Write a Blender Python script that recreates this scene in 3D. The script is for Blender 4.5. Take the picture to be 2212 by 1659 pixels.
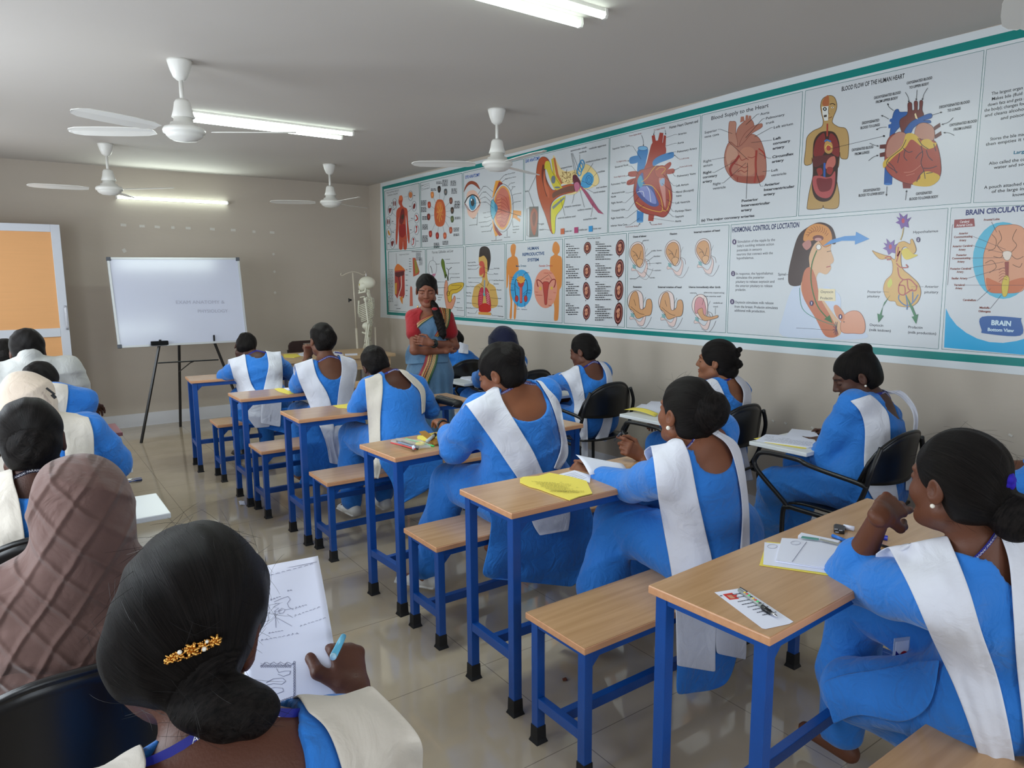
import bpy, bmesh, math, random
import numpy as np
from mathutils import Vector, Matrix
random.seed(7)
for o in list(bpy.data.objects): bpy.data.objects.remove(o)
SC = bpy.context.scene
COL = SC.collection

# ------------------------------------------------------------------ camera
IW, IH, FPX = 2212, 1659, 1531.47
_p, _y, _r = math.radians(-8.3142), math.radians(35.3728), math.radians(-0.4372)
FW = np.array([math.sin(_y)*math.cos(_p), math.cos(_y)*math.cos(_p), math.sin(_p)])
_rt = np.array([math.cos(_y), -math.sin(_y), 0.0]); _up = np.cross(_rt, FW)
RT = math.cos(_r)*_rt + math.sin(_r)*_up; UP = -math.sin(_r)*_rt + math.cos(_r)*_up
CAM = np.array([0.0, 0.0, 1.5186])
cd = bpy.data.cameras.new('camera'); cam = bpy.data.objects.new('camera', cd); COL.objects.link(cam)
cd.sensor_width = 36.0; cd.lens = 36.0*FPX/IW; cd.clip_start = 0.05
M = Matrix.Identity(4)
for i in range(3):
    M[i][0], M[i][1], M[i][2], M[i][3] = RT[i], UP[i], -FW[i], CAM[i]
cam.matrix_world = M
SC.camera = cam

def ray(u, v): return FW + RT*((u-IW/2)/FPX) - UP*((v-IH/2)/FPX)
def at(u, v, x=None, y=None, z=None, t=None):
    """a point of the room seen in direction (u, v), on a given plane or at a given depth"""
    d = ray(u, v)
    if x is not None: t = (x-CAM[0])/d[0]
    elif y is not None: t = (y-CAM[1])/d[1]
    elif z is not None: t = (z-CAM[2])/d[2]
    return CAM + d*t
def PU(u, y, z):
    k = (u-IW/2)/FPX; c1 = y*RT[1]+(z-CAM[2])*RT[2]; c2 = y*FW[1]+(z-CAM[2])*FW[2]
    return np.array([(k*c2-c1)/(RT[0]-k*FW[0]), y, z])
def toPX(P):
    d = np.asarray(P, float)-CAM; z = d@FW
    return IW/2+FPX*(d@RT)/z, IH/2-FPX*(d@UP)/z

# ------------------------------------------------------------------ view, world, daylight
SC.view_settings.view_transform = 'Standard'; SC.view_settings.look = 'None'
SC.view_settings.gamma = 1.0; SC.view_settings.use_curve_mapping = False
SC.view_settings.exposure = 0.16
wd = bpy.data.worlds.new('world'); SC.world = wd; wd.use_nodes = True
bg = wd.node_tree.nodes['Background']; bg.inputs[0].default_value = (0.72, 0.84, 1.0, 1); bg.inputs[1].default_value = 1.0

XL, XR, YB, YF, HC = -0.95, 3.8156, -2.2, 8.4119, 2.6931
def area(name, loc, rot, sx, sy, power, color, spread=math.pi):
    l = bpy.data.lights.new(name, 'AREA'); l.shape = 'RECTANGLE'; l.size = sx; l.size_y = sy
    l.energy = power; l.color = color; l.spread = spread
    o = bpy.data.objects.new(name, l); COL.objects.link(o); o.location = loc; o.rotation_euler = rot
    return o
WIN_L = [(-1.4, 0.3), (1.1, 2.8), (3.6, 5.3), (6.3, 7.4)]      # window openings of the left wall (y ranges)
WIN_B = [(-0.3, 1.2), (1.9, 3.3)]                               # window openings of the back wall (x ranges)
WZ0, WZ1 = 0.95, 2.15
for i, (a, b) in enumerate(WIN_L):
    area('daylight', (XL-0.13, (a+b)/2, (WZ0+WZ1)/2), (0, -math.pi/2, 0), WZ1-WZ0, b-a, [18, 44, 54, 28][i], (0.86, 0.94, 1.0))
for i, (a, b) in enumerate(WIN_B):
    area('daylight', ((a+b)/2, YB-0.13, (WZ0+WZ1)/2), (math.pi/2, 0, 0), b-a, WZ1-WZ0, 24, (0.86, 0.94, 1.0))

# ------------------------------------------------------------------ materials
def srgb(r, g=None, b=None):
    if g is None: r, g, b = r
    f = lambda c: (c/255/12.92) if c/255 <= 0.04045 else ((c/255+0.055)/1.055)**2.4
    return (f(r), f(g), f(b), 1.0)
MATS = {}
def mat(name, col, rough=0.5, spec=0.5, metal=0.0, var=0.0, scale=8.0, bump=0.0, bscale=60.0, stretch=(1, 1, 1), emit=0.0, alpha=1.0, trans=0.0, sheen=0.0, coat=0.0):
    """principled material: base colour broken up by noise, bump from finer noise"""
    if name in MATS: return MATS[name]
    m = bpy.data.materials.new(name); m.use_nodes = True; nt = m.node_tree; N = nt.nodes; L = nt.links
    b = N['Principled BSDF']; c = srgb(col)
    b.inputs['Base Color'].default_value = c; b.inputs['Roughness'].default_value = rough
    b.inputs['Specular IOR Level'].default_value = spec; b.inputs['Metallic'].default_value = metal
    b.inputs['Sheen Weight'].default_value = sheen; b.inputs['Coat Weight'].default_value = coat
    b.inputs['Transmission Weight'].default_value = trans; b.inputs['Alpha'].default_value = alpha
    if emit: b.inputs['Emission Color'].default_value = c; b.inputs['Emission Strength'].default_value = emit
    if var or bump:
        tc = N.new('ShaderNodeTexCoord'); mp = N.new('ShaderNodeMapping'); mp.inputs['Scale'].default_value = stretch
        L.new(tc.outputs['Object'], mp.inputs['Vector'])
    if var:
        n = N.new('ShaderNodeTexNoise'); n.inputs['Scale'].default_value = scale; n.inputs['Detail'].default_value = 5
        L.new(mp.outputs[0], n.inputs['Vector'])
        mx = N.new('ShaderNodeMix'); mx.data_type = 'RGBA'
        mx.inputs['A'].default_value = tuple(max(0, x*(1-var)) for x in c[:3])+(1,)
        mx.inputs['B'].default_value = tuple(min(1, x*(1+var)) for x in c[:3])+(1,)
        L.new(n.outputs['Fac'], mx.inputs['Factor']); L.new(mx.outputs['Result'], b.inputs['Base Color'])
    if bump:
        n = N.new('ShaderNodeTexNoise'); n.inputs['Scale'].default_value = bscale; n.inputs['Detail'].default_value = 4
        L.new(mp.outputs[0], n.inputs['Vector'])
        bp = N.new('ShaderNodeBump'); bp.inputs['Strength'].default_value = bump; bp.inputs['Distance'].default_value = 0.01
        L.new(n.outputs['Fac'], bp.inputs['Height']); L.new(bp.outputs[0], b.inputs['Normal'])
    MATS[name] = m
    return m

def mat_wood(name, col, dark, rough=0.22):
    m = bpy.data.materials.new(name); m.use_nodes = True; N = m.node_tree.nodes; L = m.node_tree.links
    b = N['Principled BSDF']; b.inputs['Roughness'].default_value = rough; b.inputs['Specular IOR Level'].default_value = 0.55
    tc = N.new('ShaderNodeTexCoord'); mp = N.new('ShaderNodeMapping'); mp.inputs['Scale'].default_value = (1.2, 22, 22)
    L.new(tc.outputs['Object'], mp.inputs['Vector'])
    n = N.new('ShaderNodeTexNoise'); n.inputs['Scale'].default_value = 2.2; n.inputs['Detail'].default_value = 8; n.inputs['Distortion'].default_value = 0.4
    L.new(mp.outputs[0], n.inputs['Vector'])
    cr = N.new('ShaderNodeValToRGB'); cr.color_ramp.elements[0].position = 0.3; cr.color_ramp.elements[1].position = 0.75
    cr.color_ramp.elements[0].color = srgb(dark); cr.color_ramp.elements[1].color = srgb(col)
    L.new(n.outputs['Fac'], cr.inputs['Fac']); L.new(cr.outputs['Color'], b.inputs['Base Color'])
    return m

def mat_floor():
    m = bpy.data.materials.new('vitrified_tile'); m.use_nodes = True; N = m.node_tree.nodes; L = m.node_tree.links
    b = N['Principled BSDF']
    tc = N.new('ShaderNodeTexCoord'); sp = N.new('ShaderNodeSeparateXYZ'); L.new(tc.outputs['Object'], sp.inputs[0])
    def line(sock, off):
        a = N.new('ShaderNodeMath'); a.operation = 'SUBTRACT'; L.new(sock, a.inputs[0]); a.inputs[1].default_value = off
        c = N.new('ShaderNodeMath'); c.operation = 'PINGPONG'; L.new(a.outputs[0], c.inputs[0]); c.inputs[1].default_value = 0.291
        d = N.new('ShaderNodeMath'); d.operation = 'LESS_THAN'; L.new(c.outputs[0], d.inputs[0]); d.inputs[1].default_value = 0.0016
        return d.outputs[0]
    mxn = N.new('ShaderNodeMath'); mxn.operation = 'MAXIMUM'
    L.new(line(sp.outputs['X'], 0.85), mxn.inputs[0]); L.new(line(sp.outputs['Y'], 1.64), mxn.inputs[1])
    n = N.new('ShaderNodeTexNoise'); n.inputs['Scale'].default_value = 2.6; n.inputs['Detail'].default_value = 4; n.inputs['Distortion'].default_value = .3
    L.new(tc.outputs['Object'], n.inputs['Vector'])
    cr = N.new('ShaderNodeValToRGB'); cr.color_ramp.elements[0].position = 0.32; cr.color_ramp.elements[1].position = 0.7
    cr.color_ramp.elements[0].color = srgb(168, 154, 132); cr.color_ramp.elements[1].color = srgb(182, 168, 147)
    L.new(n.outputs['Fac'], cr.inputs['Fac'])
    mx = N.new('ShaderNodeMix'); mx.data_type = 'RGBA'; mx.inputs['B'].default_value = srgb(126, 114, 98)
    L.new(mxn.outputs[0], mx.inputs['Factor']); L.new(cr.outputs['Color'], mx.inputs['A']); L.new(mx.outputs['Result'], b.inputs['Base Color'])
    n2 = N.new('ShaderNodeTexNoise'); n2.inputs['Scale'].default_value = 1.3; n2.inputs['Detail'].default_value = 4
    L.new(tc.outputs['Object'], n2.inputs['Vector'])
    mr = N.new('ShaderNodeMapRange'); mr.inputs['To Min'].default_value = 0.04; mr.inputs['To Max'].default_value = 0.1
    L.new(n2.outputs['Fac'], mr.inputs['Value']); L.new(mr.outputs[0], b.inputs['Roughness'])
    b.inputs['Specular IOR Level'].default_value = 0.85
    return m

WALL = mat('wall_paint', (186, 175, 162), 0.62, 0.35, var=0.05, scale=1.3, bump=0.12, bscale=9, stretch=(1, 1, 3))
CEIL = mat('ceiling_paint', (192, 186, 180), 0.8, 0.2, var=0.03, scale=1.5, bump=0.05, bscale=12)
SKIRT = mat('skirting_tile', (214, 214, 218), 0.25, 0.5, var=0.03)
WOOD = mat_wood('beech_laminate', (194, 156, 116), (176, 138, 98))
EDGE = mat_wood('laminate_edge', (214, 160, 120), (200, 146, 106), 0.35)
BLUE = mat('blue_enamel', (14, 74, 152), 0.35, 0.5, var=0.15, scale=14, bump=0.05, bscale=120)
RUBBER = mat('black_rubber', (24, 24, 26), 0.6, 0.4)
BLACKP = mat('black_plastic', (16, 16, 18), 0.32, 0.5, bump=0.02, bscale=200)
BLACKM = mat('black_metal', (20, 20, 22), 0.35, 0.5)
CHROME = mat('chrome', (200, 200, 205), 0.18, 0.5, 1.0)
WHITEP = mat('white_enamel', (226, 224, 218), 0.35, 0.5)
ALU = mat('powder_coated_aluminium', (205, 208, 216), 0.4, 0.5)

# ------------------------------------------------------------------ mesh helpers
class MB:
    def __init__(s): s.v = []; s.f = []; s.m = []; s.mi = 0
    def add(s, vs, fs):
        n = len(s.v); s.v += [tuple(map(float, v)) for v in vs]
        s.f += [tuple(i+n for i in f) for f in fs]; s.m += [s.mi]*len(fs); return s
    def box(s, x0, x1, y0, y1, z0, z1, T=None):
        P = [(x, y, z) for z in (z0, z1) for y in (y0, y1) for x in (x0, x1)]
        if T is not None: P = [tuple(T(p)) for p in P]
        return s.add(P, [(0, 2, 3, 1), (4, 5, 7, 6), (0, 1, 5, 4), (2, 6, 7, 3), (0, 4, 6, 2), (1, 3, 7, 5)])
    def tube(s, pts, r, n=8, closed=False, flat=None, up=(0, 0, 1)):
        """sweep a circle (radius r, number or list) along points; flat=(a,b) sweeps an ellipse"""
        P = [np.array(p, float) for p in pts]; m = len(P); R = r if hasattr(r, '__len__') else [r]*m
        T = []
        for i in range(m):
            a = P[(i-1) % m] if (closed or i > 0) else P[i]; b = P[(i+1) % m] if (closed or i < m-1) else P[i]
            t = b-a; T.append(t/(np.linalg.norm(t)+1e-12))
        u = np.array(up, float)
        if abs(u@T[0]) > 0.95: u = np.array([1.0, 0, 0])
        V = []
        for i in range(m):
            u = u-T[i]*(u@T[i]); u /= np.linalg.norm(u)+1e-12; w = np.cross(T[i], u)
            for k in range(n):
                a = 2*math.pi*k/n; ca, sa = math.cos(a), math.sin(a)
                if flat: V.append(P[i]+u*ca*flat[0]*R[i]+w*sa*flat[1]*R[i])
                else: V.append(P[i]+(u*ca+w*sa)*R[i])
        F = []
        for i in range(m if closed else m-1):
            j = (i+1) % m
            for k in range(n): F.append((i*n+k, i*n+(k+1) % n, j*n+(k+1) % n, j*n+k))
        if not closed: F.append(tuple(range(n))[::-1]); F.append(tuple((m-1)*n+k for k in range(n)))
        return s.add(V, F)
    def lathe(s, prof, c=(0, 0, 0), n=24, axis=None):
        """profile [(r, z)] turned about z through c"""
        V = []; F = []; c = np.array(c, float)
        for r, z in prof:
            for k in range(n):
                a = 2*math.pi*k/n; V.append(c+np.array([r*math.cos(a), r*math.sin(a), z]))
        for i in range(len(prof)-1):
            for k in range(n): F.append((i*n+k, i*n+(k+1) % n, (i+1)*n+(k+1) % n, (i+1)*n+k))
        if prof[0][0] > 1e-4: F.append(tuple(range(n))[::-1])
        if prof[-1][0] > 1e-4: F.append(tuple((len(prof)-1)*n+k for k in range(n)))
        if axis is not None:
            q = Vector((0, 0, 1)).rotation_difference(Vector(axis)); cc = Vector(c)
            V = [np.array(q @ (Vector(v)-cc)+cc) for v in V]
        return s.add(V, F)
    def poly(s, pts, thick, nrm):
        """flat polygon with real thickness"""
        n = len(pts); nr = np.array(nrm, float); P = [np.array(p, float) for p in pts]
        V = P+[p+nr*thick for p in P]
        F = [tuple(range(n))[::-1], tuple(range(n, 2*n))]+[(i, (i+1) % n, n+(i+1) % n, n+i) for i in range(n)]
        return s.add(V, F)
    def build(s, name, mats, parent=None, smooth=False, bevel=0.0, fix=True, origin=None):
        me = bpy.data.meshes.new(name); V = np.array(s.v, float)
        o = bpy.data.objects.new(name, me); COL.objects.link(o)
        if parent is not None:
            o.parent = parent; V = V-np.array(parent.matrix_basis.translation) if parent.type == 'EMPTY' else V
            if origin is not None and parent.type != 'EMPTY': V = V
        elif origin is not None:
            V = V-np.array(origin); o.location = origin
        me.from_pydata(V.tolist(), [], s.f); 
        if not isinstance(mats, (list, tuple)): mats = [mats]
        for m_ in mats: me.materials.append(m_)
        if any(s.m): me.polygons.foreach_set('material_index', s.m)
        if fix:
            bm = bmesh.new(); bm.from_mesh(me); bmesh.ops.recalc_face_normals(bm, faces=bm.faces); bm.to_mesh(me); bm.free()
        if smooth: me.polygons.foreach_set('use_smooth', [True]*len(me.polygons))
        if bevel:
            md = o.modifiers.new('bevel', 'BEVEL'); md.width = bevel; md.segments = 2; md.limit_method = 'ANGLE'; md.angle_limit = 0.6
        me.update(); return o

def tag(o, label=None, cat=None, group=None, kind=None):
    if label: o['label'] = label
    if cat: o['category'] = cat
    if group: o['group'] = group
    if kind: o['kind'] = kind
    return o
def thing(name, label, cat, loc=(0, 0, 0), group=None):
    o = bpy.data.objects.new(name, None); COL.objects.link(o); o.location = tuple(float(x) for x in loc); o.empty_display_size = 0.1
    return tag(o, label, cat, group)
def struct(name, mb, m, parent=None, **k):
    o = mb.build(name, m, parent, **k)
    if parent is None: o['kind'] = 'structure'
    return o
def rotT(ox, oy, ang, oz=0.0):
    c, s = math.cos(ang), math.sin(ang)
    return lambda p: (ox+p[0]*c-p[1]*s, oy+p[0]*s+p[1]*c, oz+p[2])

# ------------------------------------------------------------------ room
struct('floor', MB().box(XL-0.15, XR+0.15, YB-0.15, YF+0.15, -0.12, 0), mat_floor())
def hc(y): return HC-0.005*(YF-y)
m = MB().box(XL-0.15, XR+0.15, YB-0.15, YF+0.15, HC, HC+0.12); m.v = [(x, y, z-(0.005*(YF-y) if z < HC+.01 else 0)) for x, y, z in m.v]
struct('ceiling', m, CEIL)
struct('wall_right', MB().box(XR, XR+0.15, YB, YF, 0, HC), WALL)
struct('wall_front', MB().box(XL, XR, YF, YF+0.15, 0, HC), WALL)
def wall_with_openings(mb, rng, ops, mk):
    prev = rng[0]
    for a, b in ops:
        mk(mb, prev, a, 0, HC); mk(mb, a, b, 0, WZ0); mk(mb, a, b, WZ1, HC); prev = b
    mk(mb, prev, rng[1], 0, HC)
    return mb
struct('wall_left', wall_with_openings(MB(), (YB, YF), WIN_L, lambda m, a, b, z0, z1: m.box(XL-0.15, XL, a, b, z0, z1)), WALL)
struct('wall_back', wall_with_openings(MB(), (XL, XR), WIN_B, lambda m, a, b, z0, z1: m.box(a, b, YB-0.15, YB, z0, z1)), WALL)
k = 1
for a, b in WIN_L:
    m = MB(); t = 0.045
    for y in (a, (a+b)/2-t/2, b-t): m.box(XL-0.1, XL-0.05, y, y+t, WZ0, WZ1)
    for z in (WZ0, WZ1-t): m.box(XL-0.1, XL-0.05, a, b, z, z+t)
    struct('window_%d' % k, m, ALU); k += 1
for a, b in WIN_B:
    m = MB(); t = 0.045
    for x in (a, (a+b)/2-t/2, b-t): m.box(x, x+t, YB-0.1, YB-0.05, WZ0, WZ1)
    for z in (WZ0, WZ1-t): m.box(a, b, YB-0.1, YB-0.05, z, z+t)
    struct('window_%d' % k, m, ALU); k += 1
struct('baseboard_front', MB().box(XL, XR, YF-0.012, YF, 0, 0.138), SKIRT)
struct('baseboard_right', MB().box(XR-0.012, XR, YB, YF-0.012, 0, 0.138), SKIRT)
struct('baseboard_left', MB().box(XL, XL+0.012, YB, YF-0.012, 0, 0.138), SKIRT)

# door leaf standing open in front of the front wall
DY = 8.02
DA = 0.022
T = rotT(0.486, DY, DA)
dr = thing('door_1', None, None, (0.486, DY, 0)); del_ = None
dr['kind'] = 'structure'
LAM = mat('orange_laminate', (228, 168, 110), 0.45, 0.4, var=0.05, scale=5, stretch=(0.6, 1, 14))
m = MB(); W0 = -0.82
zr0, zr1 = at(60, 728, y=DY)[2], at(60, 716, y=DY)[2]
m.box(-0.075, 0, 0, 0.045, 0.02, 2.07, T); m.box(W0, W0+0.075, 0, 0.045, 0.02, 2.07, T)
m.box(W0+0.075, -0.075, 0, 0.045, 2.0, 2.07, T); m.box(W0+0.075, -0.075, 0, 0.045, 0.02, 0.12, T); m.box(W0+0.075, -0.075, 0, 0.045, zr0-0.01, zr1+0.02, T)
m.build('door_frame', ALU, dr, bevel=0.003)
MB().box(W0+0.07, -0.07, 0.016, 0.03, zr1+0.015, 2.005, T).build('upper_panel', LAM, dr)
MB().box(W0+0.07, -0.07, 0.016, 0.03, 0.11, zr0-0.005, T).build('lower_panel', LAM, dr)
zh0, zh1 = at(144, 712, y=DY)[2], at(144, 660, y=DY)[2]
m = MB().box(-0.03, -0.012, -0.035, -0.02, zh0, zh1, T).box(-0.03, -0.012, -0.035, 0.0, zh0, zh0+0.02, T).box(-0.03, -0.012, -0.035, 0, zh1-0.02, zh1, T)
m.build('door_handle', CHROME, dr, bevel=0.002)
dr['label'] = 'open aluminium framed door leaf with orange laminate panels'

# ------------------------------------------------------------------ desks and benches
DESKS = dict(A=(1.1422, 5.9995, -.0734), B=(1.2199, 4.8389, -.0124), C=(1.29, 3.8987, -.0149), D=(1.3369, 2.7759, .0529), E=(1.3132, 1.8584, -.0191), F=(1.2839, .8511, .0451))
BENCH = dict(A=(1.227, 5.5824, -.0322), B=(1.2447, 4.5194, -.0052), C=(1.3191, 3.5775, -.0138), D=(1.3322, 2.4142, 0), E=(1.2901, 1.4611, .0026), F=(1.29, 0.42, 0.0))
DESK_L = dict(A='narrow desk with blue legs nearest the front of the room, under the bowed student', B='second desk from the front, a yellow sheet on its beech top', C='third desk from the front with a black pencil case at its far end',
  D='beech desk with a clear pencil pouch and brown pouch on top', E='beech desk carrying the large yellow question paper', F='nearest desk on blue legs, carrying an identity card with a pen on it')
BENCH_L = dict(A='low bench nearest the whiteboard, under the bowed student', B='second bench from the front with a chipped beech top edge', C='third bench from the front with peeling edge strip, beside the white shoes',
  D='beech bench of the broad-backed student, white shoe behind its legs', E='wide empty-ended bench in front of the nearest desk', F='bench at the bottom right corner of the photo, under the nearest student')
def desk(kind, key, x, y, ang, top_z, depth, length):
    name = 'school_desk' if kind == 'desk' else 'school_bench'
    lab = (DESK_L if kind == 'desk' else BENCH_L)[key]
    t = thing(name, lab, 'desk' if kind == 'desk' else 'bench', (x, y, 0), 'beech topped desks with blue legs' if kind == 'desk' else 'beech topped benches with blue legs')
    t.rotation_euler = (0, 0, ang)
    th = 0.022; s = 0.034 if kind == 'desk' else 0.032; i0 = 0.014
    def B(mb, name, m, par=t, **k):
        o = mb.build(name, m, None, **k); o.parent = par; return o
    top = B(MB().box(0.0, length, 0.0, depth, top_z-th, top_z-0.0012), 'top', EDGE, bevel=0.0025)
    B(MB().box(0.0025, length-0.0025, 0.0025, depth-0.0025, top_z-0.0016, top_z), 'laminate', WOOD, par=top)
    x0, x1, y0, y1 = i0, length-i0, i0, depth-i0; zt = top_z-th
    rz = 0.2 if kind == 'desk' else 0.13
    for (lx, ly) in ((x0, y0), (x0, y1-s), (x1-s, y0), (x1-s, y1-s)):
        lg = B(MB().box(lx, lx+s, ly, ly+s, 0.02, zt), 'leg', BLUE, bevel=0.002)
        c = 0.004; cx, cy = lx+s/2, ly+s/2; h = s/2
        P = [(cx+a*(h+0.008), cy+b*(h+0.008), 0) for a, b in ((-1, -1), (1, -1), (1, 1), (-1, 1))]+[(cx+a*(h+0.003), cy+b*(h+0.003), 0.014) for a, b in ((-1, -1), (1, -1), (1, 1), (-1, 1))]+[(cx+a*(h+0.002), cy+b*(h+0.002), 0.06) for a, b in ((-1, -1), (1, -1), (1, 1), (-1, 1))]
        F = [(3, 2, 1, 0), (8, 9, 10, 11)]+[(4*j+i, 4*j+(i+1) % 4, 4*j+4+(i+1) % 4, 4*j+4+i) for j in (0, 1) for i in range(4)]
        B(MB().add(P, F), 'rubber_foot', RUBBER, par=lg, bevel=0.0015)
    r = 0.03
    fr = MB().box(x0+s, x1-s, y0+0.003, y0+0.025, zt-r, zt).box(x0+s, x1-s, y1-0.025, y1-0.003, zt-r, zt)
    fr.box(x0+0.003, x0+0.025, y0+s, y1-s, zt-0.022, zt).box(x1-0.025, x1-0.003, y0+s, y1-s, zt-0.022, zt)
    for xx, sg in ((x0+s, 1), (x1-s, -1)):
        for yy in (y0+0.006, y1-0.022):
            fr.add([(xx, yy, zt-r), (xx+sg*0.035, yy, zt-r), (xx, yy, zt-r-0.035), (xx, yy+0.012, zt-r), (xx+sg*0.035, yy+0.012, zt-r), (xx, yy+0.012, zt-r-0.035)], [(0, 1, 2), (3, 5, 4), (0, 3, 4, 1), (1, 4, 5, 2), (2, 5, 3, 0)])
    B(fr, 'top_frame', BLUE, bevel=0.0015)
    for xx in (x0+0.002, x1-0.03): B(MB().box(xx, xx+0.026, y0+s, y1-s, rz, rz+0.034), 'side_rail', BLUE, bevel=0.0015)
    ym = (y0+y1)/2
    B(MB().box(x0+0.028, x1-0.028, ym-0.014, ym+0.014, rz, rz+0.034), 'stretcher', BLUE, bevel=0.0015)
    return t
for k_, (x, y, a) in DESKS.items(): desk('desk', k_, x, y, a, 0.75, 0.345, 1.15)
for k_, (x, y, a) in BENCH.items(): desk('bench', k_, x, y, a, 0.4508, 0.2913, 1.152)

# ------------------------------------------------------------------ tube lights
TUBE = mat('lit_tube_diffuser', (236, 255, 246), 0.4, 0.3, emit=9.0)
def tube_light(label, p0, p1, normal, group=None):
    """batten fitting: white back channel against wall or ceiling, lit diffuser below"""
    p0, p1, n = np.array(p0, float), np.array(p1, float), np.array(normal, float)
    t = thing('tube_light', label, 'tube light', (p0+p1)/2, group)
    d = (p1-p0)/np.linalg.norm(p1-p0); s = np.cross(d, n)
    def prof(a): return [p0+d*0, p1]
    def ext(pr, name, m, q0=0.0, q1=0.0):
        V = []; k = len(pr)
        for P in (p0+d*q0, p1-d*q1):
            for a, b in pr: V.append(P+s*a+n*b)
        F = [tuple(range(k))[::-1], tuple(range(k, 2*k))]+[(i, (i+1) % k, k+(i+1) % k, k+i) for i in range(k)]
        return MB().add(V, F).build(name, m, t)
    ext([(-0.012, 0), (0.012, 0), (0.012, 0.016), (-0.012, 0.016)], 'back_channel', WHITEP)
    ext([(-0.013, 0.0162), (0.013, 0.0162), (0.015, 0.028), (0.009, 0.038), (-0.009, 0.038), (-0.015, 0.028)], 'diffuser', TUBE, 0.008, 0.008)
    for P, sg in ((p0, -1), (p1, 1)):
        V = [P+s*a+n*b+d*c for c in (-sg*0.01, sg*0.004) for a, b in ((-0.014, 0), (0.014, 0), (0.0165, 0.028), (0.01, 0.04), (-0.01, 0.04), (-0.0165, 0.028))]
        MB().add(V, [tuple(range(6)), tuple(range(6, 12))]+[(i, (i+1) % 6, 6+(i+1) % 6, 6+i) for i in range(6)]).build('end_cap', WHITEP, t)
    return t
def ceil_pt(u, v):
    p = at(u, v, z=HC-0.03); return at(u, v, z=hc(p[1])-0.03)
a, b = at(251, 426, y=YF-0.03), at(493, 438, y=YF-0.03); z_ = (a[2]+b[2])/2
tube_light('single lit tube on the front wall above the whiteboard', (a[0], YF, z_), (b[0], YF, z_), (0, -1, 0))
e1, e2 = ceil_pt(762, 291), ceil_pt(738, 299)
for (e, lab) in ((e1, 'farther tube of the lit pair on the ceiling before the front fans'), (e2, 'nearer tube of the lit pair on the ceiling before the front fans')):
    tube_light(lab, (e[0]-1.18, e[1]-0.03, hc(e[1])), (e[0], e[1], hc(e[1])), (0, 0, -1), 'paired ceiling tubes')
e1, e2 = ceil_pt(1307, 36), ceil_pt(1254, 55)
for (e, lab) in ((e1, 'right-hand tube of the lit pair at the top edge of the photo'), (e2, 'left-hand tube of the lit pair at the top edge of the photo')):
    tube_light(lab, (e[0]-1.18, e[1]-0.02, hc(e[1])), (e[0], e[1], hc(e[1])), (0, 0, -1), 'paired ceiling tubes')
area('tube_glow', (1.57, YF-0.06, 2.385), (math.pi/2+math.pi, 0, 0), 1.1, 0.03, 6.5, (0.86, 1.0, 0.93))
area('tube_glow', (1.75, 5.36, HC-0.075), (0, 0, 0), 1.15, 0.12, 14, (0.88, 1.0, 0.95))
area('tube_glow', (1.65, 2.55, HC-0.09), (0, 0, 0), 1.15, 0.16, 14, (0.88, 1.0, 0.95))

# ------------------------------------------------------------------ ceiling fans
def fan(label, x, y, angs, zb=2.31, par=None):
    z = hc(y)
    t = thing('ceiling_fan', label, 'ceiling fan', (x, y, z), 'white ceiling fans')
    MB().lathe([(0.062, 0), (0.06, -0.012), (0.05, -0.05), (0.036, -0.085), (0.018, -0.1), (0.0, -0.1)], (x, y, z), 28).build('canopy', WHITEP, t, smooth=True)
    MB().tube([(x, y, z-0.09), (x, y, zb+0.12)], 0.0105, 12).build('downrod', WHITEP, t, smooth=True)
    MB().lathe([(0.0, 0.165), (0.03, 0.165), (0.04, 0.15), (0.047, 0.11), (0.058, 0.075), (0.054, 0.072), (0, 0.075)], (x, y, zb), 28).build('lower_canopy', WHITEP, t, smooth=True)
    MB().lathe([(0.0, 0.085), (0.045, 0.08), (0.05, 0.05), (0.066, 0.045), (0.07, 0.03), (0.098, 0.022), (0.106, 0.008), (0.104, -0.006), (0.092, -0.01), (0.09, -0.02), (0.075, -0.034), (0.066, -0.036), (0.06, -0.042), (0.0, -0.05)], (x, y, zb), 36).build('motor', WHITEP, t, smooth=True)
    for a in angs:
        c, s = math.cos(a), math.sin(a)
        def T(p): return (x+p[0]*c-p[1]*s, y+p[0]*s+p[1]*c, zb+p[2])
        V = []; rows = [(0.15, 0.03), (0.2, 0.052), (0.3, 0.062), (0.42, 0.062), (0.53, 0.055), (0.57, 0.035), (0.585, 0.01)]
        for zz in (0.0015, -0.0015):
            for r, w in rows: V += [T((r, w, w*0.17+zz)), T((r, 0, zz+0.004)), T((r, -w, -w*0.17+zz))]
        n = len(rows)*3; F = []
        for i in range(len(rows)-1):
            for j in (0, 1):
                q = i*3+j; F.append((q, q+3, q+4, q+1)); F.append((n+q, n+q+1, n+q+4, n+q+3))
        m_ = len(rows)-1
        for i in range(m_): F.append((i*3, n+i*3, n+i*3+3, i*3+3)); F.append((i*3+2, i*3+5, n+i*3+5, n+i*3+2))
        for i, q in ((0, 0), (m_, m_*3)): F.append((q, q+1, n+q+1, n+q)); F.append((q+1, q+2, n+q+2, n+q+1))
        bl = MB().add(V, F).build('blade', WHITEP, t, smooth=False)
        V = [T(p) for p in ((0.08, 0.018, 0.012), (0.17, 0.024, 0.006), (0.17, -0.024, -0.002), (0.08, -0.018, 0.012), (0.08, 0.018, 0.008), (0.17, 0.024, 0.002), (0.17, -0.024, -0.006), (0.08, -0.018, 0.008))]
        MB().add(V, [(0, 1, 2, 3), (7, 6, 5, 4), (0, 4, 5, 1), (1, 5, 6, 2), (2, 6, 7, 3), (3, 7, 4, 0)]).build('blade_bracket', WHITEP, bl)
    return t
R_ = math.radians
def fan_at(u, v): p = at(u, v, z=HC-0.02); return p[0], p[1]
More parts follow.
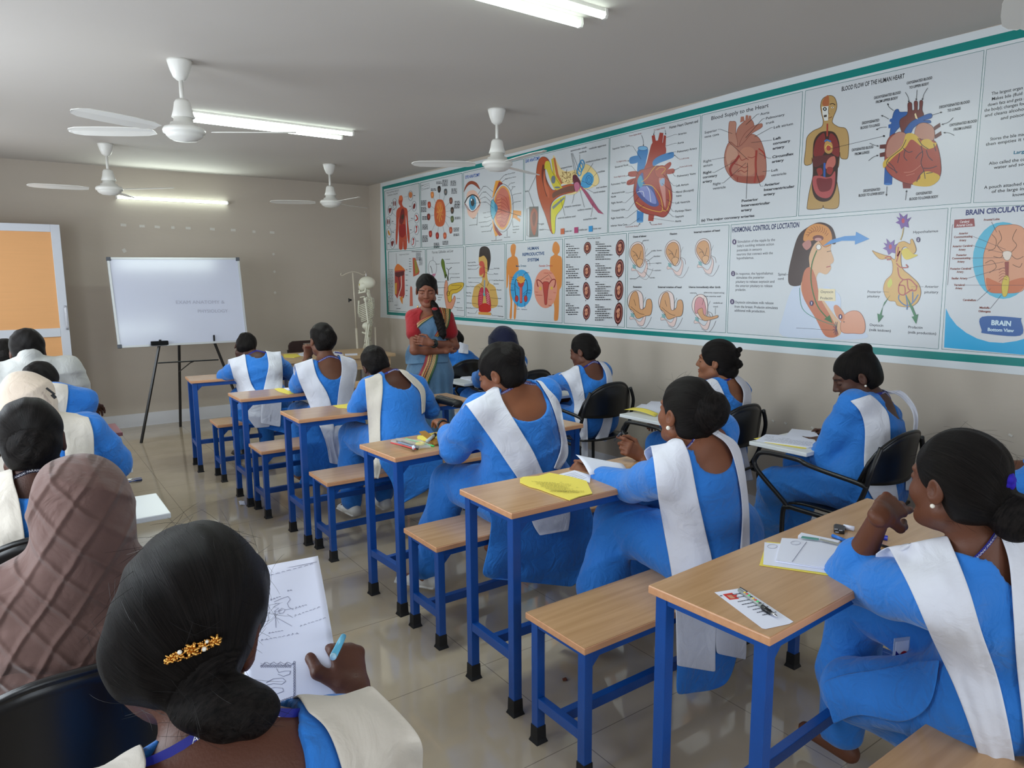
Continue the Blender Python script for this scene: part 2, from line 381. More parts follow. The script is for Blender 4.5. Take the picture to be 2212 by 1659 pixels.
for lab, u, v, an in (('ceiling fan nearest the camera among those fully in view, lower left of the long tubes', 387, 130, (150, 30-62, 270-65)), ('ceiling fan at the front left, above the wall tube', 228, 314, (178, 66, -54+12)),
    ('ceiling fan at the front right, beside the corner of the room', 711, 358, (158, 30, 274)), ('ceiling fan in front of the top edge of the banner', 1073, 236, (150, 25, 265))):
    x, y = fan_at(u, v); fan(lab, x, y, [R_(q-35.4+35.4) for q in an])
p = at(2228, -48, z=2.36); fan('fan cut off by the top right corner of the photo', p[0], p[1], [R_(142), R_(262), R_(22)], 2.38)

# ================================================================== signed distance modelling (numpy)
def nz(v): v = np.asarray(v, float); return v/(np.linalg.norm(v)+1e-12)
class Prim:
    def __init__(s, f, lo, hi, op='u', k=0.02): s.f, s.lo, s.hi, s.op, s.k = f, np.array(lo, float), np.array(hi, float), op, k
def cap(a, b, ra, rb=None, op='u', k=0.02):
    a = np.array(a, float); b = np.array(b, float); rb = ra if rb is None else rb
    d = b-a; L2 = d@d+1e-12
    def f(P):
        q = P-a; t = np.clip(q@d/L2, 0, 1); return np.sqrt(((q-t[..., None]*d)**2).sum(-1))-(ra+(rb-ra)*t)
    r = max(ra, rb); return Prim(f, np.minimum(a, b)-r, np.maximum(a, b)+r, op, k)
def ecap(a, b, wa, da, wb, db, side, op='u', k=0.03):
    """capsule of elliptic section: half width w along side, half depth d across it"""
    a = np.array(a, float); b = np.array(b, float); d = b-a; L = np.linalg.norm(d); u = d/L
    s_ = np.array(side, float); s_ = nz(s_-u*(s_@u)); f_ = np.cross(u, s_)
    def f(P):
        q = P-a; t = np.clip(q@u/L, 0, 1); q = q-(t*L)[..., None]*u
        w = wa+(wb-wa)*t; e = da+(db-da)*t; m = np.minimum(w, e)
        x, y, z = q@s_, q@f_, q@u
        k0 = np.sqrt((x/w)**2+(y/e)**2+(z/m)**2)+1e-9; k1 = np.sqrt((x/w**2)**2+(y/e**2)**2+(z/m**2)**2)+1e-9
        return k0*(k0-1)/k1
    r = max(wa, wb, da, db); return Prim(f, np.minimum(a, b)-r, np.maximum(a, b)+r, op, k)
def ell(c, r, B=None, op='u', k=0.02):
    c = np.array(c, float); r = np.array(r, float); B = np.eye(3) if B is None else np.array(B)
    def f(P):
        q = (P-c)@B.T; k0 = np.sqrt(((q/r)**2).sum(-1))+1e-9; k1 = np.sqrt(((q/r**2)**2).sum(-1))+1e-9
        return k0*(k0-1)/k1
    m = r.max(); return Prim(f, c-m, c+m, op, k)
def half(n, p, op='s', k=0.004, lo=None, hi=None):
    """half space on the side of p that n points to (used to cut)"""
    n = nz(n); p = np.array(p, float)
    f = lambda P: -((P-p)@n)
    return Prim(f, [-1e3]*3 if lo is None else lo, [1e3]*3 if hi is None else hi, op, k)
def disp(fn, lo=None, hi=None): return Prim(fn, [-1e3]*3 if lo is None else lo, [1e3]*3 if hi is None else hi, 'd', 0)
def comb(D, d, op, k):
    if op == 'd': return D+d
    if op == 'u':
        h = np.maximum(k-np.abs(D-d), 0)/max(k, 1e-9); return np.minimum(D, d)-h*h*k*0.25
    if op == 's': d = -d
    h = np.maximum(k-np.abs(D-d), 0)/max(k, 1e-9); return np.maximum(D, d)+h*h*k*0.25
def sdf(prims, P):
    D = np.full(P.shape[:-1], 9.0)
    for p in prims: D = comb(D, p.f(P), p.op, p.k)
    return D
def infl(prims, r):
    return prims+[disp(lambda P: -r+0*P[..., 0])]
def bounds(prims):
    u = [p for p in prims if p.op == 'u']
    return np.min([p.lo for p in u], 0), np.max([p.hi for p in u], 0)
def surf(prims, h, lo=None, hi=None, pad=0.02):
    """surface nets over a grid of step h; every primitive is evaluated only near itself"""
    b0, b1 = bounds(prims)
    lo = b0-pad if lo is None else np.maximum(np.array(lo, float), b0-pad); hi = b1+pad if hi is None else np.minimum(np.array(hi, float), b1+pad)
    n = np.maximum(np.ceil((hi-lo)/h).astype(int)+1, 3)
    D = np.full(n, 1.0, np.float32)
    ax = [lo[i]+h*np.arange(n[i]) for i in range(3)]
    for p in prims:
        e = p.k+2.5*h+0.02
        i0 = np.clip(np.floor((p.lo-e-lo)/h), 0, n).astype(int); i1 = np.clip(np.ceil((p.hi+e-lo)/h)+1, 0, n).astype(int)
        if (i1 <= i0).any(): continue
        sl = tuple(slice(a, b) for a, b in zip(i0, i1))
        P = np.stack(np.meshgrid(*[ax[i][sl[i]] for i in range(3)], indexing='ij'), -1)
        D[sl] = comb(D[sl], p.f(P).astype(np.float32), p.op, p.k)
    I = D < 0
    c = n-1
    cnt = np.zeros(c, np.int8)
    for dx in (0, 1):
        for dy in (0, 1):
            for dz in (0, 1): cnt += I[dx:dx+c[0], dy:dy+c[1], dz:dz+c[2]]
    act = (cnt > 0) & (cnt < 8); idx = np.argwhere(act)
    if len(idx) == 0: return np.zeros((0, 3)), np.zeros((0, 4), int)
    num = np.full(c, -1, np.int64); num[tuple(idx.T)] = np.arange(len(idx))
    S = np.zeros((len(idx), 3)); C = np.zeros(len(idx))
    cor = [np.array(q) for q in ((0, 0, 0), (1, 0, 0), (0, 1, 0), (1, 1, 0), (0, 0, 1), (1, 0, 1), (0, 1, 1), (1, 1, 1))]
    for a, b in ((0, 1), (2, 3), (4, 5), (6, 7), (0, 2), (1, 3), (4, 6), (5, 7), (0, 4), (1, 5), (2, 6), (3, 7)):
        A = idx+cor[a]; B = idx+cor[b]; da = D[tuple(A.T)]; db = D[tuple(B.T)]
        m = (da < 0) != (db < 0); t = np.where(m, da/(da-db+1e-12), 0)
        S += (cor[a]+t[:, None]*(cor[b]-cor[a]))*m[:, None]; C += m
    V = lo+h*(idx+S/C[:, None])
    F = []
    for x in range(3):
        y, z = (x+1) % 3, (x+2) % 3
        s0 = [slice(None)]*3; s1 = [slice(None)]*3; s0[x] = slice(0, n[x]-1); s1[x] = slice(1, n[x])
        ch = I[tuple(s0)] != I[tuple(s1)]; e = np.argwhere(ch)
        e = e[(e[:, y] > 0) & (e[:, z] > 0) & (e[:, y] < n[y]-1) & (e[:, z] < n[z]-1)]
        if not len(e): continue
        def nb(dy, dz): q = e.copy(); q[:, y] += dy; q[:, z] += dz; return num[tuple(q.T)]
        Q = np.stack([nb(-1, -1), nb(0, -1), nb(0, 0), nb(-1, 0)], 1)
        fl = I[tuple(e.T)]; Q[~fl] = Q[~fl][:, ::-1]; F.append(Q[(Q >= 0).all(1)])
    return V, np.concatenate(F) if F else np.zeros((0, 4), int)
def relax(V, F, it=1, w=0.5):
    for _ in range(it):
        S = np.zeros_like(V); C = np.zeros(len(V))
        for a in range(4):
            for b in (1, 3):
                np.add.at(S, F[:, a], V[F[:, (a+b) % 4]]); np.add.at(C, F[:, a], 1)
        V = V*(1-w)+w*S/np.maximum(C, 1)[:, None]
    return V
def mobj(name, parts, mats, parent=None, attrs=None, smooth=True, mi=None):
    """parts: list of (V, F) joined in one mesh object; attrs: {name: fn(V)->(n,3)}"""
    V = []; F = []; n = 0; MI = []
    for j, (v, f) in enumerate(parts):
        if len(v) == 0: continue
        V.append(v); F += [tuple(int(q)+n for q in r) for r in f]; n += len(v); MI += [mi[j] if mi else 0]*len(f)
    V = np.concatenate(V); off = np.array(parent.location) if parent is not None else np.zeros(3)
    me = bpy.data.meshes.new(name); me.from_pydata((V-off).tolist(), [], F)
    for a, fn in (attrs or {}).items():
        at_ = me.attributes.new(a, 'FLOAT_VECTOR', 'POINT'); at_.data.foreach_set('vector', np.asarray(fn(V), np.float32).ravel())
    for m in (mats if isinstance(mats, (list, tuple)) else [mats]): me.materials.append(m)
    if mi: me.polygons.foreach_set('material_index', MI)
    if smooth: me.polygons.foreach_set('use_smooth', [True]*len(me.polygons))
    me.update(); o = bpy.data.objects.new(name, me); COL.objects.link(o)
    if parent is not None: o.parent = parent
    return o

# ------------------------------------------------------------------ materials of people
def mat_attr(name, attr, rough, spec=0.4, bump=0.0, bscale=90, sss=0.0, var=0.1, coat=0.0):
    m = bpy.data.materials.new(name); m.use_nodes = True; N = m.node_tree.nodes; L = m.node_tree.links
    b = N['Principled BSDF']; b.inputs['Roughness'].default_value = rough; b.inputs['Specular IOR Level'].default_value = spec
    a = N.new('ShaderNodeAttribute'); a.attribute_name = attr
    tc = N.new('ShaderNodeTexCoord'); n = N.new('ShaderNodeTexNoise'); n.inputs['Scale'].default_value = 18; n.inputs['Detail'].default_value = 5
    L.new(tc.outputs['Object'], n.inputs['Vector'])
    mr = N.new('ShaderNodeMapRange'); mr.inputs['To Min'].default_value = 1-var; mr.inputs['To Max'].default_value = 1+var; L.new(n.outputs['Fac'], mr.inputs['Value'])
    mx = N.new('ShaderNodeVectorMath'); mx.operation = 'SCALE'; L.new(a.outputs['Vector'], mx.inputs[0]); L.new(mr.outputs[0], mx.inputs['Scale'])
    L.new(mx.outputs[0], b.inputs['Base Color'])
    if sss: b.inputs['Subsurface Weight'].default_value = sss; b.inputs['Subsurface Radius'].default_value = (1, 0.35, 0.2); b.inputs['Subsurface Scale'].default_value = 0.01
    if bump:
        n2 = N.new('ShaderNodeTexNoise'); n2.inputs['Scale'].default_value = bscale; n2.inputs['Detail'].default_value = 4; L.new(tc.outputs['Object'], n2.inputs['Vector'])
        bp = N.new('ShaderNodeBump'); bp.inputs['Strength'].default_value = bump; bp.inputs['Distance'].default_value = 0.004; L.new(n2.outputs['Fac'], bp.inputs['Height']); L.new(bp.outputs[0], b.inputs['Normal'])
    return m
SKIN = mat_attr('skin', 'tint', 0.5, 0.35, bump=0.15, bscale=260, sss=0.06)
def mat_hair():
    m = bpy.data.materials.new('black_hair'); m.use_nodes = True; N = m.node_tree.nodes; L = m.node_tree.links
    b = N['Principled BSDF']; b.inputs['Roughness'].default_value = 0.34; b.inputs['Specular IOR Level'].default_value = 0.1
    a = N.new('ShaderNodeAttribute'); a.attribute_name = 'flow'
    n = N.new('ShaderNodeTexNoise'); n.inputs['Scale'].default_value = 1.0; n.inputs['Detail'].default_value = 6; n.inputs['Roughness'].default_value = 0.7; L.new(a.outputs['Vector'], n.inputs['Vector'])
    cr = N.new('ShaderNodeValToRGB'); cr.color_ramp.elements[0].color = (0.0015, 0.0013, 0.0013, 1); cr.color_ramp.elements[1].color = (0.022, 0.0175, 0.016, 1)
    cr.color_ramp.elements[0].position = 0.35; cr.color_ramp.elements[1].position = 0.8
    L.new(n.outputs['Fac'], cr.inputs['Fac']); L.new(cr.outputs['Color'], b.inputs['Base Color'])
    bp = N.new('ShaderNodeBump'); bp.inputs['Strength'].default_value = 0.75; bp.inputs['Distance'].default_value = 0.004; L.new(n.outputs['Fac'], bp.inputs['Height']); L.new(bp.outputs[0], b.inputs['Normal'])
    mr = N.new('ShaderNodeMapRange'); mr.inputs['To Min'].default_value = 0.3; mr.inputs['To Max'].default_value = 0.6; L.new(n.outputs['Fac'], mr.inputs['Value']); L.new(mr.outputs[0], b.inputs['Roughness'])
    return m
HAIR = mat_hair()
def cloth(name, col, rough=0.75, bump=0.35, bscale=16, sheen=0.2, var=0.05):
    m = mat(name, col, rough, 0.25, var=var, scale=5, bump=0, sheen=sheen); N = m.node_tree.nodes; L = m.node_tree.links; b = N['Principled BSDF']
    tc = N.new('ShaderNodeTexCoord'); n = N.new('ShaderNodeTexNoise'); n.inputs['Scale'].default_value = bscale; n.inputs['Detail'].default_value = 3; n.inputs['Distortion'].default_value = 1.6
    L.new(tc.outputs['Object'], n.inputs['Vector'])
    n2 = N.new('ShaderNodeTexNoise'); n2.inputs['Scale'].default_value = 700; L.new(tc.outputs['Object'], n2.inputs['Vector'])
    ad = N.new('ShaderNodeMath'); ad.operation = 'MULTIPLY_ADD'; L.new(n2.outputs['Fac'], ad.inputs[0]); ad.inputs[1].default_value = 0.04; L.new(n.outputs['Fac'], ad.inputs[2])
    bp = N.new('ShaderNodeBump'); bp.inputs['Strength'].default_value = bump; bp.inputs['Distance'].default_value = 0.02; L.new(ad.outputs[0], bp.inputs['Height']); L.new(bp.outputs[0], b.inputs['Normal'])
    return m
TUNIC = cloth('blue_uniform_cotton', (42, 120, 206), bump=.5)
WHITEC = cloth('white_sash_cotton', (216, 218, 228), bump=0.3, bscale=13)
CREAMC = cloth('cream_sash_cotton', (208, 200, 188), bump=0.3, bscale=13)
NAVYC = cloth('navy_headscarf_cloth', (12, 18, 48))
BEIGEC = cloth('beige_headscarf_cloth', (214, 196, 178))
GREYC = cloth('grey_shirt_cloth', (176, 176, 172), bump=0.25)
LANY = mat('lanyard_ribbon', (34, 38, 132), 0.5, 0.4)
PRINT = mat('lanyard_print', (226, 228, 238), 0.6, 0.3)
SHOEW = mat('white_canvas', (222, 220, 214), 0.6, 0.3, bump=0.1, bscale=150)
PEARL = mat('pearl', (235, 228, 214), 0.2, 0.6, coat=0.5)
GOLD = mat('gold', (214, 160, 84), 0.25, 0.6, 1.0)

# ------------------------------------------------------------------ human figure
def basis(f, up=(0, 0, 1), roll=0.0):
    f = nz(f); l = nz(np.cross(f, up)); u = np.cross(l, f)        # l: to the figure's right
    if roll: c, s = math.cos(roll), math.sin(roll); l, u = c*l+s*u, -s*l+c*u
    return np.array([l, f, u])
def head_prims(c, B, s=1.0, face=True):
    """head at ear level c; local x right, y forward, z up"""
    c = np.array(c, float); W = lambda p: c+s*(p[0]*B[0]+p[1]*B[1]+p[2]*B[2])
    E = lambda p, r, **k: ell(W(p), s*np.array(r), B, **k); C = lambda a, b, ra, rb=None, **k: cap(W(a), W(b), s*ra, s*(rb or ra), **k)
    P = [E((0, -.012, .034), (.071, .088, .08)), E((0, .03, -.02), (.058, .06, .082), k=.03),
         C((0, .072, -.088), (.0, .045, -.085), .016, .025, k=.03), C((.046, .0, -.06), (.016, .066, -.09), .018, .015, k=.03), C((-.046, .0, -.06), (-.016, .066, -.09), .018, .015, k=.03)]
    if face:
        for q in (-1, 1):
            P += [E((q*.036, .058, -.028), (.022, .024, .024), k=.02), C((q*.012, .086, .026), (q*.045, .07, .024), .008, .006, k=.012),
                  E((q*.031, .094, .006), (.015, .014, .009), op='s', k=.012), E((q*.031, .0745, .004), (.0135, .0125, .0105), k=.004)]
        P += [C((0, .088, .012), (0, .103, -.024), .007, .0105, k=.012), C((-.013, .093, -.029), (.013, .093, -.029), .0065, k=.007),
              E((0, .088, -.0525), (.021, .0105, .0058), k=.006), E((0, .087, -.063), (.018, .011, .0068), k=.005), E((0, .098, -.0575), (.021, .01, .0014), op='s', k=.003)]
    for q in (-1, 1):
        Bt = np.array([B[0]*math.cos(.3)*1-B[1]*q*math.sin(.3), B[1]*math.cos(.3)+B[0]*q*math.sin(.3), B[2]])
        P += [ell(W((q*.075, -.012, -.006)), s*np.array((.0085, .018, .03)), Bt, k=.008), ell(W((q*.083, -.008, -.002)), s*np.array((.006, .0095, .017)), Bt, op='s', k=.004)]
    return P
def ik(a, c, l1, l2, hint):
    a, c, h = (np.array(q, float) for q in (a, c, hint)); d = c-a; L = np.linalg.norm(d); L_ = min(L, (l1+l2)*0.999); u = d/L
    x = (l1*l1-l2*l2+L_*L_)/(2*L_); y = math.sqrt(max(l1*l1-x*x, 0)); n = h-a; n = n-u*(n@u); return a+u*x+nz(n)*y
def hand_prims(w, d, n, side, curl=0.5, s=1.0, spread=0.12, curls=None, thumb=0.6, k=0.006):
    """w wrist, d direction of the palm, n back-of-hand normal, side: direction of the thumb side"""
    d = nz(d); t = nz(np.array(side)-d*(np.array(side)@d)); n = nz(np.cross(d, t)) * (1 if np.cross(d, t)@np.array(n, float) > 0 else -1)
    w = np.array(w, float); P = [ecap(w-d*.02*s, w+d*.015*s, .024*s, .018*s, .026*s, .016*s, t, k=.015), ecap(w+d*.02*s, w+d*.075*s, .03*s, .0155*s, .037*s, .0125*s, t, k=.015)]
    ang0 = [0.10, 0.03, -0.05, -0.13]; ln = [.071, .079, .073, .058]; off = [.0275, .0095, -.009, -.0265]; rr = [.0088, .0092, .0086, .0076]
    tips = []
    for i in range(4):
        a0 = ang0[i]*spread/0.12; fd = nz(d*math.cos(a0)+t*math.sin(a0)); p = w+d*(.082-(.006 if i == 3 else 0))*s+t*off[i]*s; c = (curls[i] if curls else curl); th = 0
        for j, q in enumerate((.46, .3, .24)):
            th += c*(0.9, 1.05, 0.75)[j]; e = p+(fd*math.cos(th)-n*math.sin(th))*ln[i]*q*s
            r0 = rr[i]*s*(1-.08*j); P.append(cap(p, e, r0, r0*.94, k=k if j else .01)); p = e
        tips.append(p)
    a = w+d*.022*s+t*.022*s-n*.006*s; b = a+nz(d*.75+t*.75-n*thumb*.5)*.044*s; c_ = b+nz(d*.9+t*(.35-thumb*.5)-n*thumb*.5)*.034*s; e = c_+nz(d*.9-t*thumb*.5-n*thumb*.3)*.026*s
    P += [cap(a, b, .0135*s, .0115*s, k=.012), cap(b, c_, .011*s, .0098*s, k=k), cap(c_, e, .0098*s, .0078*s, k=k)]
    return P, tips+[e]
def fold_noise(c, amp, f=38.0, seed=0, axis=(0, 0, 1)):
    """soft creases running across axis"""
    rs = np.random.RandomState(seed); K = [nz(rs.randn(3)+2.2*np.array(axis)*(1 if i % 2 else -1)) for i in range(5)]; ph = rs.rand(5)*6.28
    def g(P):
        q = P-c; w = 0.5*np.sin(q@K[0]*f*.35+ph[0])+0.4*np.sin(q@K[1]*f*.5+ph[1])
        v = np.sin(q@K[2]*f+ph[2]+1.6*w)*0.6+np.sin(q@K[3]*f*1.7+ph[3]+1.9*w)*0.4
        m = 0.5+0.5*np.sin(q@K[4]*f*.4+ph[4]+w)
        return -amp*(1-np.abs(v))**2*m
    return disp(g)

def strands(p, n, length=.05, lift=.35, seed=0, r=.00022, zone=None):
    rs = np.random.RandomState(seed); me = p.hairo.data; V = np.array([v.co[:] for v in me.vertices])+np.array(p.root.location); Nn = np.array([v.normal[:] for v in me.vertices])
    mb = MB(); A = nz(p.bc-p.head); ok = np.arange(len(V))
    if zone is not None: ok = ok[zone(((V-p.head)@p.HB.T)/p.hs)]
    for i in rs.choice(ok, n):
        q = V[i]-Nn[i]*.001; t = nz(np.cross(Nn[i], rs.randn(3))*.5+(A-Nn[i]*(A@Nn[i]))*rs.choice([-1, 1])); L = length*rs.uniform(.4, 1.2); c = rs.randn(3)*.25; pts = [q]
        for j in range(6): q = q+nz(t+Nn[i]*lift*(1-j/7)+c*j/6)*L/6; pts.append(q)
        mb.tube(pts, [r]*6+[r*.4], 3)
    o = mb.build('loose_strands', HAIR, p.root); o['kind'] = 'stuff'; return o
class Person:
    """all joints in room coordinates"""
    def __init__(s, label, hip, neck, head, face, tint=(88, 52, 36), scale=1.0, fat=1.0, roll=0.0, hs=1.0, fine=0.006, group=None, shoulder=None, seed=1, facing=None, category='person'):
        s.fine = fine; s.sc = scale; s.fat = fat; s.hs = hs; s.seed = seed
        s.hip = np.array(hip, float); s.neck = np.array(neck, float); s.head = np.array(head, float)
        s.HB = basis(face, roll=roll); s.up = nz(s.neck-s.hip)
        fc = np.array(facing if facing is not None else (0, 1, 0), float); s.r = nz(np.cross(fc, s.up)); s.f = np.cross(s.up, s.r)
        if shoulder is None: shoulder = 0.0
        k = scale
        s.SR = s.neck+s.r*.152*k*fat**.5-s.up*.068*k+s.f*(.02+shoulder)*k; s.SL = s.neck-s.r*.152*k*fat**.5-s.up*.068*k+s.f*(.02+shoulder)*k
        s.t = np.array(srgb(tint)[:3]); s.root = thing('person', label, category, (s.hip[0], s.hip[1], 0), group)
        s.torso = [ecap(s.hip-s.r*.06*k, s.hip+s.r*.06*k, .115*k*fat, .115*k*fat, .115*k*fat, .115*k*fat, s.up, k=.05),
                   ecap(s.hip+s.up*.03*k, s.hip+s.up*.2*k, .15*k*fat, .112*k*fat, .122*k*fat, .1*k*fat, s.r, k=.06),
                   ecap(s.hip+s.up*.2*k, s.neck-s.up*.15*k, .122*k*fat, .1*k*fat, .148*k*fat**.6, .105*k*fat**.6, s.r, k=.06),
                   ecap(s.neck-s.up*.15*k, s.neck-s.up*.06*k, .148*k*fat**.6, .1*k, .12*k, .07*k, s.r, k=.05),
                   cap(s.SL, s.neck-s.up*.022*k-s.r*.03, .046*k, .042*k, k=.045), cap(s.SR, s.neck-s.up*.022*k+s.r*.03, .046*k, .042*k, k=.045),
                   ecap(s.neck-s.up*.13*k+s.f*.055*k-s.r*.06*k, s.neck-s.up*.13*k+s.f*.055*k+s.r*.06*k, .06*k, .05*k, .06*k, .05*k, s.up, k=.05)]
        s.neckp = [cap(s.neck-s.up*.03*k, s.head-s.HB[2]*.03-s.HB[1]*.012, .056*k, .049*k, k=.035)]
        s.arms = []; s.legs = []; s.hands = []; s.handw = []; s.extra = []; s.sleeve = []; s.el = {}; s.wr = {}; s.thigh = []; s.mark = []
    def arm(s, side, wrist, elbow=None, hint=None, hd=None, hn=(0, 0, 1), thumb_dir=None, curl=0.6, curls=None, sleeve=0.35, spread=0.12, thumb=0.6, loose=1.0, hsc=None, hand=True):
        k = s.sc; S = s.SL if side == 'L' else s.SR; w = np.array(wrist, float)
        if elbow is None: e = ik(S, w, .265*k, .235*k, np.array(hint if hint is not None else S-np.array([0, 0.1, .4])))
        else: e = np.array(elbow, float)
        s.el[side] = e; s.wr[side] = w
        s.arms += [cap(S, e, .047*k*s.fat**.7, .038*k*s.fat**.5, k=.04), cap(e, e+(w-e)*.35, .038*k*s.fat**.5, .037*k*s.fat**.5, k=.02), cap(e+(w-e)*.35, w, .036*k, .0235*k, k=.02)]
        c = e+(w-e)*sleeve
        s.sleeve += [cap(S, S+(e-S)*.5, .05*k*s.fat**.7*loose, .049*k*s.fat**.6*loose, k=.03), cap(S+(e-S)*.5, e, .049*k*s.fat**.6*loose, .045*k*s.fat**.5*loose, k=.025), cap(e, c, .045*k*s.fat**.5*loose, .041*k*loose, k=.02)]
        d = nz(np.array(hd, float)) if hd is not None else nz(w-e); td = np.array(thumb_dir if thumb_dir is not None else (s.r if side == 'L' else -s.r), float)
        if hand:
            P, tips = hand_prims(w, d, hn, td, curl, (hsc or .93)*k, spread, curls, thumb); s.hands.append(P); s.tips = tips; s.handw.append((w, w+d*.1))
        return e, tips if hand else None
    def leg(s, side, knee, ankle, toe=(0, 1, 0), loose=1.0, foot=True):
        k = s.sc; h = s.hip+(s.r if side == 'R' else -s.r)*.085*k+np.array([0, 0, -.01]); kn = np.array(knee, float); an = np.array(ankle, float)
        s.thigh += [cap(h, kn, .088*k*s.fat**.5*loose, .062*k*loose, k=.05)]
        s.legs += [cap(h, kn, .086*k*loose, .066*k*loose, k=.05), cap(kn, kn+(an-kn)*.5, .066*k*loose, .066*k*loose, k=.04), cap(kn+(an-kn)*.5, an+(kn-an)*.08, .066*k*loose, .05*k*loose, k=.04)]
        s.extra += [cap(kn+(an-kn)*.5, an, .045*k, .032*k, k=.03)]
        if foot:
            t = nz(toe); g = an+np.array([0, 0, -.03]); s.extra += [cap(g-t*.03, g+t*.12, .03, .022, k=.03)]
            s.mark.append((an, t))
        return kn
    # ---- meshes
    def skinmesh(s, torso=True, faceh=None, handh=None):
        al = s.torso+s.neckp+s.arms+head_prims(s.head, s.HB, s.hs)+s.extra
        for h in s.hands: al = al+h
        H = s.head; parts = []; n = s.fine
        parts.append(surf(al, n*2, lo=None, hi=(99, 99, H[2]-.13*s.hs) if not torso else None) if False else surf(s.torso+s.neckp+s.arms+s.extra, n*2))
        hd = s.neckp+head_prims(H, s.HB, s.hs)
        parts.append(surf(hd, faceh or n*.8))
        for i, h in enumerate(s.hands):
            w, m = s.handw[i]; a = [p for p in s.arms if np.linalg.norm((np.array(w)-np.clip(w, p.lo, p.hi))) < .01]
            parts.append(surf(a+h, handh or max(n*.55, .0028), lo=w-.13, hi=w+.26)if False else surf(h+[cap(w, w+nz(s.el_of(w)-w)*.06, .0235*s.sc, .026*s.sc, k=.01)], handh or max(n*.55, .0028)))
        t = s.t; Hc, HB, hs = s.head, s.HB, s.hs
        def col(V):
            C = np.tile(t, (len(V), 1)); q = ((V-Hc)@HB.T)/hs
            lip = ((q[:, 0]/.021)**2+((q[:, 2]+.0575)/.0115)**2 < 1) & (q[:, 1] > .07)
            C[lip] = t*np.array([1.0, .62, .64])
            for sg in (-1, 1):
                bx = (q[:, 0]*sg-.031)/.019; br = (np.abs(bx) < 1) & (np.abs(q[:, 2]-.0235+.003*bx*bx) < .0028) & (q[:, 1] > .05); C[br] = t*.12
                ly = (np.abs(bx) < .85) & (np.abs(q[:, 2]+.0035-.003*bx*bx) < .0014) & (q[:, 1] > .05); C[ly] = t*.08
            return C
        return mobj('body', parts, SKIN, s.root, {'tint': col})
    def el_of(s, w):
        for k_ in s.wr:
            if np.allclose(s.wr[k_], w): return s.el[k_]
    def tunic(s, m=None, neck=(0.0, 0.0, 0.075, 0.075), skirt=True, h=None, folds=.009, cutneck=True, extra=None, name='tunic', front=(0, 0, .06)):
        k = s.sc; T = infl(s.torso+s.sleeve, .008)
        base = [p for p in s.torso]+s.sleeve
        if skirt: base += [p for p in s.thigh]
        P = list(base)+(extra or [])+[disp(lambda Q: -.009+0*Q[..., 0]), fold_noise(s.hip, folds, 30, s.seed, s.up)]
        s.cloth = list(P)
        if cutneck:
            c = s.neck-s.f*.06*k+s.r*neck[0]-s.up*neck[1]; B = np.array([s.r, s.f, s.up])
            P.append(ell(c-s.f*.02, (neck[2], .1, neck[3]), B, op='s', k=.004))
            P.append(cap(s.neck-s.up*.02, s.neck+s.up*.2, .075*k, .1*k, op='s', k=.004))
            P.append(ell(s.neck+s.f*.09*k-s.up*front[2]*.6, (.07, .07, front[2]), B, op='s', k=.004))
        for sd in s.el: pass
        V, F = surf(P, h or max(s.fine*1.35, .0075))
        s.tun = mobj(name, [(V, F)], m or TUNIC, s.root); return s.tun
    def trousers(s, m=None, h=None, folds=.012, name='trousers'):
        P = list(s.legs)+[fold_noise(s.hip, folds, 26, s.seed+9, (0.3, 1, .2))]
        return mobj(name, [surf(P, h or max(s.fine*1.5, .009))], m or TUNIC, s.root)
    def shoe(s, i, m=None, sole=None):
        an, t = s.mark[i]; up = np.array([0, 0, 1.0]); sd = nz(np.cross(t, up)); g = np.array([an[0], an[1], an[2]-.055])
        P = [ecap(g-t*.045+up*.028, g+t*.06+up*.024, .034, .034, .036, .028, sd, k=.03), ecap(g+t*.06+up*.02, g+t*.15+up*.014, .037, .026, .03, .018, sd, k=.03), cap(g-t*.03+up*.04, g-t*.025+up*.06, .034, .034, k=.02), cap(g-t*.02+up*.06, g-t*.02+up*.12, .026, .027, op='s', k=.005), half((0, 0, -1), g-up*.003, k=.002)]
        o = mobj('shoe', [surf(P, .006)], m or SHOEW, s.root)
        S = [ecap(g-t*.05+up*.003, g+t*.16+up*.003, .036, .012, .034, .012, sd, k=.01), half((0, 0, -1), g-up*.004, k=.001), half((0, 0, 1), g+up*.012, k=.001)]
        mobj('sole', [surf(S, .006)], sole or m or SHOEW, o if False else s.root)
        return o
    def hair(s, bun=None, style='bun', extra=None, bunr=(.045, .045, .045), vol=1.0, flowk=60.0, name='hair', hairline=0.0):
        H, B, q = s.head, s.HB, s.hs; W = lambda p: H+q*(p[0]*B[0]+p[1]*B[1]+p[2]*B[2])
        P = [ell(W((0, -.014, .036)), q*np.array((.0795*vol, .0965*vol, .0885*vol)), B), ell(W((0, -.045, -.022)), q*np.array((.067, .058, .066)), B, k=.03)]
        P += [ell(W((0, .098, -.038+hairline)), q*np.array((.066, .075, .094)), B, op='s', k=.012), half(-B[2]-.25*B[1], W((0, -.04, -.078)), k=.02)]
        for sg in (-1, 1): P += [ell(W((sg*.09, -.004, -.026)), q*np.array((.03, .03, .036)), B, op='s', k=.012)]
        bc = W(bun) if bun is not None else W((0, -.1, 0))
        if bun is not None: P.append(ell(bc, q*np.array(bunr), B, k=.012))
        if extra: P += extra(W, q, B)
        A = nz(bc-H)
        e1 = nz(np.cross(A, B[0])) if abs(A@B[0]) < .9 else nz(np.cross(A, B[2])); e2 = np.cross(A, e1)
        br = max(bunr)*q
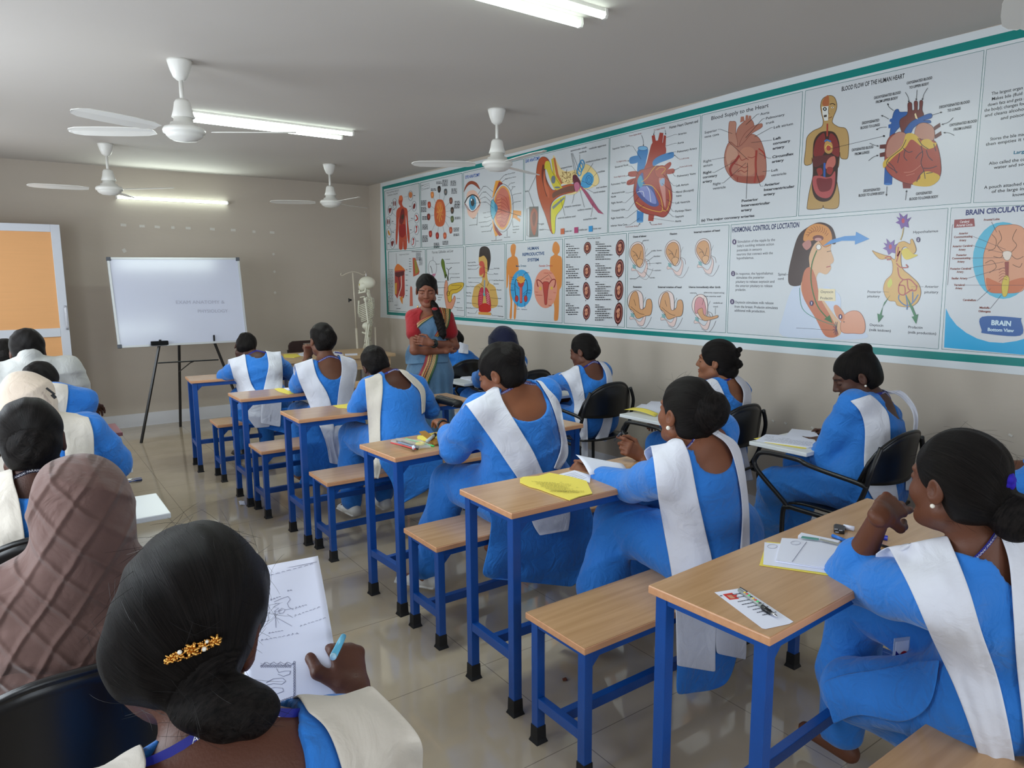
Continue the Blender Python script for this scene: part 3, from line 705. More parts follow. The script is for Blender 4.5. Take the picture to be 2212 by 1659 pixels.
        def flow(V):
            d = V-H; x, y = d@e1, d@e2; rr = np.sqrt(x*x+y*y)+1e-6
            a = np.stack([x/rr*flowk, y/rr*flowk, (d@A)*18], 1)
            if bun is not None:
                db = V-bc; rb = np.linalg.norm(db, axis=1); ins = rb < br*1.04
                ph = np.arctan2(db@e2, db@e1); a[ins] = np.stack([rb[ins]/q*260+ph[ins]*1.5, ph[ins]*2, (db@A)[ins]*240], 1)
            return a
        P.append(disp(lambda Q: .0022*np.sin(((Q-H)@e1)*90+3*np.sin(((Q-H)@e2)*40))*np.sin(((Q-H)@e2)*70)))
        s.hairo = mobj(name, [surf(P, s.fine*.9)], HAIR, s.root, {'flow': flow}); s.bc = bc; return s.hairo
    def lanyard(s, text=None, color=None, tilt=.3, r=.068, w=.0075, dz=.0):
        """ribbon lying on the neck, high at the nape, low in front"""
        al = s.torso+s.neckp; c0 = s.neck+s.up*(.012+dz); n = 44; pts = []; nr = []
        for i in range(n):
            a = 2*math.pi*i/n; d = nz(-s.f*math.cos(a)+s.r*math.sin(a)); z = math.cos(a)*.018-(1-math.cos(a))*.03-(max(0, -math.cos(a)))**2*.06
            o = c0+s.up*z; t = .02
            for _ in range(30): t += max(float(sdf(al, (o+d*t)[None])[0]*-1), 0)*.9+.0 if sdf(al, (o+d*t)[None])[0] < .0045 else 0
            P0 = o+d*(t+.0015); pts.append(P0); nr.append(d)
        V = []; F = []; P = np.array(pts)
        for _ in range(2): P = (np.roll(P, 1, 0)+2*P+np.roll(P, -1, 0))/4
        for i in range(n):
            for e in (0, .0016):
                for q in (-w, w): V.append(P[i]+s.up*q*.9+nr[i]*(e+.001)-s.f*0)
        for i in range(n):
            j = (i+1) % n; a, b = 4*i, 4*j; F += [(a, b, b+1, a+1), (a+2, a+3, b+3, b+2), (a, a+2, b+2, b), (a+1, b+1, b+3, a+3)]
        o = mobj('lanyard', [(np.array(V), F)], color or LANY, s.root, smooth=False); s.lp = P; s.ln = nr
        if text: s.ltext(text, w, o)
        return o
    def ltext(s, text, w, par, a0=-75, rev=False):
        cu = bpy.data.curves.new('t', 'FONT'); cu.body = text; cu.size = 1; cu.extrude = 0; ob = bpy.data.objects.new('t', cu); COL.objects.link(ob)
        bpy.context.view_layer.update(); me = ob.to_mesh(); V = np.array([v.co[:] for v in me.vertices]); F = [tuple(p.vertices) for p in me.polygons]; ob.to_mesh_clear()
        bpy.data.objects.remove(ob); bpy.data.curves.remove(cu)
        P = s.lp; n = len(P); D = np.linalg.norm(np.roll(P, -1, 0)-P, axis=1); cum = np.concatenate([[0], np.cumsum(D)]); k = w*1.25; tot = V[:, 0].max()*k
        start = cum[-1]-tot/2 if True else 0
        out = []
        for x, y, z in V:
            q = (start+x*k) % cum[-1]; i = min(int(np.searchsorted(cum, q, 'right')-1), n-1); f = (q-cum[i])/D[i]; j = (i+1) % n
            out.append(P[i]*(1-f)+P[j]*f+s.up*((y-.36)*k)+(s.ln[i]*(1-f)+s.ln[j]*f)*.0034)
        mobj('lanyard_text', [(np.array(out), F)], PRINT, s.root, smooth=False)
    def earring(s, m=None, sides=('L',), r=.0055):
        for sd in sides:
            q = -1 if sd == 'L' else 1; c = s.head+s.hs*(q*.081*s.HB[0]-.012*s.HB[1]-.037*s.HB[2])
            mobj('earring', [surf([ell(c, (r, r, r))], .0016)], m or PEARL, s.root)

def march(prims, o, d, t0, t1, off=.004, steps=70):
    """first distance along rays o+d*t where the surface grown by off is met; nan where it is missed"""
    t = np.full(len(o), float(t0)); hit = np.zeros(len(o), bool)
    for _ in range(steps):
        r = sdf(prims, o+d*t[:, None])-off; m = ~hit & (t < t1); hit |= (r < .0006) & (t < t1); t = np.where(m & ~hit, t+np.maximum(r*.75, .0008), t)
    return np.where(hit, t, np.nan)
def drape(p, name, rows, m=None, cols=9, off=.006, over=True, thick=.003, fold=.004, prims=None, seed=0, far=None, under=None, parent=None, sub=5, front=(.05,)):
    """a cloth band lying on the figure: rows of (left, right[, y]) sight points; falls free (plane y) where it leaves the body"""
    prims = prims or p.cloth; K = len(rows); L = np.array([r[0] for r in rows], float); R = np.array([r[1] for r in rows], float); Y = [r[2] if len(r) > 2 else None for r in rows]
    def res(A):
        out = []
        for i in range(K-1):
            p0, p1, p2, p3 = A[max(i-1, 0)], A[i], A[i+1], A[min(i+2, K-1)]
            for j in range(sub):
                t = j/sub; out.append(.5*(2*p1+(p2-p0)*t+(2*p0-5*p1+4*p2-p3)*t*t+(3*p1-p0-3*p2+p3)*t**3))
        out.append(A[-1]); return np.array(out)
    L = res(L); R = res(R); n = len(L); YY = []
    for i in range(n):
        j = i//sub; YY.append(Y[min(j, K-1)] if Y[min(j, K-1)] is not None and (i % sub == 0 or Y[min(j+1, K-1)] is not None) else None)
    G = np.zeros((n, cols, 3)); Tm = np.full((n, cols), np.nan); D = np.zeros((n, cols, 3))
    for j in range(cols):
        w = j/(cols-1); UV = L*(1-w)+R*w; D[:, j] = np.array([ray(u, v) for u, v in UV])
    dn = np.linalg.norm(D, axis=2)
    dist = np.linalg.norm(p.hip-CAM)
    Dn = D/dn[..., None]
    Tm = march(prims, np.tile(CAM, (n*cols, 1)), Dn.reshape(-1, 3), dist-1.1 if dist > 1.5 else .2, dist+1.0, off).reshape(n, cols)
    for i in range(n):
        if YY[i] is not None:
            ty = (YY[i]-CAM[1])/Dn[i, :, 1]; Tm[i] = ty
    ok = ~np.isnan(Tm)
    if not ok.any(): raise RuntimeError('drape %s misses %s' % (name, p.root.name))
    W = ok.copy()
    for _ in range(200):
        if W.all(): break
        A = np.where(W, Tm, 0); S = np.zeros_like(A); C = np.zeros_like(A)
        for ax, sh in ((0, 1), (0, -1), (1, 1), (1, -1)):
            a = np.roll(A, sh, ax); w = np.roll(W, sh, ax).astype(float)
            if ax == 0: w[0 if sh == 1 else -1] = 0
            else: w[:, 0 if sh == 1 else -1] = 0
            S += a*w; C += w
        new = ~W & (C > 0); Tm = np.where(new, S/np.maximum(C, 1), Tm); W |= new
    T0 = Tm.copy()
    for _ in range(3):
        Q = np.pad(Tm, 1, mode='edge'); Tm = .5*Tm+.125*(Q[:-2, 1:-1]+Q[2:, 1:-1]+Q[1:-1, :-2]+Q[1:-1, 2:]); Tm = np.where(ok, np.minimum(Tm, T0), Tm)
    rs = np.random.RandomState(seed+3); ph = rs.rand(6)*6
    ii, jj = np.meshgrid(np.arange(n)/n, np.linspace(0, 1, cols), indexing='ij')
    Fd = fold*(.25+ii)*(np.sin(jj*6.3*1.1+ph[0]+2.2*ii)+.6*np.sin(jj*6.3*2.1+ph[1]-3*ii)+.4*np.sin(ii*14+jj*5+ph[2]))
    G = CAM+Dn*(Tm-np.abs(Fd))[..., None]
    if over:
        prims = [q_ for q_ in p.torso]+[disp(lambda Q: -.011+0*Q[..., 0])]
        f = p.f; up = p.up; rowsN = []; base = G[0]
        for sft in (.025, .05):
            o = base+f*sft+up*.14; t = march(prims, o, np.tile(-up, (cols, 1)), 0, .3, off); t = np.where(np.isnan(t), .14+sft*.9, t); t = np.clip(t, .1, .14+sft*1.2); rowsN.append(o-up*t[:, None])
        last = rowsN[-1]
        for dz in front:
            o = last-up*dz+f*.35; t = march(prims, o, np.tile(-f, (cols, 1)), 0, .5, off); t = np.where(np.isnan(t), .35, t); t = np.clip(t, .3, .38); rowsN.append(o-f*t[:, None])
        G = np.concatenate([np.array(rowsN[::-1]), G]); n += len(rowsN)
    V = G.reshape(-1, 3); F = [(i*cols+j, i*cols+j+1, (i+1)*cols+j+1, (i+1)*cols+j) for i in range(n-1) for j in range(cols-1)]
    o = mobj(name, [(V, F)], m or WHITEC, parent or p.root)
    bm = bmesh.new(); bm.from_mesh(o.data); bmesh.ops.recalc_face_normals(bm, faces=bm.faces); bm.to_mesh(o.data); bm.free()
    sd = o.modifiers.new('cloth', 'SOLIDIFY'); sd.thickness = thick; sd.offset = 0
    ss = o.modifiers.new('soft', 'SUBSURF'); ss.levels = 1; ss.render_levels = 1
    return o

# ================================================================== tablet armchairs
def smooth_path(pts, n=6):
    P = [np.array(p, float) for p in pts]; out = []
    for i in range(len(P)-1):
        p0, p1, p2, p3 = P[max(i-1, 0)], P[i], P[i+1], P[min(i+2, len(P)-1)]
        for j in range(n):
            t = j/n; out.append(.5*(2*p1+(p2-p0)*t+(2*p0-5*p1+4*p2-p3)*t*t+(3*p1-p0-3*p2+p3)*t**3))
    out.append(P[-1]); return out
TABW = mat('white_laminate', (222, 226, 228), 0.3, 0.5)
TABM = mat('maroon_laminate', (120, 66, 74), 0.35, 0.5)
def armchair(label, x, y, tab=None, tabm=None, ang=0.0, zb=0.62, H=0.235, w=0.225, side=-1, group='black tablet armchairs', tz=.7, gap=.235):
    t = thing('tablet_armchair', label, 'chair', (x, y, 0), group)
    T = rotT(x, y, ang)
    TT = lambda L: [T(p) for p in L]
    r = 0.0115
    for s in (-1, 1):
        X = s*w
        MB().tube(TT(smooth_path([(X*1.02, .19, 0.0), (X*1.02, .19, .2), (X*1.02, .19, .4), (X*1.02, .165, .43), (X*1.02, .1, .432), (X*1.02, -.16, .425), (X*1.02, -.185, .4), (X*1.04, -.2, .2), (X*1.06, -.225, 0)])), r, 10).build('leg_frame', BLACKM, t, smooth=True)
        MB().tube(TT(smooth_path([(X*1.02, -.12, .43), (X*1.02, -.175, .53), (X*1.0, -.2, .6), (X*.98, -.225, .7), (X*.8, -.235, .79)])), r, 10).build('back_post', BLACKM, t, smooth=True)
        for yy in (.19, -.225): MB().lathe([(0, 0), (.016, 0), (.016, .02), (.0125, .03), (0, .03)], T((X*(1.02 if yy > 0 else 1.06), yy, 0)), 10).build('foot_cap', RUBBER, t, smooth=True)
    V = []; F = []; nu, nv = 13, 11
    for j in range(nv):
        for i in range(nu):
            a = -1+2*i/(nu-1); b = -1+2*j/(nv-1)
            V.append(T((a*.205*(1-.12*max(b, 0)), b*.195+.0, .437+.016*a*a+.012*max(-b, 0)**2-.02*max(b, 0)**3)))
    for j in range(nv-1):
        for i in range(nu-1): q = j*nu+i; F.append((q, q+1, q+nu+1, q+nu))
    o = MB().add(V, F).build('seat', BLACKP, t, smooth=True); md = o.modifiers.new('thick', 'SOLIDIFY'); md.thickness = .012; md.offset = 0
    V = []; F = []; nu, nv = 21, 9
    for j in range(nv):
        for i in range(nu):
            a = -1+2*i/(nu-1); b = j/(nv-1); hh = H*(1-abs(a)**2.3)**.55 if abs(a) < 1 else 0
            V.append(T((a*w*1.0, -.245+.075*a*a-.03*b*hh/H, zb+.01*(1-a*a)*0+b*max(hh, .012)-.012*(1-a*a))))
    for j in range(nv-1):
        for i in range(nu-1): q = j*nu+i; F.append((q, q+1, q+nu+1, q+nu))
    o = MB().add(V, F).build('backrest', BLACKP, t, smooth=True); md = o.modifiers.new('thick', 'SOLIDIFY'); md.thickness = .014; md.offset = 0
    rim = [V[(nv-1)*nu+i] for i in range(nu)]
    MB().tube(rim, .009, 8).build('backrest_rim', BLACKP, t, smooth=True)
    if tab:
        x0, x1, y0, y1 = tab; X = side*(w+.002)
        MB().box(x0, x1, y0, y1, tz-.02, tz, T).build('tablet', tabm or TABW, t, bevel=.003)
        MB().tube(TT(smooth_path([(X, -.21, .61), (X, -.17, .625), (X, 0, .645), (X*.95, y0-.02, tz-.045), (X*.95, y0+.03, tz-.032), (X*.95, y1-.12, tz-.032), (X*.95, y1-.07, tz-.06), (X*.97, y1-.075, tz-.12), (X, .2, .46), (X, .17, .43)])), r, 10).build('arm_tube', BLACKM, t, smooth=True)
    return t
CH = {}
RX = 3.24
for key, lab, x, y, tab in (('R4', 'black tablet armchair by the wall, nearest one, with its white tablet fully in view', RX-.03, 1.75, (-.185, .15, .11, .43)),
        ('R3', 'black tablet armchair by the wall, its tablet holding a curled yellow sheet', RX-.02, 2.6, (-.195, .14, .16, .52)),
        ('R2', 'black tablet armchair in the gap to the right of the broad-backed student', RX, 3.66, (-.215, .12, .2, .52)),
        ('R1', 'black armchair of the navy-scarfed student, mostly hidden behind a head', RX, 4.5, (-.3, .1, .3, .62)),
        ('R0', 'black armchair showing beside the hip of the woman in the saree', RX-.02, 5.42, None),
        ('R5', 'tablet armchair cut off by the right edge of the photo, papers on it', RX+.02, .78, (-.18, .16, .2, .52))):
    CH[key] = armchair(lab, x, y, tab)
for key, lab, x, y, tab, tm in (('L6', 'large black armchair back at the bottom left, behind the brown-scarfed student', .045, 1.63, None, None),
        ('L5', 'black armchair under the short-haired dark head, white tablet beside it', .03, 2.5, (.02, .39, .22, .52), TABW),
        ('L4', 'black armchair of the beige-scarfed student, steel arm end showing', .1, 3.28, (-.0, .3, .22, .5), TABW),
        ('L3', 'armchair with a maroon tablet edge showing near the front wall skirting', .1, 4.1, (.0, .37, .3, .62), TABM),
        ('L2', 'armchair of the grey-shirted person, only its arm end showing', .1, 4.85, (-.05, .22, .22, .5), TABW),
        ('L1', 'armchair at the far left, hidden by the person in front', .0, 5.7, None, None),
        ('L7', 'armchair under the nearest person, at the bottom edge of the photo', .2, .82, None, None)):
    CH[key] = armchair(lab, x, y, tab, tm, side=1, zb=.655 if key == 'L6' else .62, H=.215 if key == 'L6' else .235)
for key, dx in (('L4', .03), ('L2', .0)):
    c = CH[key].location; MB().tube([(c.x+.2+dx, c.y+.1, .672), (c.x+.29+dx, c.y+.17, .655)], .012, 10).tube([(c.x+.225+dx, c.y+.12, .655), (c.x+.235+dx, c.y+.1, .6)], .009, 8).build('arm_end', CHROME, CH[key], smooth=True)

# ================================================================== people
def P(u, v, y): return at(u, v, y=y)
def onray(u, v, c, dist, near=True):
    d = nz(ray(u, v)); o = CAM-np.array(c, float); b = o@d; q = b*b-(o@o-dist*dist)
    if q < 0: return CAM-d*b
    return CAM+d*(-b-math.sqrt(q) if near else -b+math.sqrt(q))
def student(label, **k): return Person(label, group='students in blue uniforms', **k)
A3 = np.array
def legs(p, dx=.0, dy=.4, loose=1.1, foot=True, dz=0.0, spread=.1):
    for s, q in (('L', -1), ('R', 1)):
        k = p.hip+A3([q*spread+dx, dy, .0+dz]); p.leg(s, k, A3([k[0]+q*.01, k[1]+.03, .1]), (q*.1, 1, 0), loose=loose, foot=foot)

# A: student nearest the board, bowed over the desk
p = student('student bowed over the farthest desk, two broad sashes down the back, head tilted left', hip=PU(575, 5.74, .56), neck=P(553, 768, 5.86), head=P(530, 752, 5.95), face=(.1, .75, -.65), roll=-.35, tint=(70, 44, 34), fine=.008, seed=2)
p.arm('L', P(512, 812, 6.22), elbow=P(484, 812, 6.04), curl=.6, sleeve=.75); p.arm('R', P(600, 800, 6.2), elbow=P(628, 808, 5.98), sleeve=.75)
legs(p, .0, .4, 1.15); p.skinmesh(); p.tunic(neck=(0, .0, .05, .035)); p.trousers(); p.hair(bun=(-.02, -.075, .05), bunr=(.045, .04, .04)); p.lanyard(color=LANY)
for i in (0, 1): p.shoe(i, mat('black_shoe', (26, 24, 24), .4, .5))
drape(p, 'sash', [((492, 775), (530, 766)), ((500, 800), (534, 795)), ((508, 830), (546, 835)), ((520, 868), (575, 868), 5.56), ((530, 895), (585, 900), 5.55), ((552, 925), (582, 922), 5.55)], seed=1)
drape(p, 'sash', [((576, 762), (606, 757)), ((580, 790), (610, 785)), ((574, 820), (611, 820)), ((566, 860), (609, 860), 5.55), ((563, 915), (606, 923), 5.54)], seed=2)
drape(p, 'tunic_hem', [((500, 885), (640, 880), 5.57), ((505, 905), (640, 905), 5.56), ((590, 930), (652, 945), 5.55)], m=TUNIC, over=False, seed=3)

# B: upright student with wrist watch at the chin
p = student('upright student with a high rounded bun, left hand with a watch raised to the face', hip=PU(722, 4.7, .56), neck=P(706, 778, 4.7), head=P(695, 735, 4.74), face=(-.05, 1, -.03), tint=(104, 64, 44), fine=.008, seed=3, hs=1.0)
p.arm('L', P(664, 772, 4.98), elbow=P(643, 833, 4.9), curl=1.2, hn=(-.6, -.6, .3), hd=(.15, .1, .8), sleeve=.45); p.arm('R', p.SR+A3([.0, .42, -.22]), hint=p.SR+A3([.3, 0, -.5]), sleeve=.45)
legs(p, .0, .42, 1.2); p.skinmesh(); p.tunic(neck=(0, .01, .085, .12)); p.trousers(); p.hair(bun=(.012, -.082, .012), bunr=(.062, .045, .07)); p.lanyard('INSTITUTE & ANNAI PARAMEDICAL')
MB().tube([p.wr['L']+A3([math.cos(a)*.03, math.sin(a)*.03, -.01+.01*math.cos(a)]) for a in np.linspace(0, 6.28, 14)[:-1]], .006, 8, closed=True).build('wrist_watch', BLACKP, p.root, smooth=True)
drape(p, 'sash', [((636, 785), (675, 773)), ((645, 820), (685, 812)), ((662, 860), (705, 845)), ((672, 885), (716, 876)), ((690, 920), (722, 925), 4.47), ((705, 960), (722, 960), 4.46), ((712, 1000), (735, 1005), 4.46)], seed=4)
drape(p, 'sash', [((735, 770), (768, 778)), ((738, 800), (772, 800)), ((732, 840), (765, 840)), ((728, 875), (762, 880)), ((722, 930), (752, 925), 4.48), ((722, 985), (748, 975), 4.47), ((728, 1003), (757, 995), 4.46)], seed=5)
drape(p, 'tunic_hem', [((665, 915), (790, 905), 4.52), ((652, 960), (795, 955), 4.5), ((655, 1010), (797, 1005), 4.49), ((645, 1046), (740, 1050), 4.48)], m=TUNIC, over=False, seed=6, fold=.012)

# C: student leaning forward over the third desk
p = student('student leaning low over the third desk, sash hanging straight down beside her back', hip=PU(868, 3.72, .56), neck=P(850, 812, 3.86), head=P(812, 790, 3.98), face=(.25, .85, -.5), roll=.25, tint=(74, 42, 30), fine=.007, seed=5, fat=1.1)
p.arm('L', P(800, 872, 4.15), elbow=P(772, 882, 3.96), sleeve=.5, curl=.7); p.arm('R', P(915, 880, 4.1), elbow=P(930, 885, 3.9), sleeve=.6)
legs(p, -.03, .42, 1.2); p.skinmesh(); p.tunic(neck=(.0, .015, .085, .1)); p.trousers(); p.hair(bun=(0, -.08, .02), bunr=(.06, .042, .06)); p.lanyard('PARAMEDICAL INSTITUTE')
for i in (0, 1): p.shoe(i)
drape(p, 'sash', [((788, 818), (826, 812)), ((790, 850), (827, 845)), ((794, 900), (822, 900)), ((797, 950), (822, 950)), ((798, 1000), (824, 1000), 3.56), ((802, 1030), (818, 1035), 3.55)], m=CREAMC, seed=7)
drape(p, 'sash', [((868, 806), (884, 806)), ((890, 828), (906, 824)), ((908, 850), (919, 846)), ((911, 895), (918, 890))], m=CREAMC, seed=8)
drape(p, 'tunic_hem', [((822, 960), (950, 950), 3.58), ((820, 1000), (957, 990), 3.56), ((845, 1040), (950, 1040), 3.55), ((855, 1085), (870, 1088), 3.55)], m=TUNIC, over=False, seed=9, fold=.012)

# D: broad student at the desk with the pencil pouch
p = student('broad-backed student, wide white sash slanting across the back, elbow beside the clear pouch', hip=PU(1135, 2.56, .56), neck=P(1112, 838, 2.56), head=P(1083, 806, 2.6), face=(-.42, .85, -.35), fat=1.32, tint=(126, 76, 50), fine=.006, seed=4, roll=.08, hs=1.12, scale=1.04)
p.arm('L', P(958, 922, 2.98), elbow=P(984, 966, 2.76), hn=(0, 0, 1), thumb_dir=(1, 0, 0), curl=.6, sleeve=.5, loose=1.15)
p.arm('R', (p.SR+A3([-.1, .42, -.2])), hint=p.SR+A3([.3, 0, -.5]), sleeve=.4, loose=1.1)
p.leg('L', P(972, 1040, 2.96), A3([P(925, 1180, 2.9)[0], 2.93, .1]), (-.5, .8, 0), loose=1.25)
p.leg('R', p.hip+A3([.14, .42, 0]), p.hip+A3([.14, .44, -.46]), (.1, 1, 0))
p.skinmesh(); p.tunic(neck=(.0, .03, .12, .115)); p.trousers()
p.hair(bun=(0, -.07, .05), bunr=(.062, .052, .055)); strands(p, 90, .045, .4, 7, .00025)
p.lanyard('INSTITUTE  &  ANNAI PARAMEDICAL INSTITUTE'); p.shoe(0)
e = P(955, 920, 2.96)
MB().tube([p.wr['L']+A3([.028*math.cos(a), .012*math.sin(a), .028*math.sin(a)]) for a in np.linspace(0, 6.28, 16)[:-1]], .007, 7, closed=True).build('beaded_bracelet', BLACKP, p.root, smooth=True)
drape(p, 'sash', [((1004, 872), (1078, 836)), ((1022, 895), (1088, 868)), ((1060, 948), (1122, 925)), ((1095, 1000), (1152, 975)), ((1125, 1045), (1175, 1025)), ((1140, 1090), (1205, 1075), 2.4)], seed=1)
drape(p, 'sash', [((1172, 838), (1182, 838)), ((1190, 870), (1208, 868)), ((1206, 920), (1218, 915)), ((1212, 965), (1228, 980)), ((1196, 1012), (1208, 1015))], seed=2)
drape(p, 'sash', [((1140, 1100), (1232, 1090), 2.385), ((1152, 1135), (1232, 1120), 2.38), ((1166, 1157), (1228, 1146), 2.375)], seed=12, over=False)
drape(p, 'tunic_hem', [((1052, 1095), (1265, 1075), 2.402), ((1060, 1130), (1283, 1120), 2.4), ((1052, 1190), (1284, 1180), 2.395), ((1042, 1238), (1266, 1240), 2.39), ((1060, 1250), (1235, 1268), 2.385)], m=TUNIC, over=False, seed=3, fold=.02, cols=15)

# E: student looking up, pen in the raised right hand
p = student('student looking up, pen in raised hand, pearl earring, sash end hanging below the desk', hip=PU(1540, 1.61, .56), neck=P(1500, 945, 1.56), head=P(1483, 893, 1.6), face=(.14, 1, .1), tint=(122, 74, 50), fine=.005, seed=7, hs=1.06, fat=1.04)
e1 = P(1318, 1040, 1.93)
p.arm('L', P(1270, 1030, 2.1), elbow=P(1365, 1050, 1.84), hn=(-.6, -.1, .7), thumb_dir=(.6, .3, .7), curl=1.35, sleeve=.62, loose=1.12, hd=(-.3, .9, .35))
p.arm('R', P(1385, 985, 2.1), elbow=P(1440, 1060, 1.98), hn=(.3, -.6, .6), hd=(-.75, .2, .5), thumb_dir=(-.3, .2, .9), curls=[.5, .9, 1.2, 1.3], sleeve=.4, curl=.8)
p.leg('L', P(1335, 1125, 1.98), A3([1.78, 2.0, .1]), (-.2, 1, 0), loose=1.3); p.leg('R', p.hip+A3([.1, .42, 0]), p.hip+A3([.1, .44, -.46]), loose=1.2)
p.skinmesh(); p.tunic(neck=(.02, .03, .095, .08), h=.0085, folds=.004); p.trousers(folds=.016)
p.hair(bun=(.02, -.085, .025), bunr=(.07, .045, .068)); p.lanyard('PARAMEDICAL INSTITUTE  &  ANNAI PARAMEDICAL', dz=.01); p.earring(r=.0075); strands(p, 120, .05, .35, 6, .00022)
w = p.tips[0]; MB().tube([w+A3([-.03, -.05, .03]), w+A3([.03, .05, -.03])], .0042, 8).build('pen', mat('grey_pen', (70, 72, 82), .3, .5), p.root, smooth=True)
drape(p, 'sash', [((1405, 962), (1474, 949)), ((1412, 1000), (1490, 985)), ((1422, 1080), (1508, 1075)), ((1434, 1150), (1525, 1150)), ((1446, 1215), (1540, 1215)), ((1458, 1300), (1548, 1300), 1.43), ((1461, 1400), (1546, 1400), 1.42), ((1462, 1438), (1546, 1452), 1.42)], seed=1)
drape(p, 'sash', [((1535, 935), (1553, 932)), ((1570, 960), (1590, 955)), ((1590, 1010), (1606, 1000)), ((1603, 1100), (1618, 1100)), ((1598, 1195), (1620, 1200))], seed=2)
drape(p, 'sash', [((1546, 1330), (1612, 1320), 1.43), ((1546, 1400), (1613, 1400), 1.425), ((1552, 1412), (1611, 1425), 1.42)], seed=12, over=False)
drape(p, 'tunic_hem', [((1462, 1270), (1600, 1230), 1.45), ((1462, 1350), (1600, 1340), 1.445), ((1462, 1430), (1592, 1420), 1.44), ((1461, 1493), (1570, 1475), 1.435), ((1475, 1499), (1530, 1492), 1.435)], m=TUNIC, over=False, seed=3, fold=.01)

# F: nearest student on the right, chin on her hand
p = student('nearest student at right, hand at the mouth, low netted bun with blue flower tie', hip=PU(2165, .62, .56), neck=P(2115, 1165, .64), head=P(2068, 1046, .68), face=(.3, .95, -.02), tint=(98, 58, 40), fine=.0042, seed=8, hs=1.03, fat=1.0, scale=1.0)
el = P(1838, 1248, .93); wr = onray(1902, 1112, el, .235)
p.arm('L', wr, elbow=el, hn=(-.2, -.6, .7), hd=(.85, .05, .12), thumb_dir=(.1, -.6, -.6), curls=[.2, .38, .55, .7], sleeve=.3, loose=1.2, hsc=1.0, spread=.1)
p.arm('R', p.SR+A3([.0, .35, -.25]), hint=p.SR+A3([.3, 0, -.5]), sleeve=.4)
p.leg('L', P(1845, 1490, .95), A3([2.08, .66, .2]), (-.2, 1, 0), loose=1.2, foot=False); p.leg('R', p.hip+A3([.1, .42, 0]), p.hip+A3([.1, .44, -.46]), loose=1.2)
p.skinmesh(); p.tunic(neck=(.02, .02, .085, .09), h=.007, folds=.004); p.trousers(folds=.016)
def xF(W, q, B): return []
p.hair(bun=(.03, -.11, -.045), bunr=(.047, .045, .05), hairline=-.004, flowk=80)
p.lanyard('ANNAI PARAMEDICAL  &  INSTITUTE  &', dz=.012); p.earring(r=.0052)
fl = p.bc+A3([.02, .0, .055])
for i, (a, b) in enumerate(((2177, 1037), (2186, 1034), (2178, 1047), (2171, 1040))):
    pass
c = onray(2178, 1038, p.head, .11)
mobj('flower_hair_tie', [surf([ell(c+A3([.012*math.cos(a), .004*math.sin(a*2), .012*math.sin(a)]), (.009, .009, .009), k=.002) for a in np.linspace(0, 6.28, 6)[:-1]]+[ell(c, (.008, .008, .008))], .0022)], mat('blue_felt', (44, 30, 160), .7, .2), p.hairo and p.root)
strands(p, 160, .045, .3, 5, .0002)
hc = onray(2098, 1000, p.head, .098)
MB().tube(smooth_path([hc+A3([.0, 0, .022]), hc+A3([-.008, -.012, .012]), hc+A3([-.006, -.014, -.006]), hc+A3([.0, -.006, -.014])], 4), .0045, 8).tube([hc+A3([-.014, -.006, -.002]), hc+A3([.016, -.012, .004])], .004, 8).build('hair_clip', mat('black_gloss', (8, 8, 10), .1, .6, coat=.6), p.root, smooth=True)
drape(p, 'sash', [((1918, 1180), (2046, 1154)), ((1950, 1240), (2072, 1215)), ((1974, 1290), (2096, 1280)), ((2013, 1380), (2122, 1368)), ((2060, 1480), (2155, 1462)), ((2098, 1580), (2178, 1560)), ((2125, 1668), (2195, 1655))], seed=1, cols=13, fold=.006)
drape(p, 'sash', [((2149, 1133), (2210, 1122)), ((2178, 1207), (2232, 1195)), ((2188, 1320), (2250, 1310)), ((2196, 1440), (2262, 1440)), ((2210, 1570), (2270, 1570)), ((2215, 1690), (2280, 1690))], seed=2, cols=9)
drape(p, 'tunic_flap', [((1985, 1428), (2030, 1425)), ((1900, 1445), (2010, 1520)), ((1830, 1455), (1950, 1560)), ((1785, 1470), (1860, 1545)), ((1776, 1480), (1800, 1565))], m=TUNIC, over=False, prims=p.thigh+p.torso, off=.02, seed=3, fold=.004)
idc = P(1946, 1410, .84)
bd = MB(); bd.box(-.027, .027, -.001, .001, -.043, .043, lambda q: (idc[0]+q[0]*.8, idc[1]+q[1]+q[0]*-.35, idc[2]+q[2])).build('id_card_holder', mat('clear_plastic', (214, 220, 232), .1, .5, alpha=.5), p.root)
MB().box(-.023, .023, -.0022, -.0014, -.038, .034, lambda q: (idc[0]+q[0]*.8, idc[1]+q[1]+q[0]*-.35, idc[2]+q[2])).build('id_card', mat('card_white', (228, 230, 240), .4, .4), p.root)
m_ = MB(); m_.add([(idc[0]+a*.8, idc[1]-.003-a*.35, idc[2]+b) for a, b in ((-.023, -.038), (.023, -.038), (.0, -.012), (-.023, .01))], [(0, 1, 2, 3)]).build('card_blue_field', LANY, p.root)
m_ = MB(); m_.add([(idc[0]+(.006+.014*math.cos(a))*.8, idc[1]-.0036-(.006+.014*math.cos(a))*.35, idc[2]-.008+.014*math.sin(a)) for a in np.linspace(0, 6.28, 20)[:-1]], [tuple(range(19))]).build('card_red_disc', mat('print_red', (196, 44, 52), .5, .3), p.root)

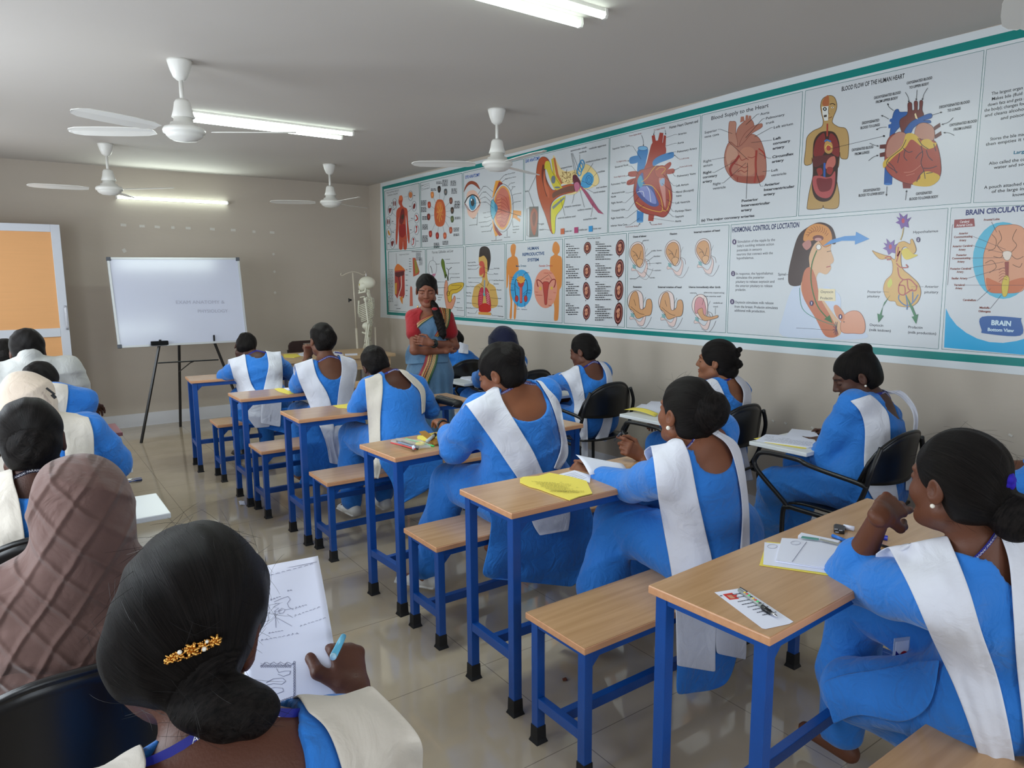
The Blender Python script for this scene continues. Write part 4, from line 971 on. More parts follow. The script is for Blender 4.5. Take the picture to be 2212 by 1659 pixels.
# ---- wall side, in the tablet armchairs
p = student('student reading at the nearest tablet by the wall, top bun, pearl earring and red shoe', hip=A3([3.24, 1.68, .55]), neck=P(1893, 860, 1.72), head=P(1850, 814, 1.78), face=(-.58, .75, -.42), tint=(78, 48, 36), fine=.006, seed=11, fat=1.12, hs=1.06)
p.arm('L', P(1768, 952, 2.0), elbow=P(1782, 985, 1.84), hd=(-.55, .75, .05), hn=(0, 0, 1), thumb_dir=(1, .3, 0), curls=[.1, .8, .9, 1.0], sleeve=.3, loose=1.15)
p.arm('R', P(1792, 932, 2.06), elbow=p.SR+A3([.02, .16, -.24]), hd=(-.6, .7, 0), hn=(0, 0, 1), curl=.8, sleeve=.5)
p.leg('L', P(1672, 1045, 2.1), A3([3.3, 2.24, .1]), (-.3, 1, 0), loose=1.15); p.leg('R', p.hip+A3([.12, .42, 0]), p.hip+A3([.12, .44, -.45]), loose=1.15)
p.skinmesh(); p.tunic(neck=(.02, .02, .09, .085)); p.trousers(); p.hair(bun=(.01, -.058, .1), bunr=(.04, .05, .034), flowk=50); p.lanyard('ANNAI PARAMEDICAL'); p.earring()
drape(p, 'sash', [((1836, 866), (1880, 852)), ((1858, 890), (1903, 872)), ((1868, 930), (1922, 905)), ((1866, 1000), (1925, 990)), ((1872, 1050), (1935, 1040)), ((1890, 1085), (1942, 1082))], seed=1, over=False)
drape(p, 'sash', [((1915, 845), (1942, 842)), ((1948, 860), (1962, 856)), ((1974, 905), (1984, 900)), ((1960, 990), (1972, 990)), ((1956, 1060), (1974, 1060))], seed=2)
p.shoe(0, mat('red_shoe', (188, 38, 52), .45, .4), SHOEW)

p = student('student in profile looking ahead, curly loose bun, yellow sheet on the tablet', hip=A3([3.24, 2.55, .55]), neck=P(1572, 822, 2.52), head=P(1547, 781, 2.56), face=(-.44, .9, .03), tint=(132, 84, 58), fine=.006, seed=12, fat=.95)
p.arm('L', p.SL+A3([.02, .36, -.24]), hint=p.SL+A3([-.3, 0, -.5]), sleeve=.5); p.arm('R', p.SR+A3([-.05, .36, -.24]), hint=p.SR+A3([.2, 0, -.5]), sleeve=.5)
p.leg('L', P(1425, 960, 2.98), A3([3.13, 3.0, .1]), loose=1.15); p.leg('R', p.hip+A3([.12, .42, 0]), p.hip+A3([.12, .44, -.45]), loose=1.15)
p.skinmesh(); p.tunic(neck=(.02, .01, .09, .1)); p.trousers()
def curl_(W, q, B):
    rs = np.random.RandomState(5); return [ell(W((.01+.02*rs.randn(), -.115+.014*rs.randn(), -.0+.03*rs.randn())), q*A3((.016, .016, .016)), k=.004) for _ in range(12)]+[ell(W((0, -.075, -.05)), q*A3((.05, .05, .045)), k=.01)]
p.hair(bun=(.01, -.09, .0), bunr=(.04, .035, .042), extra=curl_, vol=1.06); p.lanyard('ANNAI PARAMEDICAL'); p.earring(GOLD, r=.003)
drape(p, 'sash', [((1512, 832), (1550, 822)), ((1530, 860), (1562, 845)), ((1543, 890), (1566, 865)), ((1540, 940), (1568, 935)), ((1532, 985), (1575, 985))], seed=3)
drape(p, 'sash', [((1590, 822), (1612, 826)), ((1606, 848), (1623, 846)), ((1600, 900), (1620, 895)), ((1596, 960), (1610, 955), 2.42), ((1606, 1040), (1628, 1038), 2.41)], seed=4)

p = student('student between the bench row and the wall, seen over a desk end, dark low bun', hip=A3([3.27, 3.63, .55]), neck=P(1272, 790, 3.64), head=P(1261, 759, 3.68), face=(-.35, .9, -.25), tint=(96, 58, 42), fine=.007, seed=13, fat=.92)
p.arm('L', P(1158, 838, 4.05), elbow=P(1190, 828, 3.9), sleeve=.8, curl=.7); p.arm('R', p.SR+A3([-.05, .36, -.24]), hint=p.SR+A3([.2, 0, -.5]), sleeve=.5)
legs(p, 0, .42, 1.15); p.skinmesh(); p.tunic(neck=(.0, .01, .085, .085)); p.trousers(); p.hair(bun=(0, -.09, -.01), bunr=(.045, .035, .04)); p.lanyard('ANNAI PARAMEDICAL')
drape(p, 'sash', [((1210, 805), (1250, 790)), ((1228, 830), (1255, 815)), ((1240, 870), (1262, 850)), ((1240, 900), (1268, 900)), ((1255, 950), (1270, 950), 3.5), ((1256, 985), (1270, 987), 3.49)], seed=3)
drape(p, 'sash', [((1300, 790), (1312, 790)), ((1310, 815), (1322, 812)), ((1308, 870), (1325, 870)), ((1300, 920), (1322, 915), 3.5), ((1285, 948), (1310, 955), 3.49)], seed=4)

p = student('student in a navy headscarf writing at a tablet near the wall', hip=A3([3.2, 4.55, .55]), neck=P(1092, 775, 4.5), head=P(1086, 742, 4.5), face=(-.45, .85, -.35), tint=(130, 86, 62), fine=.008, seed=14, fat=.95)
p.arm('L', P(1030, 812, 4.98), elbow=P(1036, 822, 4.72), sleeve=.7, curl=.8); p.arm('R', p.SR+A3([-.05, .36, -.24]), hint=p.SR+A3([.2, 0, -.5]), sleeve=.5)
legs(p, 0, .42, 1.15); p.skinmesh(); p.tunic(cutneck=False); p.trousers()
def scarf(p, m, rough=.0, back=.32, name='headscarf', w=.15, k=1.0):
    W = lambda q: p.head+q[0]*p.HB[0]+q[1]*p.HB[1]+q[2]*p.HB[2]
    Q = [ell(W((0, -.012, .03)), (.08*k, .1*k, .088*k), p.HB), ell(W((0, .0, -.05)), (.07*k, .082*k, .085*k), p.HB, k=.04), cap(W((0, -.03, -.05)), p.neck-p.up*.03, .07*k, .075*k, k=.05),
         ecap(p.neck-p.up*.05, p.neck-p.up*back, w*.7, .08, w, .11, p.r, k=.06)]
    if back > .2: Q += [Prim(pr.f, pr.lo, pr.hi, 'u', .04) for pr in p.torso[1:6]]
    Q += [disp(lambda X: -.012+0*X[..., 0]), fold_noise(p.neck, .012, 26, p.seed, p.up), ell(W((0, .12, -.025)), (.055, .06, .075), p.HB, op='s', k=.01), half(-p.up, p.neck-p.up*back, k=.01)]
    return mobj(name, [surf(Q, p.fine*1.2)], m, p.root)
scarf(p, NAVYC, back=.1, w=.11)
drape(p, 'sash', [((1105, 768), (1130, 770)), ((1108, 790), (1140, 790))], seed=3, prims=p.cloth, over=False)

p = student('student mostly hidden behind the arm of the woman in the saree', hip=A3([3.22, 5.42, .55]), neck=P(1000, 762, 5.4), head=P(975, 738, 5.5), face=(-.6, .7, -.4), tint=(130, 86, 62), fine=.009, seed=15, fat=.9)
p.arm('L', p.SL+A3([.0, .36, -.24]), hint=p.SL+A3([-.3, 0, -.5])); p.arm('R', p.SR+A3([-.05, .36, -.24]), hint=p.SR+A3([.2, 0, -.5]))
legs(p, 0, .42, 1.1); p.skinmesh(); p.tunic(cutneck=False); p.trousers(); p.hair(bun=(0, -.08, 0)); 
drape(p, 'sash', [((992, 738), (1012, 745)), ((990, 762), (1012, 765))], over=False)

p = student('student cut off by the right edge of the photo', hip=A3([3.26, .8, .55]), neck=A3([3.27, .82, 1.02]), head=A3([3.24, .87, 1.13]), face=(-.3, .9, -.3), tint=(110, 70, 50), fine=.008, seed=16)
p.arm('L', A3([3.0, 1.2, .74]), hint=p.SL+A3([-.3, 0, -.5])); p.arm('R', A3([3.3, 1.2, .74]), hint=p.SR+A3([.2, 0, -.5]))
legs(p, 0, .42, 1.1); p.skinmesh(); p.tunic(); p.trousers(); p.hair(bun=(0, -.09, 0))

# ---- left column, in the tablet armchairs
p = student('student at the left edge with dark pulled-back hair and a dark lanyard', hip=A3([.03, 2.52, .55]), neck=P(72, 1026, 2.47), head=P(66, 955, 2.5), face=(.0, 1, -.15), tint=(66, 38, 28), fine=.006, seed=21, hs=1.08, scale=.9, fat=.9)
p.arm('L', p.SL+A3([.0, .36, -.24]), hint=p.SL+A3([-.3, 0, -.5])); p.arm('R', p.SR+A3([-.05, .36, -.24]), hint=p.SR+A3([.3, 0, -.5]), sleeve=.5)
legs(p, 0, .42, 1.1); p.skinmesh(); p.tunic(neck=(0, .0, .1, .045)); p.trousers(); p.hair(bun=(0, -.075, -.005), bunr=(.055, .035, .055)); p.lanyard('ANNAI PARAMEDICAL', color=mat('dark_lanyard', (24, 24, 44), .5, .4))
drape(p, 'sash', [((-60, 1050), (30, 1040)), ((-50, 1090), (42, 1082)), ((-40, 1150), (52, 1145)), ((-35, 1210), (58, 1200))], m=CREAMC, seed=3)

p = student('student in a beige headscarf, cream sash on one shoulder, elbow on a steel arm', hip=A3([.1, 3.3, .55]), neck=P(78, 915, 3.24), head=P(58, 873, 3.26), face=(.05, 1, -.2), tint=(110, 70, 50), fine=.007, seed=22, fat=1.1, hs=1.05)
p.arm('L', p.SL+A3([.0, .36, -.24]), hint=p.SL+A3([-.3, 0, -.5])); p.arm('R', A3([.32, 3.62, .74]), elbow=P(248, 1000, 3.36), sleeve=.6, loose=1.15)
legs(p, 0, .42, 1.1); p.skinmesh(); p.tunic(cutneck=False); p.trousers()
o = scarf(p, BEIGEC, back=.06, w=.1, k=.95)
drape(p, 'sash', [((122, 898), (192, 902)), ((136, 940), (202, 935)), ((140, 980), (204, 985)), ((142, 1040), (205, 1045), 3.05)], m=CREAMC, seed=3)
drape(p, 'sash', [((-30, 930), (14, 925)), ((-25, 980), (22, 975)), ((-20, 1040), (28, 1035))], m=CREAMC, seed=4)
MB().tube([P(100, 838, 3.16), P(118, 852, 3.16)], .004, 6).tube([P(112, 852, 3.16), P(120, 860, 3.16)], .006, 6).build('scarf_pin', BLACKM, p.root)

p = student('student whose dark head shows between the grey shirt and the beige scarf', hip=A3([.12, 4.12, .55]), neck=P(112, 842, 4.06), head=P(88, 835, 4.18), face=(.15, .8, -.55), tint=(86, 52, 36), fine=.008, seed=23, fat=.85, scale=.94)
p.arm('L', p.SL+A3([.0, .36, -.24]), hint=p.SL+A3([-.3, 0, -.5])); p.arm('R', A3([.36, 4.4, .74]), elbow=P(170, 895, 4.12), sleeve=.6, loose=1.1)
legs(p, 0, .42, 1.1); p.skinmesh(); p.tunic(cutneck=False); p.trousers(); p.hair(bun=(-.02, -.08, .03))
drape(p, 'sash', [((100, 838), (148, 845)), ((118, 870), (146, 868)), ((126, 905), (140, 905))], m=CREAMC, seed=3)

p = Person('person in a grey collared shirt with short dark hair, back to the camera at left', hip=A3([.1, 4.88, .56]), neck=P(64, 780, 4.86), head=P(60, 760, 4.92), face=(.0, 1, -.15), tint=(74, 44, 32), fine=.008, seed=24, fat=1.12, scale=1.08, hs=1.08)
p.arm('L', p.SL+A3([.0, .36, -.24]), hint=p.SL+A3([-.3, 0, -.5]), loose=1.2); p.arm('R', A3([.4, 5.15, .76]), elbow=P(168, 858, 4.9), sleeve=.15, loose=1.3)
legs(p, 0, .42, 1.1); p.skinmesh(); p.tunic(GREYC, cutneck=False, name='shirt', skirt=False, extra=[cap(p.neck-p.up*.02, p.neck+p.up*.035, .06, .058, k=.01)]); p.trousers(mat('dark_trousers', (40, 42, 54), .8, .2)); p.hair(vol=1.03)
p = student('student in white at the far left edge, beside the grey-shirted person', hip=A3([-.02, 5.72, .55]), neck=P(8, 788, 5.66), head=P(12, 772, 5.72), face=(.0, 1, -.1), tint=(60, 40, 40), fine=.009, seed=25)
p.arm('L', p.SL+A3([.0, .36, -.24]), hint=p.SL+A3([-.3, 0, -.5])); p.arm('R', p.SR+A3([-.05, .36, -.24]), hint=p.SR+A3([.3, 0, -.5]))
legs(p, 0, .42, 1.1); p.skinmesh(); p.tunic(WHITEC, cutneck=False); p.trousers(); p.hair(bun=(0, -.08, .02))

# L6: brown scarf
CRINK = cloth('crinkled_brown_cloth', (104, 79, 73), rough=.8, bump=.2, bscale=8)
N = CRINK.node_tree.nodes; L = CRINK.node_tree.links
tc = N.new('ShaderNodeTexCoord'); bmp = [n for n in N if n.type == 'BUMP'][0]; last = bmp.inputs['Height'].links[0].from_socket
for rot in (.75, -.6):
    mp = N.new('ShaderNodeMapping'); mp.inputs['Rotation'].default_value = (0, rot, .2); mp.inputs['Scale'].default_value = (13, 13, 13)
    wv = N.new('ShaderNodeTexWave'); wv.inputs['Scale'].default_value = .42; wv.inputs['Distortion'].default_value = 1.3; wv.inputs['Detail'].default_value = 3; wv.inputs['Detail Scale'].default_value = 1.2
    L.new(tc.outputs['Object'], mp.inputs['Vector']); L.new(mp.outputs[0], wv.inputs['Vector'])
    pw = N.new('ShaderNodeMath'); pw.operation = 'POWER'; L.new(wv.outputs['Fac'], pw.inputs[0]); pw.inputs[1].default_value = 9
    ad = N.new('ShaderNodeMath'); ad.operation = 'MULTIPLY_ADD'; L.new(pw.outputs[0], ad.inputs[0]); ad.inputs[1].default_value = .55; L.new(last, ad.inputs[2]); last = ad.outputs[0]
L.new(last, bmp.inputs['Height']); bmp.inputs['Strength'].default_value = .55
p = Person('person in a crinkled mauve-brown headscarf over the shoulders, seen from behind', hip=A3([.04, 1.74, .56]), neck=P(172, 1222, 1.7), head=P(182, 1112, 1.72), face=(.12, 1, -.22), tint=(110, 70, 50), fine=.006, seed=26, fat=.98, hs=1.0, scale=.97)
p.arm('L', p.SL+A3([.0, .36, -.24]), hint=p.SL+A3([-.3, 0, -.5])); p.arm('R', p.SR+A3([.0, .36, -.24]), hint=p.SR+A3([.3, 0, -.5]))
legs(p, 0, .42, 1.1); p.skinmesh(); p.tunic(CRINK, cutneck=False, name='gown'); p.trousers(CRINK, name='gown_skirt')
scarf(p, CRINK, back=.36, w=.17)

strands(p, 0) if False else None

# ---- nearest person at the left, holding an answer sheet
p = student('nearest student, back of the head with a gold flower clip, holding up an answer sheet', hip=A3([.15, .74, .56]), neck=at(505, 1600, t=.83), head=at(402, 1362, t=.88), face=(.22, .93, -.3), roll=-.3, tint=(84, 48, 34), fine=.0034, seed=31, hs=1.06, scale=.94)
L7 = p
wr = at(768, 1500, t=1.06)
p.arm('R', wr, elbow=p.SR+A3([.09, .1, -.24]), hd=(at(752, 1425, t=1.09)-wr), hn=(.75, .35, .3), k=1) if False else p.arm('R', wr, elbow=p.SR+A3([.09, .1, -.24]), hd=(at(752, 1425, t=1.09)-wr), hn=(.36, -.87, .07), thumb_dir=(-.87, -.36, .12), curls=[1.05, 1.2, 1.25, 1.3], thumb=.8, sleeve=.3, hsc=.92)
p.arm('L', p.SL+A3([.05, .34, -.22]), hint=p.SL+A3([-.3, 0, -.5]), sleeve=.4)
legs(p, 0, .42, 1.1); p.skinmesh(handh=.0022); p.tunic(neck=(-.03, .0, .1, .12), h=.006); p.trousers()
def lob(W, q, B): return [ell(W((.05, .04, .028)), q*A3((.035, .05, .062)), B, k=.03), ell(W((-.03, -.06, .0)), q*A3((.045, .04, .06)), B, k=.03)]
p.hair(bun=tuple(p.HB@(at(487, 1528, t=.80)-p.head)/p.hs), bunr=(.056, .034, .034), extra=lob, flowk=110, vol=1.02)
strands(p, 260, .05, .25, 3, .00018)
p.lanyard('ANNAI PARAMEDICAL', w=.0085, dz=.02)
drape(p, 'sash', [((664, 1537), (798, 1474)), ((705, 1575), (905, 1588)), ((735, 1650), (914, 1668)), ((760, 1760), (930, 1760)), ((780, 1850), (950, 1850))], m=CREAMC, seed=3, cols=13)
drape(p, 'sash', [((120, 1668), (318, 1645)), ((90, 1760), (300, 1740)), ((80, 1900), (300, 1880))], m=CREAMC, seed=4)
# gold clip: a curved row of flowers and beads on the hair
hp = [ell(p.head, (.2, .2, .2))]
me_ = p.hairo.data; HV = np.array([v.co[:] for v in me_.vertices])+np.array(p.root.location)
def on_hair(u, v):
    d = nz(ray(u, v)); q = HV-CAM; t = q@d; r = np.linalg.norm(q-t[:, None]*d, axis=1); i = np.where(r < .006)[0]
    return CAM+d*(t[i].min()-.004)
cl = MB(); cb = MB(); n_ = 9
dz = -FW
def flower(mb, c, r, pet=6, nrm=None):
    nrm = nz(CAM-c) if nrm is None else nrm; a = nz(np.cross(nrm, UP)); b = np.cross(nrm, a)
    for k in range(pet):
        an = 2*math.pi*k/pet; e = c+(a*math.cos(an)+b*math.sin(an))*r*.55; tdir = a*math.cos(an+.5)+b*math.sin(an+.5)
        mb.tube([e-tdir*r*.5, e-tdir*r*.15+nrm*r*.18, e+tdir*r*.3+nrm*r*.12, e+tdir*r*.55], [r*.1, r*.2, r*.22, r*.05], 7)
    mb.lathe([(0, r*.35), (r*.2, r*.28), (r*.26, 0)], c, 12, axis=nrm)
for u, v, r in ((366, 1424, 10), (386, 1415, 9), (414, 1404, 15), (440, 1396, 11), (464, 1384, 13)):
    c = on_hair(u, v); flower(cl, c, r*.88/FPX)
for i in range(26):
    f = i/25; u = 356+f*120; v0 = 1429-f*48
    for s_ in (-1, 1):
        off = 14*math.sin(math.pi*(.1+.8*f))*s_+math.sin(i*1.3)*2; c = on_hair(u, v0+off*.8); r = (1.9+.8*math.sin(i*2.1))*.88/FPX*1.1; cl.lathe([(0, r), (r*.7, r*.7), (r, 0), (r*.7, -r*.7), (0, -r)], c, 8)
for i in range(20):
    f = i/19; u = 358+f*116; c = on_hair(u, 1428-f*47+6*math.sin(i*2.4)); r = 4.2*.88/FPX; cl.lathe([(0, r), (r*.7, r*.7), (r, 0), (r*.7, -r*.7), (0, -r)], c, 8)
for u, v, r in ((388, 1409, 4.6), (441, 1402, 5.0), (447, 1386, 3.6)):
    c = on_hair(u, v)+nz(CAM-on_hair(u, v))*.003; r *= .88/FPX; cb.lathe([(0, r), (r*.7, r*.7), (r, 0), (r*.7, -r*.7), (0, -r)], c, 12)
ck = cl.build('flower_hair_clip', GOLD, p.root, smooth=True); ck['label'] = 'gold filigree flower hair clip with pearls'
cb.build('clip_pearls', PEARL, p.root, smooth=True)
# answer sheet
PAPER = mat('white_paper', (226, 229, 244), 0.7, 0.2, var=0.02, bump=0.1, bscale=7)
INK = mat('pencil_grey', (150, 152, 172), 0.8, 0.1)
YPAP = mat('yellow_paper', (232, 214, 96), 0.7, 0.2, var=0.03)
def sheet_grid(c00, c10, c01, c11, n=10, m=10, bend=0.0, nrm=(0, 0, 1), ripple=0.0):
    V = []; c00, c10, c01, c11, nrm = [A3(q).astype(float) for q in (c00, c10, c01, c11, nrm)]
    for j in range(m+1):
        for i in range(n+1):
            a, b = i/n, j/m; q = (c00*(1-a)+c10*a)*(1-b)+(c01*(1-a)+c11*a)*b
            V.append(q+nrm*(bend*math.sin(math.pi*b)+ripple*math.sin(a*5+b*4)*math.sin(b*3+a*2)))
    F = [(j*(n+1)+i, j*(n+1)+i+1, (j+1)*(n+1)+i+1, (j+1)*(n+1)+i) for j in range(m) for i in range(n)]
    return A3(V), F
def T_(name, V, F, m, par=None, thick=.0004):
    o = mobj(name, [(V, F)], m, par, smooth=True); md = o.modifiers.new('thick', 'SOLIDIFY'); md.thickness = thick; return o
c00, c10, c01, c11 = at(528, 1232, t=1.13), at(686, 1200, t=1.13), at(520, 1560, t=1.03), at(742, 1560, t=1.03)
nrm = nz(np.cross(c10-c00, c01-c00)); nrm = nrm if nrm@(CAM-c00) > 0 else -nrm
V, F = sheet_grid(c00, c10, c01, c11, 12, 16, -.012, nrm, .002)
sh = T_('answer_sheet', V, F, PAPER); tag(sh, 'answer sheet held up by the nearest student, covered in faint pencil drawings', 'paper')
def on_sheet(a, b):
    q = (c00*(1-a)+c10*a)*(1-b)+(c01*(1-a)+c11*a)*b; return q+nrm*(-.012*math.sin(math.pi*b)+.002*math.sin(a*5+b*4)*math.sin(b*3+a*2)+.0007)
def px_sheet(u, v):
    a, b = .5, .5
    for _ in range(12):
        x0 = A3(toPX(on_sheet(a, b))); xa = A3(toPX(on_sheet(a+.01, b))); xb = A3(toPX(on_sheet(a, b+.01)))
        J = np.stack([(xa-x0)/.01, (xb-x0)/.01], 1); d = np.linalg.solve(J, A3([u, v])-x0); a += d[0]; b += d[1]
    return on_sheet(a, b)
dr_ = MB()
def pen(pts, w=.00035): dr_.tube([px_sheet(200+x/2.949, 1100+y/2.949) for x, y in pts], w, 4)
pen([(1055, 410), (1430, 335)]); pen([(1080, 455), (1110, 480), (1115, 530)])
pen([(1155, 590), (1200, 570), (1245, 555), (1258, 575), (1240, 600), (1250, 625), (1278, 640)]); pen([(1160, 600), (1190, 600), (1150, 625), (1185, 630), (1155, 650), (1180, 655)])
pen([(1180, 650), (1205, 630), (1225, 640), (1215, 660), (1190, 665), (1185, 650), (1210, 640)]); pen([(1225, 640), (1280, 632)]); pen([(1240, 670), (1275, 690)]); pen([(1160, 650), (1168, 755)]); pen([(1170, 690), (1270, 745)])
for i, y in enumerate((980, 990)): pen([(1070+j*14, y+8*math.sin(j*1.9+i)) for j in range(16)])
for k in range(14): pen([(1075+k*14+5*math.cos(a), 1000+9*math.sin(a)) for a in np.linspace(0, 6.28, 7)])
for k in range(14): pen([(1285+6*math.cos(a), 975+k*17+8*math.sin(a)) for a in np.linspace(0, 6.28, 7)])
for k in range(8): pen([(1280-k*14+6*math.cos(a), 1195+k*5+8*math.sin(a)) for a in np.linspace(0, 6.28, 7)])
pen([(1105, 1105), (1150, 1080), (1210, 1075), (1230, 1095), (1205, 1115), (1150, 1110), (1110, 1120)]); pen([(1170, 1015), (1185, 1040), (1225, 1030), (1260, 1030), (1255, 1050), (1215, 1065), (1180, 1050)]); pen([(1100, 1150), (1160, 1135), (1210, 1140), (1215, 1160), (1160, 1180), (1110, 1185)])
def scrib(x0, y0, x1, y1, n, h):
    ww = [(x0+(x1-x0)*i/n+3*math.sin(i*2.7), y0+(y1-y0)*i/n+h*math.sin(i*2.1)*(.5+.5*math.sin(i*.9))) for i in range(n+1)]
    for k in range(0, n-3, 6): pen(ww[k:k+5])
for a in ((1130, 578, 1205, 552, 24, 7), (1240, 520, 1280, 512, 14, 6), (1290, 630, 1378, 603, 26, 8), (1285, 680, 1445, 622, 40, 6), (1320, 745, 1500, 685, 44, 5), (1120, 790, 1220, 770, 30, 5), (1070, 835, 1320, 788, 54, 7), (1130, 420, 1430, 340, 50, 3)): scrib(*a)
o = dr_.build('pencil_drawing', INK, None); o.parent = sh; o['kind'] = 'stuff'
tc_ = at(712, 1378, t=1.06)
CY = mat('cyan_pen', (96, 186, 224), .3, .5)
a, b = at(737, 1384, t=1.06), at(720, 1418, t=1.0)
mk = thing('marker_pen', 'light blue pen gripped with the answer sheet in the raised hand', 'pen', b)
MB().tube([a+(a-b)*.3, a, b], [.0042, .0048, .0052], 14).build('barrel', CY, mk, smooth=True)
MB().tube([b, b+(b-a)*.06], [.0052, .0044], 14).build('end_cap', mat('pale_blue', (170, 216, 238), .3, .5), mk, smooth=True)

# ---- woman in the saree
RED = cloth('red_blouse_cloth', (150, 26, 34)); SAREE = cloth('blue_grey_silk', (82, 116, 146), rough=.5, bump=.3)
def mat_border():
    m = bpy.data.materials.new('woven_border'); m.use_nodes = True; N = m.node_tree.nodes; L = m.node_tree.links; b = N['Principled BSDF']; b.inputs['Roughness'].default_value = .4
    a = N.new('ShaderNodeAttribute'); a.attribute_name = 'band'; sp = N.new('ShaderNodeSeparateXYZ'); L.new(a.outputs['Vector'], sp.inputs[0])
    cr = N.new('ShaderNodeValToRGB'); cr.color_ramp.interpolation = 'CONSTANT'; e = cr.color_ramp.elements; e[0].position = 0; e[0].color = srgb(150, 24, 40); e[1].position = .22; e[1].color = srgb(196, 160, 96)
    for ps, c in ((.34, (120, 20, 34)), (.42, (190, 130, 50)), (.5, (60, 30, 26)), (.58, (176, 146, 92)), (.84, (34, 84, 40))): q = e.new(ps); q.color = srgb(c)
    L.new(sp.outputs[0], cr.inputs['Fac'])
    ck = N.new('ShaderNodeTexChecker'); ck.inputs['Scale'].default_value = 1; mp = N.new('ShaderNodeMapping'); mp.inputs['Scale'].default_value = (12, 40, 1); L.new(a.outputs['Vector'], mp.inputs['Vector']); L.new(mp.outputs[0], ck.inputs['Vector'])
    ck.inputs['Color1'].default_value = (1, 1, 1, 1); ck.inputs['Color2'].default_value = (.6, .5, .45, 1)
    mx = N.new('ShaderNodeMix'); mx.data_type = 'RGBA'; mx.blend_type = 'MULTIPLY'; mx.inputs['Factor'].default_value = .7; L.new(cr.outputs[0], mx.inputs['A']); L.new(ck.outputs[0], mx.inputs['B']); L.new(mx.outputs['Result'], b.inputs['Base Color'])
    return m
BORDER = mat_border()
TY = 4.68
p = Person('woman standing with folded arms in a blue-grey saree and red blouse, eyes lowered, long braid', hip=P(928, 800, TY+.02), neck=P(928, 668, TY+.05), head=P(922, 628, TY), face=(-.5, -.82, -.22), facing=(-.45, -.89, 0), tint=(128, 78, 58), fine=.0045, seed=40, scale=.9, fat=.84, hs=1.0)
TE = p
p.arm('R', P(966, 758, TY-.13), elbow=P(895, 757, TY-.07), sleeve=-.0, curl=.9, hn=(.2, -1, .1), hd=(.7, .6, .3))
p.arm('L', P(932, 741, TY-.2), elbow=P(983, 748, TY-.02), sleeve=-.0, curl=.25, hd=P(908, 736, TY-.18)-P(932, 741, TY-.2), hn=(-.3, -1, .2), thumb_dir=(0, 0, 1))
p.skinmesh(faceh=.0028)
# short sleeves
p.sleeve = [cap(S, S+(p.el[k]-S)*.5, .046, .046, k=.02) for k, S in (('L', p.SL), ('R', p.SR))]
base = p.torso[2:]+p.sleeve
B_ = A3([p.r, p.f, p.up])
bl = base+[disp(lambda Q: -.009+0*Q[..., 0]), ell(p.neck+p.f*.1-p.up*.07, (.075, .1, .085), B_, op='s', k=.004), cap(p.neck-p.up*.02, p.neck+p.up*.2, .08, .1, op='s', k=.004)]
mobj('blouse', [surf(bl, .006)], RED, p.root)
ft = A3([p.hip[0]+.02, p.hip[1], .05])
sk = [ecap(p.hip+p.up*.16, p.hip-p.up*.02, .128, .11, .17, .135, p.r, k=.05), ecap(p.hip-A3([0, 0, .02]), A3([ft[0], ft[1], .03]), .172, .138, .2, .17, p.r, k=.05),
      disp(lambda Q: .008*np.sin(((Q-p.hip)@p.r)*95+2*np.sin(Q[..., 2]*5))*np.clip((p.hip[2]+.1-Q[..., 2])*3, 0, 1)), half((0, 0, -1), (0, 0, .02))]
mobj('saree_skirt', [surf(sk, .009)], SAREE, p.root)
p.cloth = p.torso+p.sleeve[:1]+[disp(lambda Q: -.012+0*Q[..., 0])]+[Prim(q.f, q.lo, q.hi, 'u', .03) for q in sk[:2]]
Tz = lambda x, y: (860+x/4.607, 570+y/4.607)
pal = drape(p, 'saree_drape', [(Tz(375, 505), Tz(500, 450)), (Tz(265, 535), Tz(495, 520)), (Tz(200, 600), Tz(480, 620)), (Tz(195, 690), Tz(440, 700)), (Tz(110, 800), Tz(500, 790)), (Tz(70, 900), Tz(505, 880)), (Tz(75, 1000), Tz(500, 980))], m=SAREE, over=False, cols=15, fold=.008, off=.008, seed=2)
def border(name, rows, off, cols=7):
    o = drape(p, name, rows, m=BORDER, over=False, cols=cols, off=off, fold=.001, thick=.002); me = o.data; n = len(me.vertices)//cols
    a = me.attributes.new('band', 'FLOAT_VECTOR', 'POINT'); a.data.foreach_set('vector', A3([[(j/(cols-1)), i/n, 0] for i in range(n) for j in range(cols)], np.float32) .ravel() if False else np.array([[j/(cols-1), i/n, 0] for i in range(n) for j in range(cols)], np.float32).ravel()); return o
border('saree_border', [(Tz(420, 870), Tz(455, 870)), (Tz(288, 900), Tz(408, 880)), (Tz(255, 990), Tz(385, 990)), (Tz(200, 1110), Tz(340, 1110)), (Tz(185, 1180), Tz(290, 1230))], .022)
border('saree_border', [(Tz(390, 428), Tz(528, 448)), (Tz(430, 520), Tz(515, 560)), (Tz(425, 590), Tz(490, 640)), (Tz(400, 650), Tz(440, 690)), (Tz(360, 720), Tz(400, 730))], .02)
border('saree_border', [(Tz(183, 585), Tz(192, 645)), (Tz(230, 550), Tz(235, 600)), (Tz(290, 525), Tz(290, 560)), (Tz(350, 502), Tz(352, 518))], .018)
p.hair(vol=1.0, flowk=50, hairline=.004, bun=(.02, -.07, -.03), bunr=(.04, .04, .045))
br = [Tz(345, 385), Tz(362, 420), Tz(375, 460), Tz(395, 520), Tz(415, 580), Tz(432, 640), Tz(445, 700), Tz(452, 745)]
bw = [.022, .026, .03, .034, .036, .034, .028, .012]
bp = [at(u, v, y=TY-.07-.012*i) for i, (u, v) in enumerate(br)]
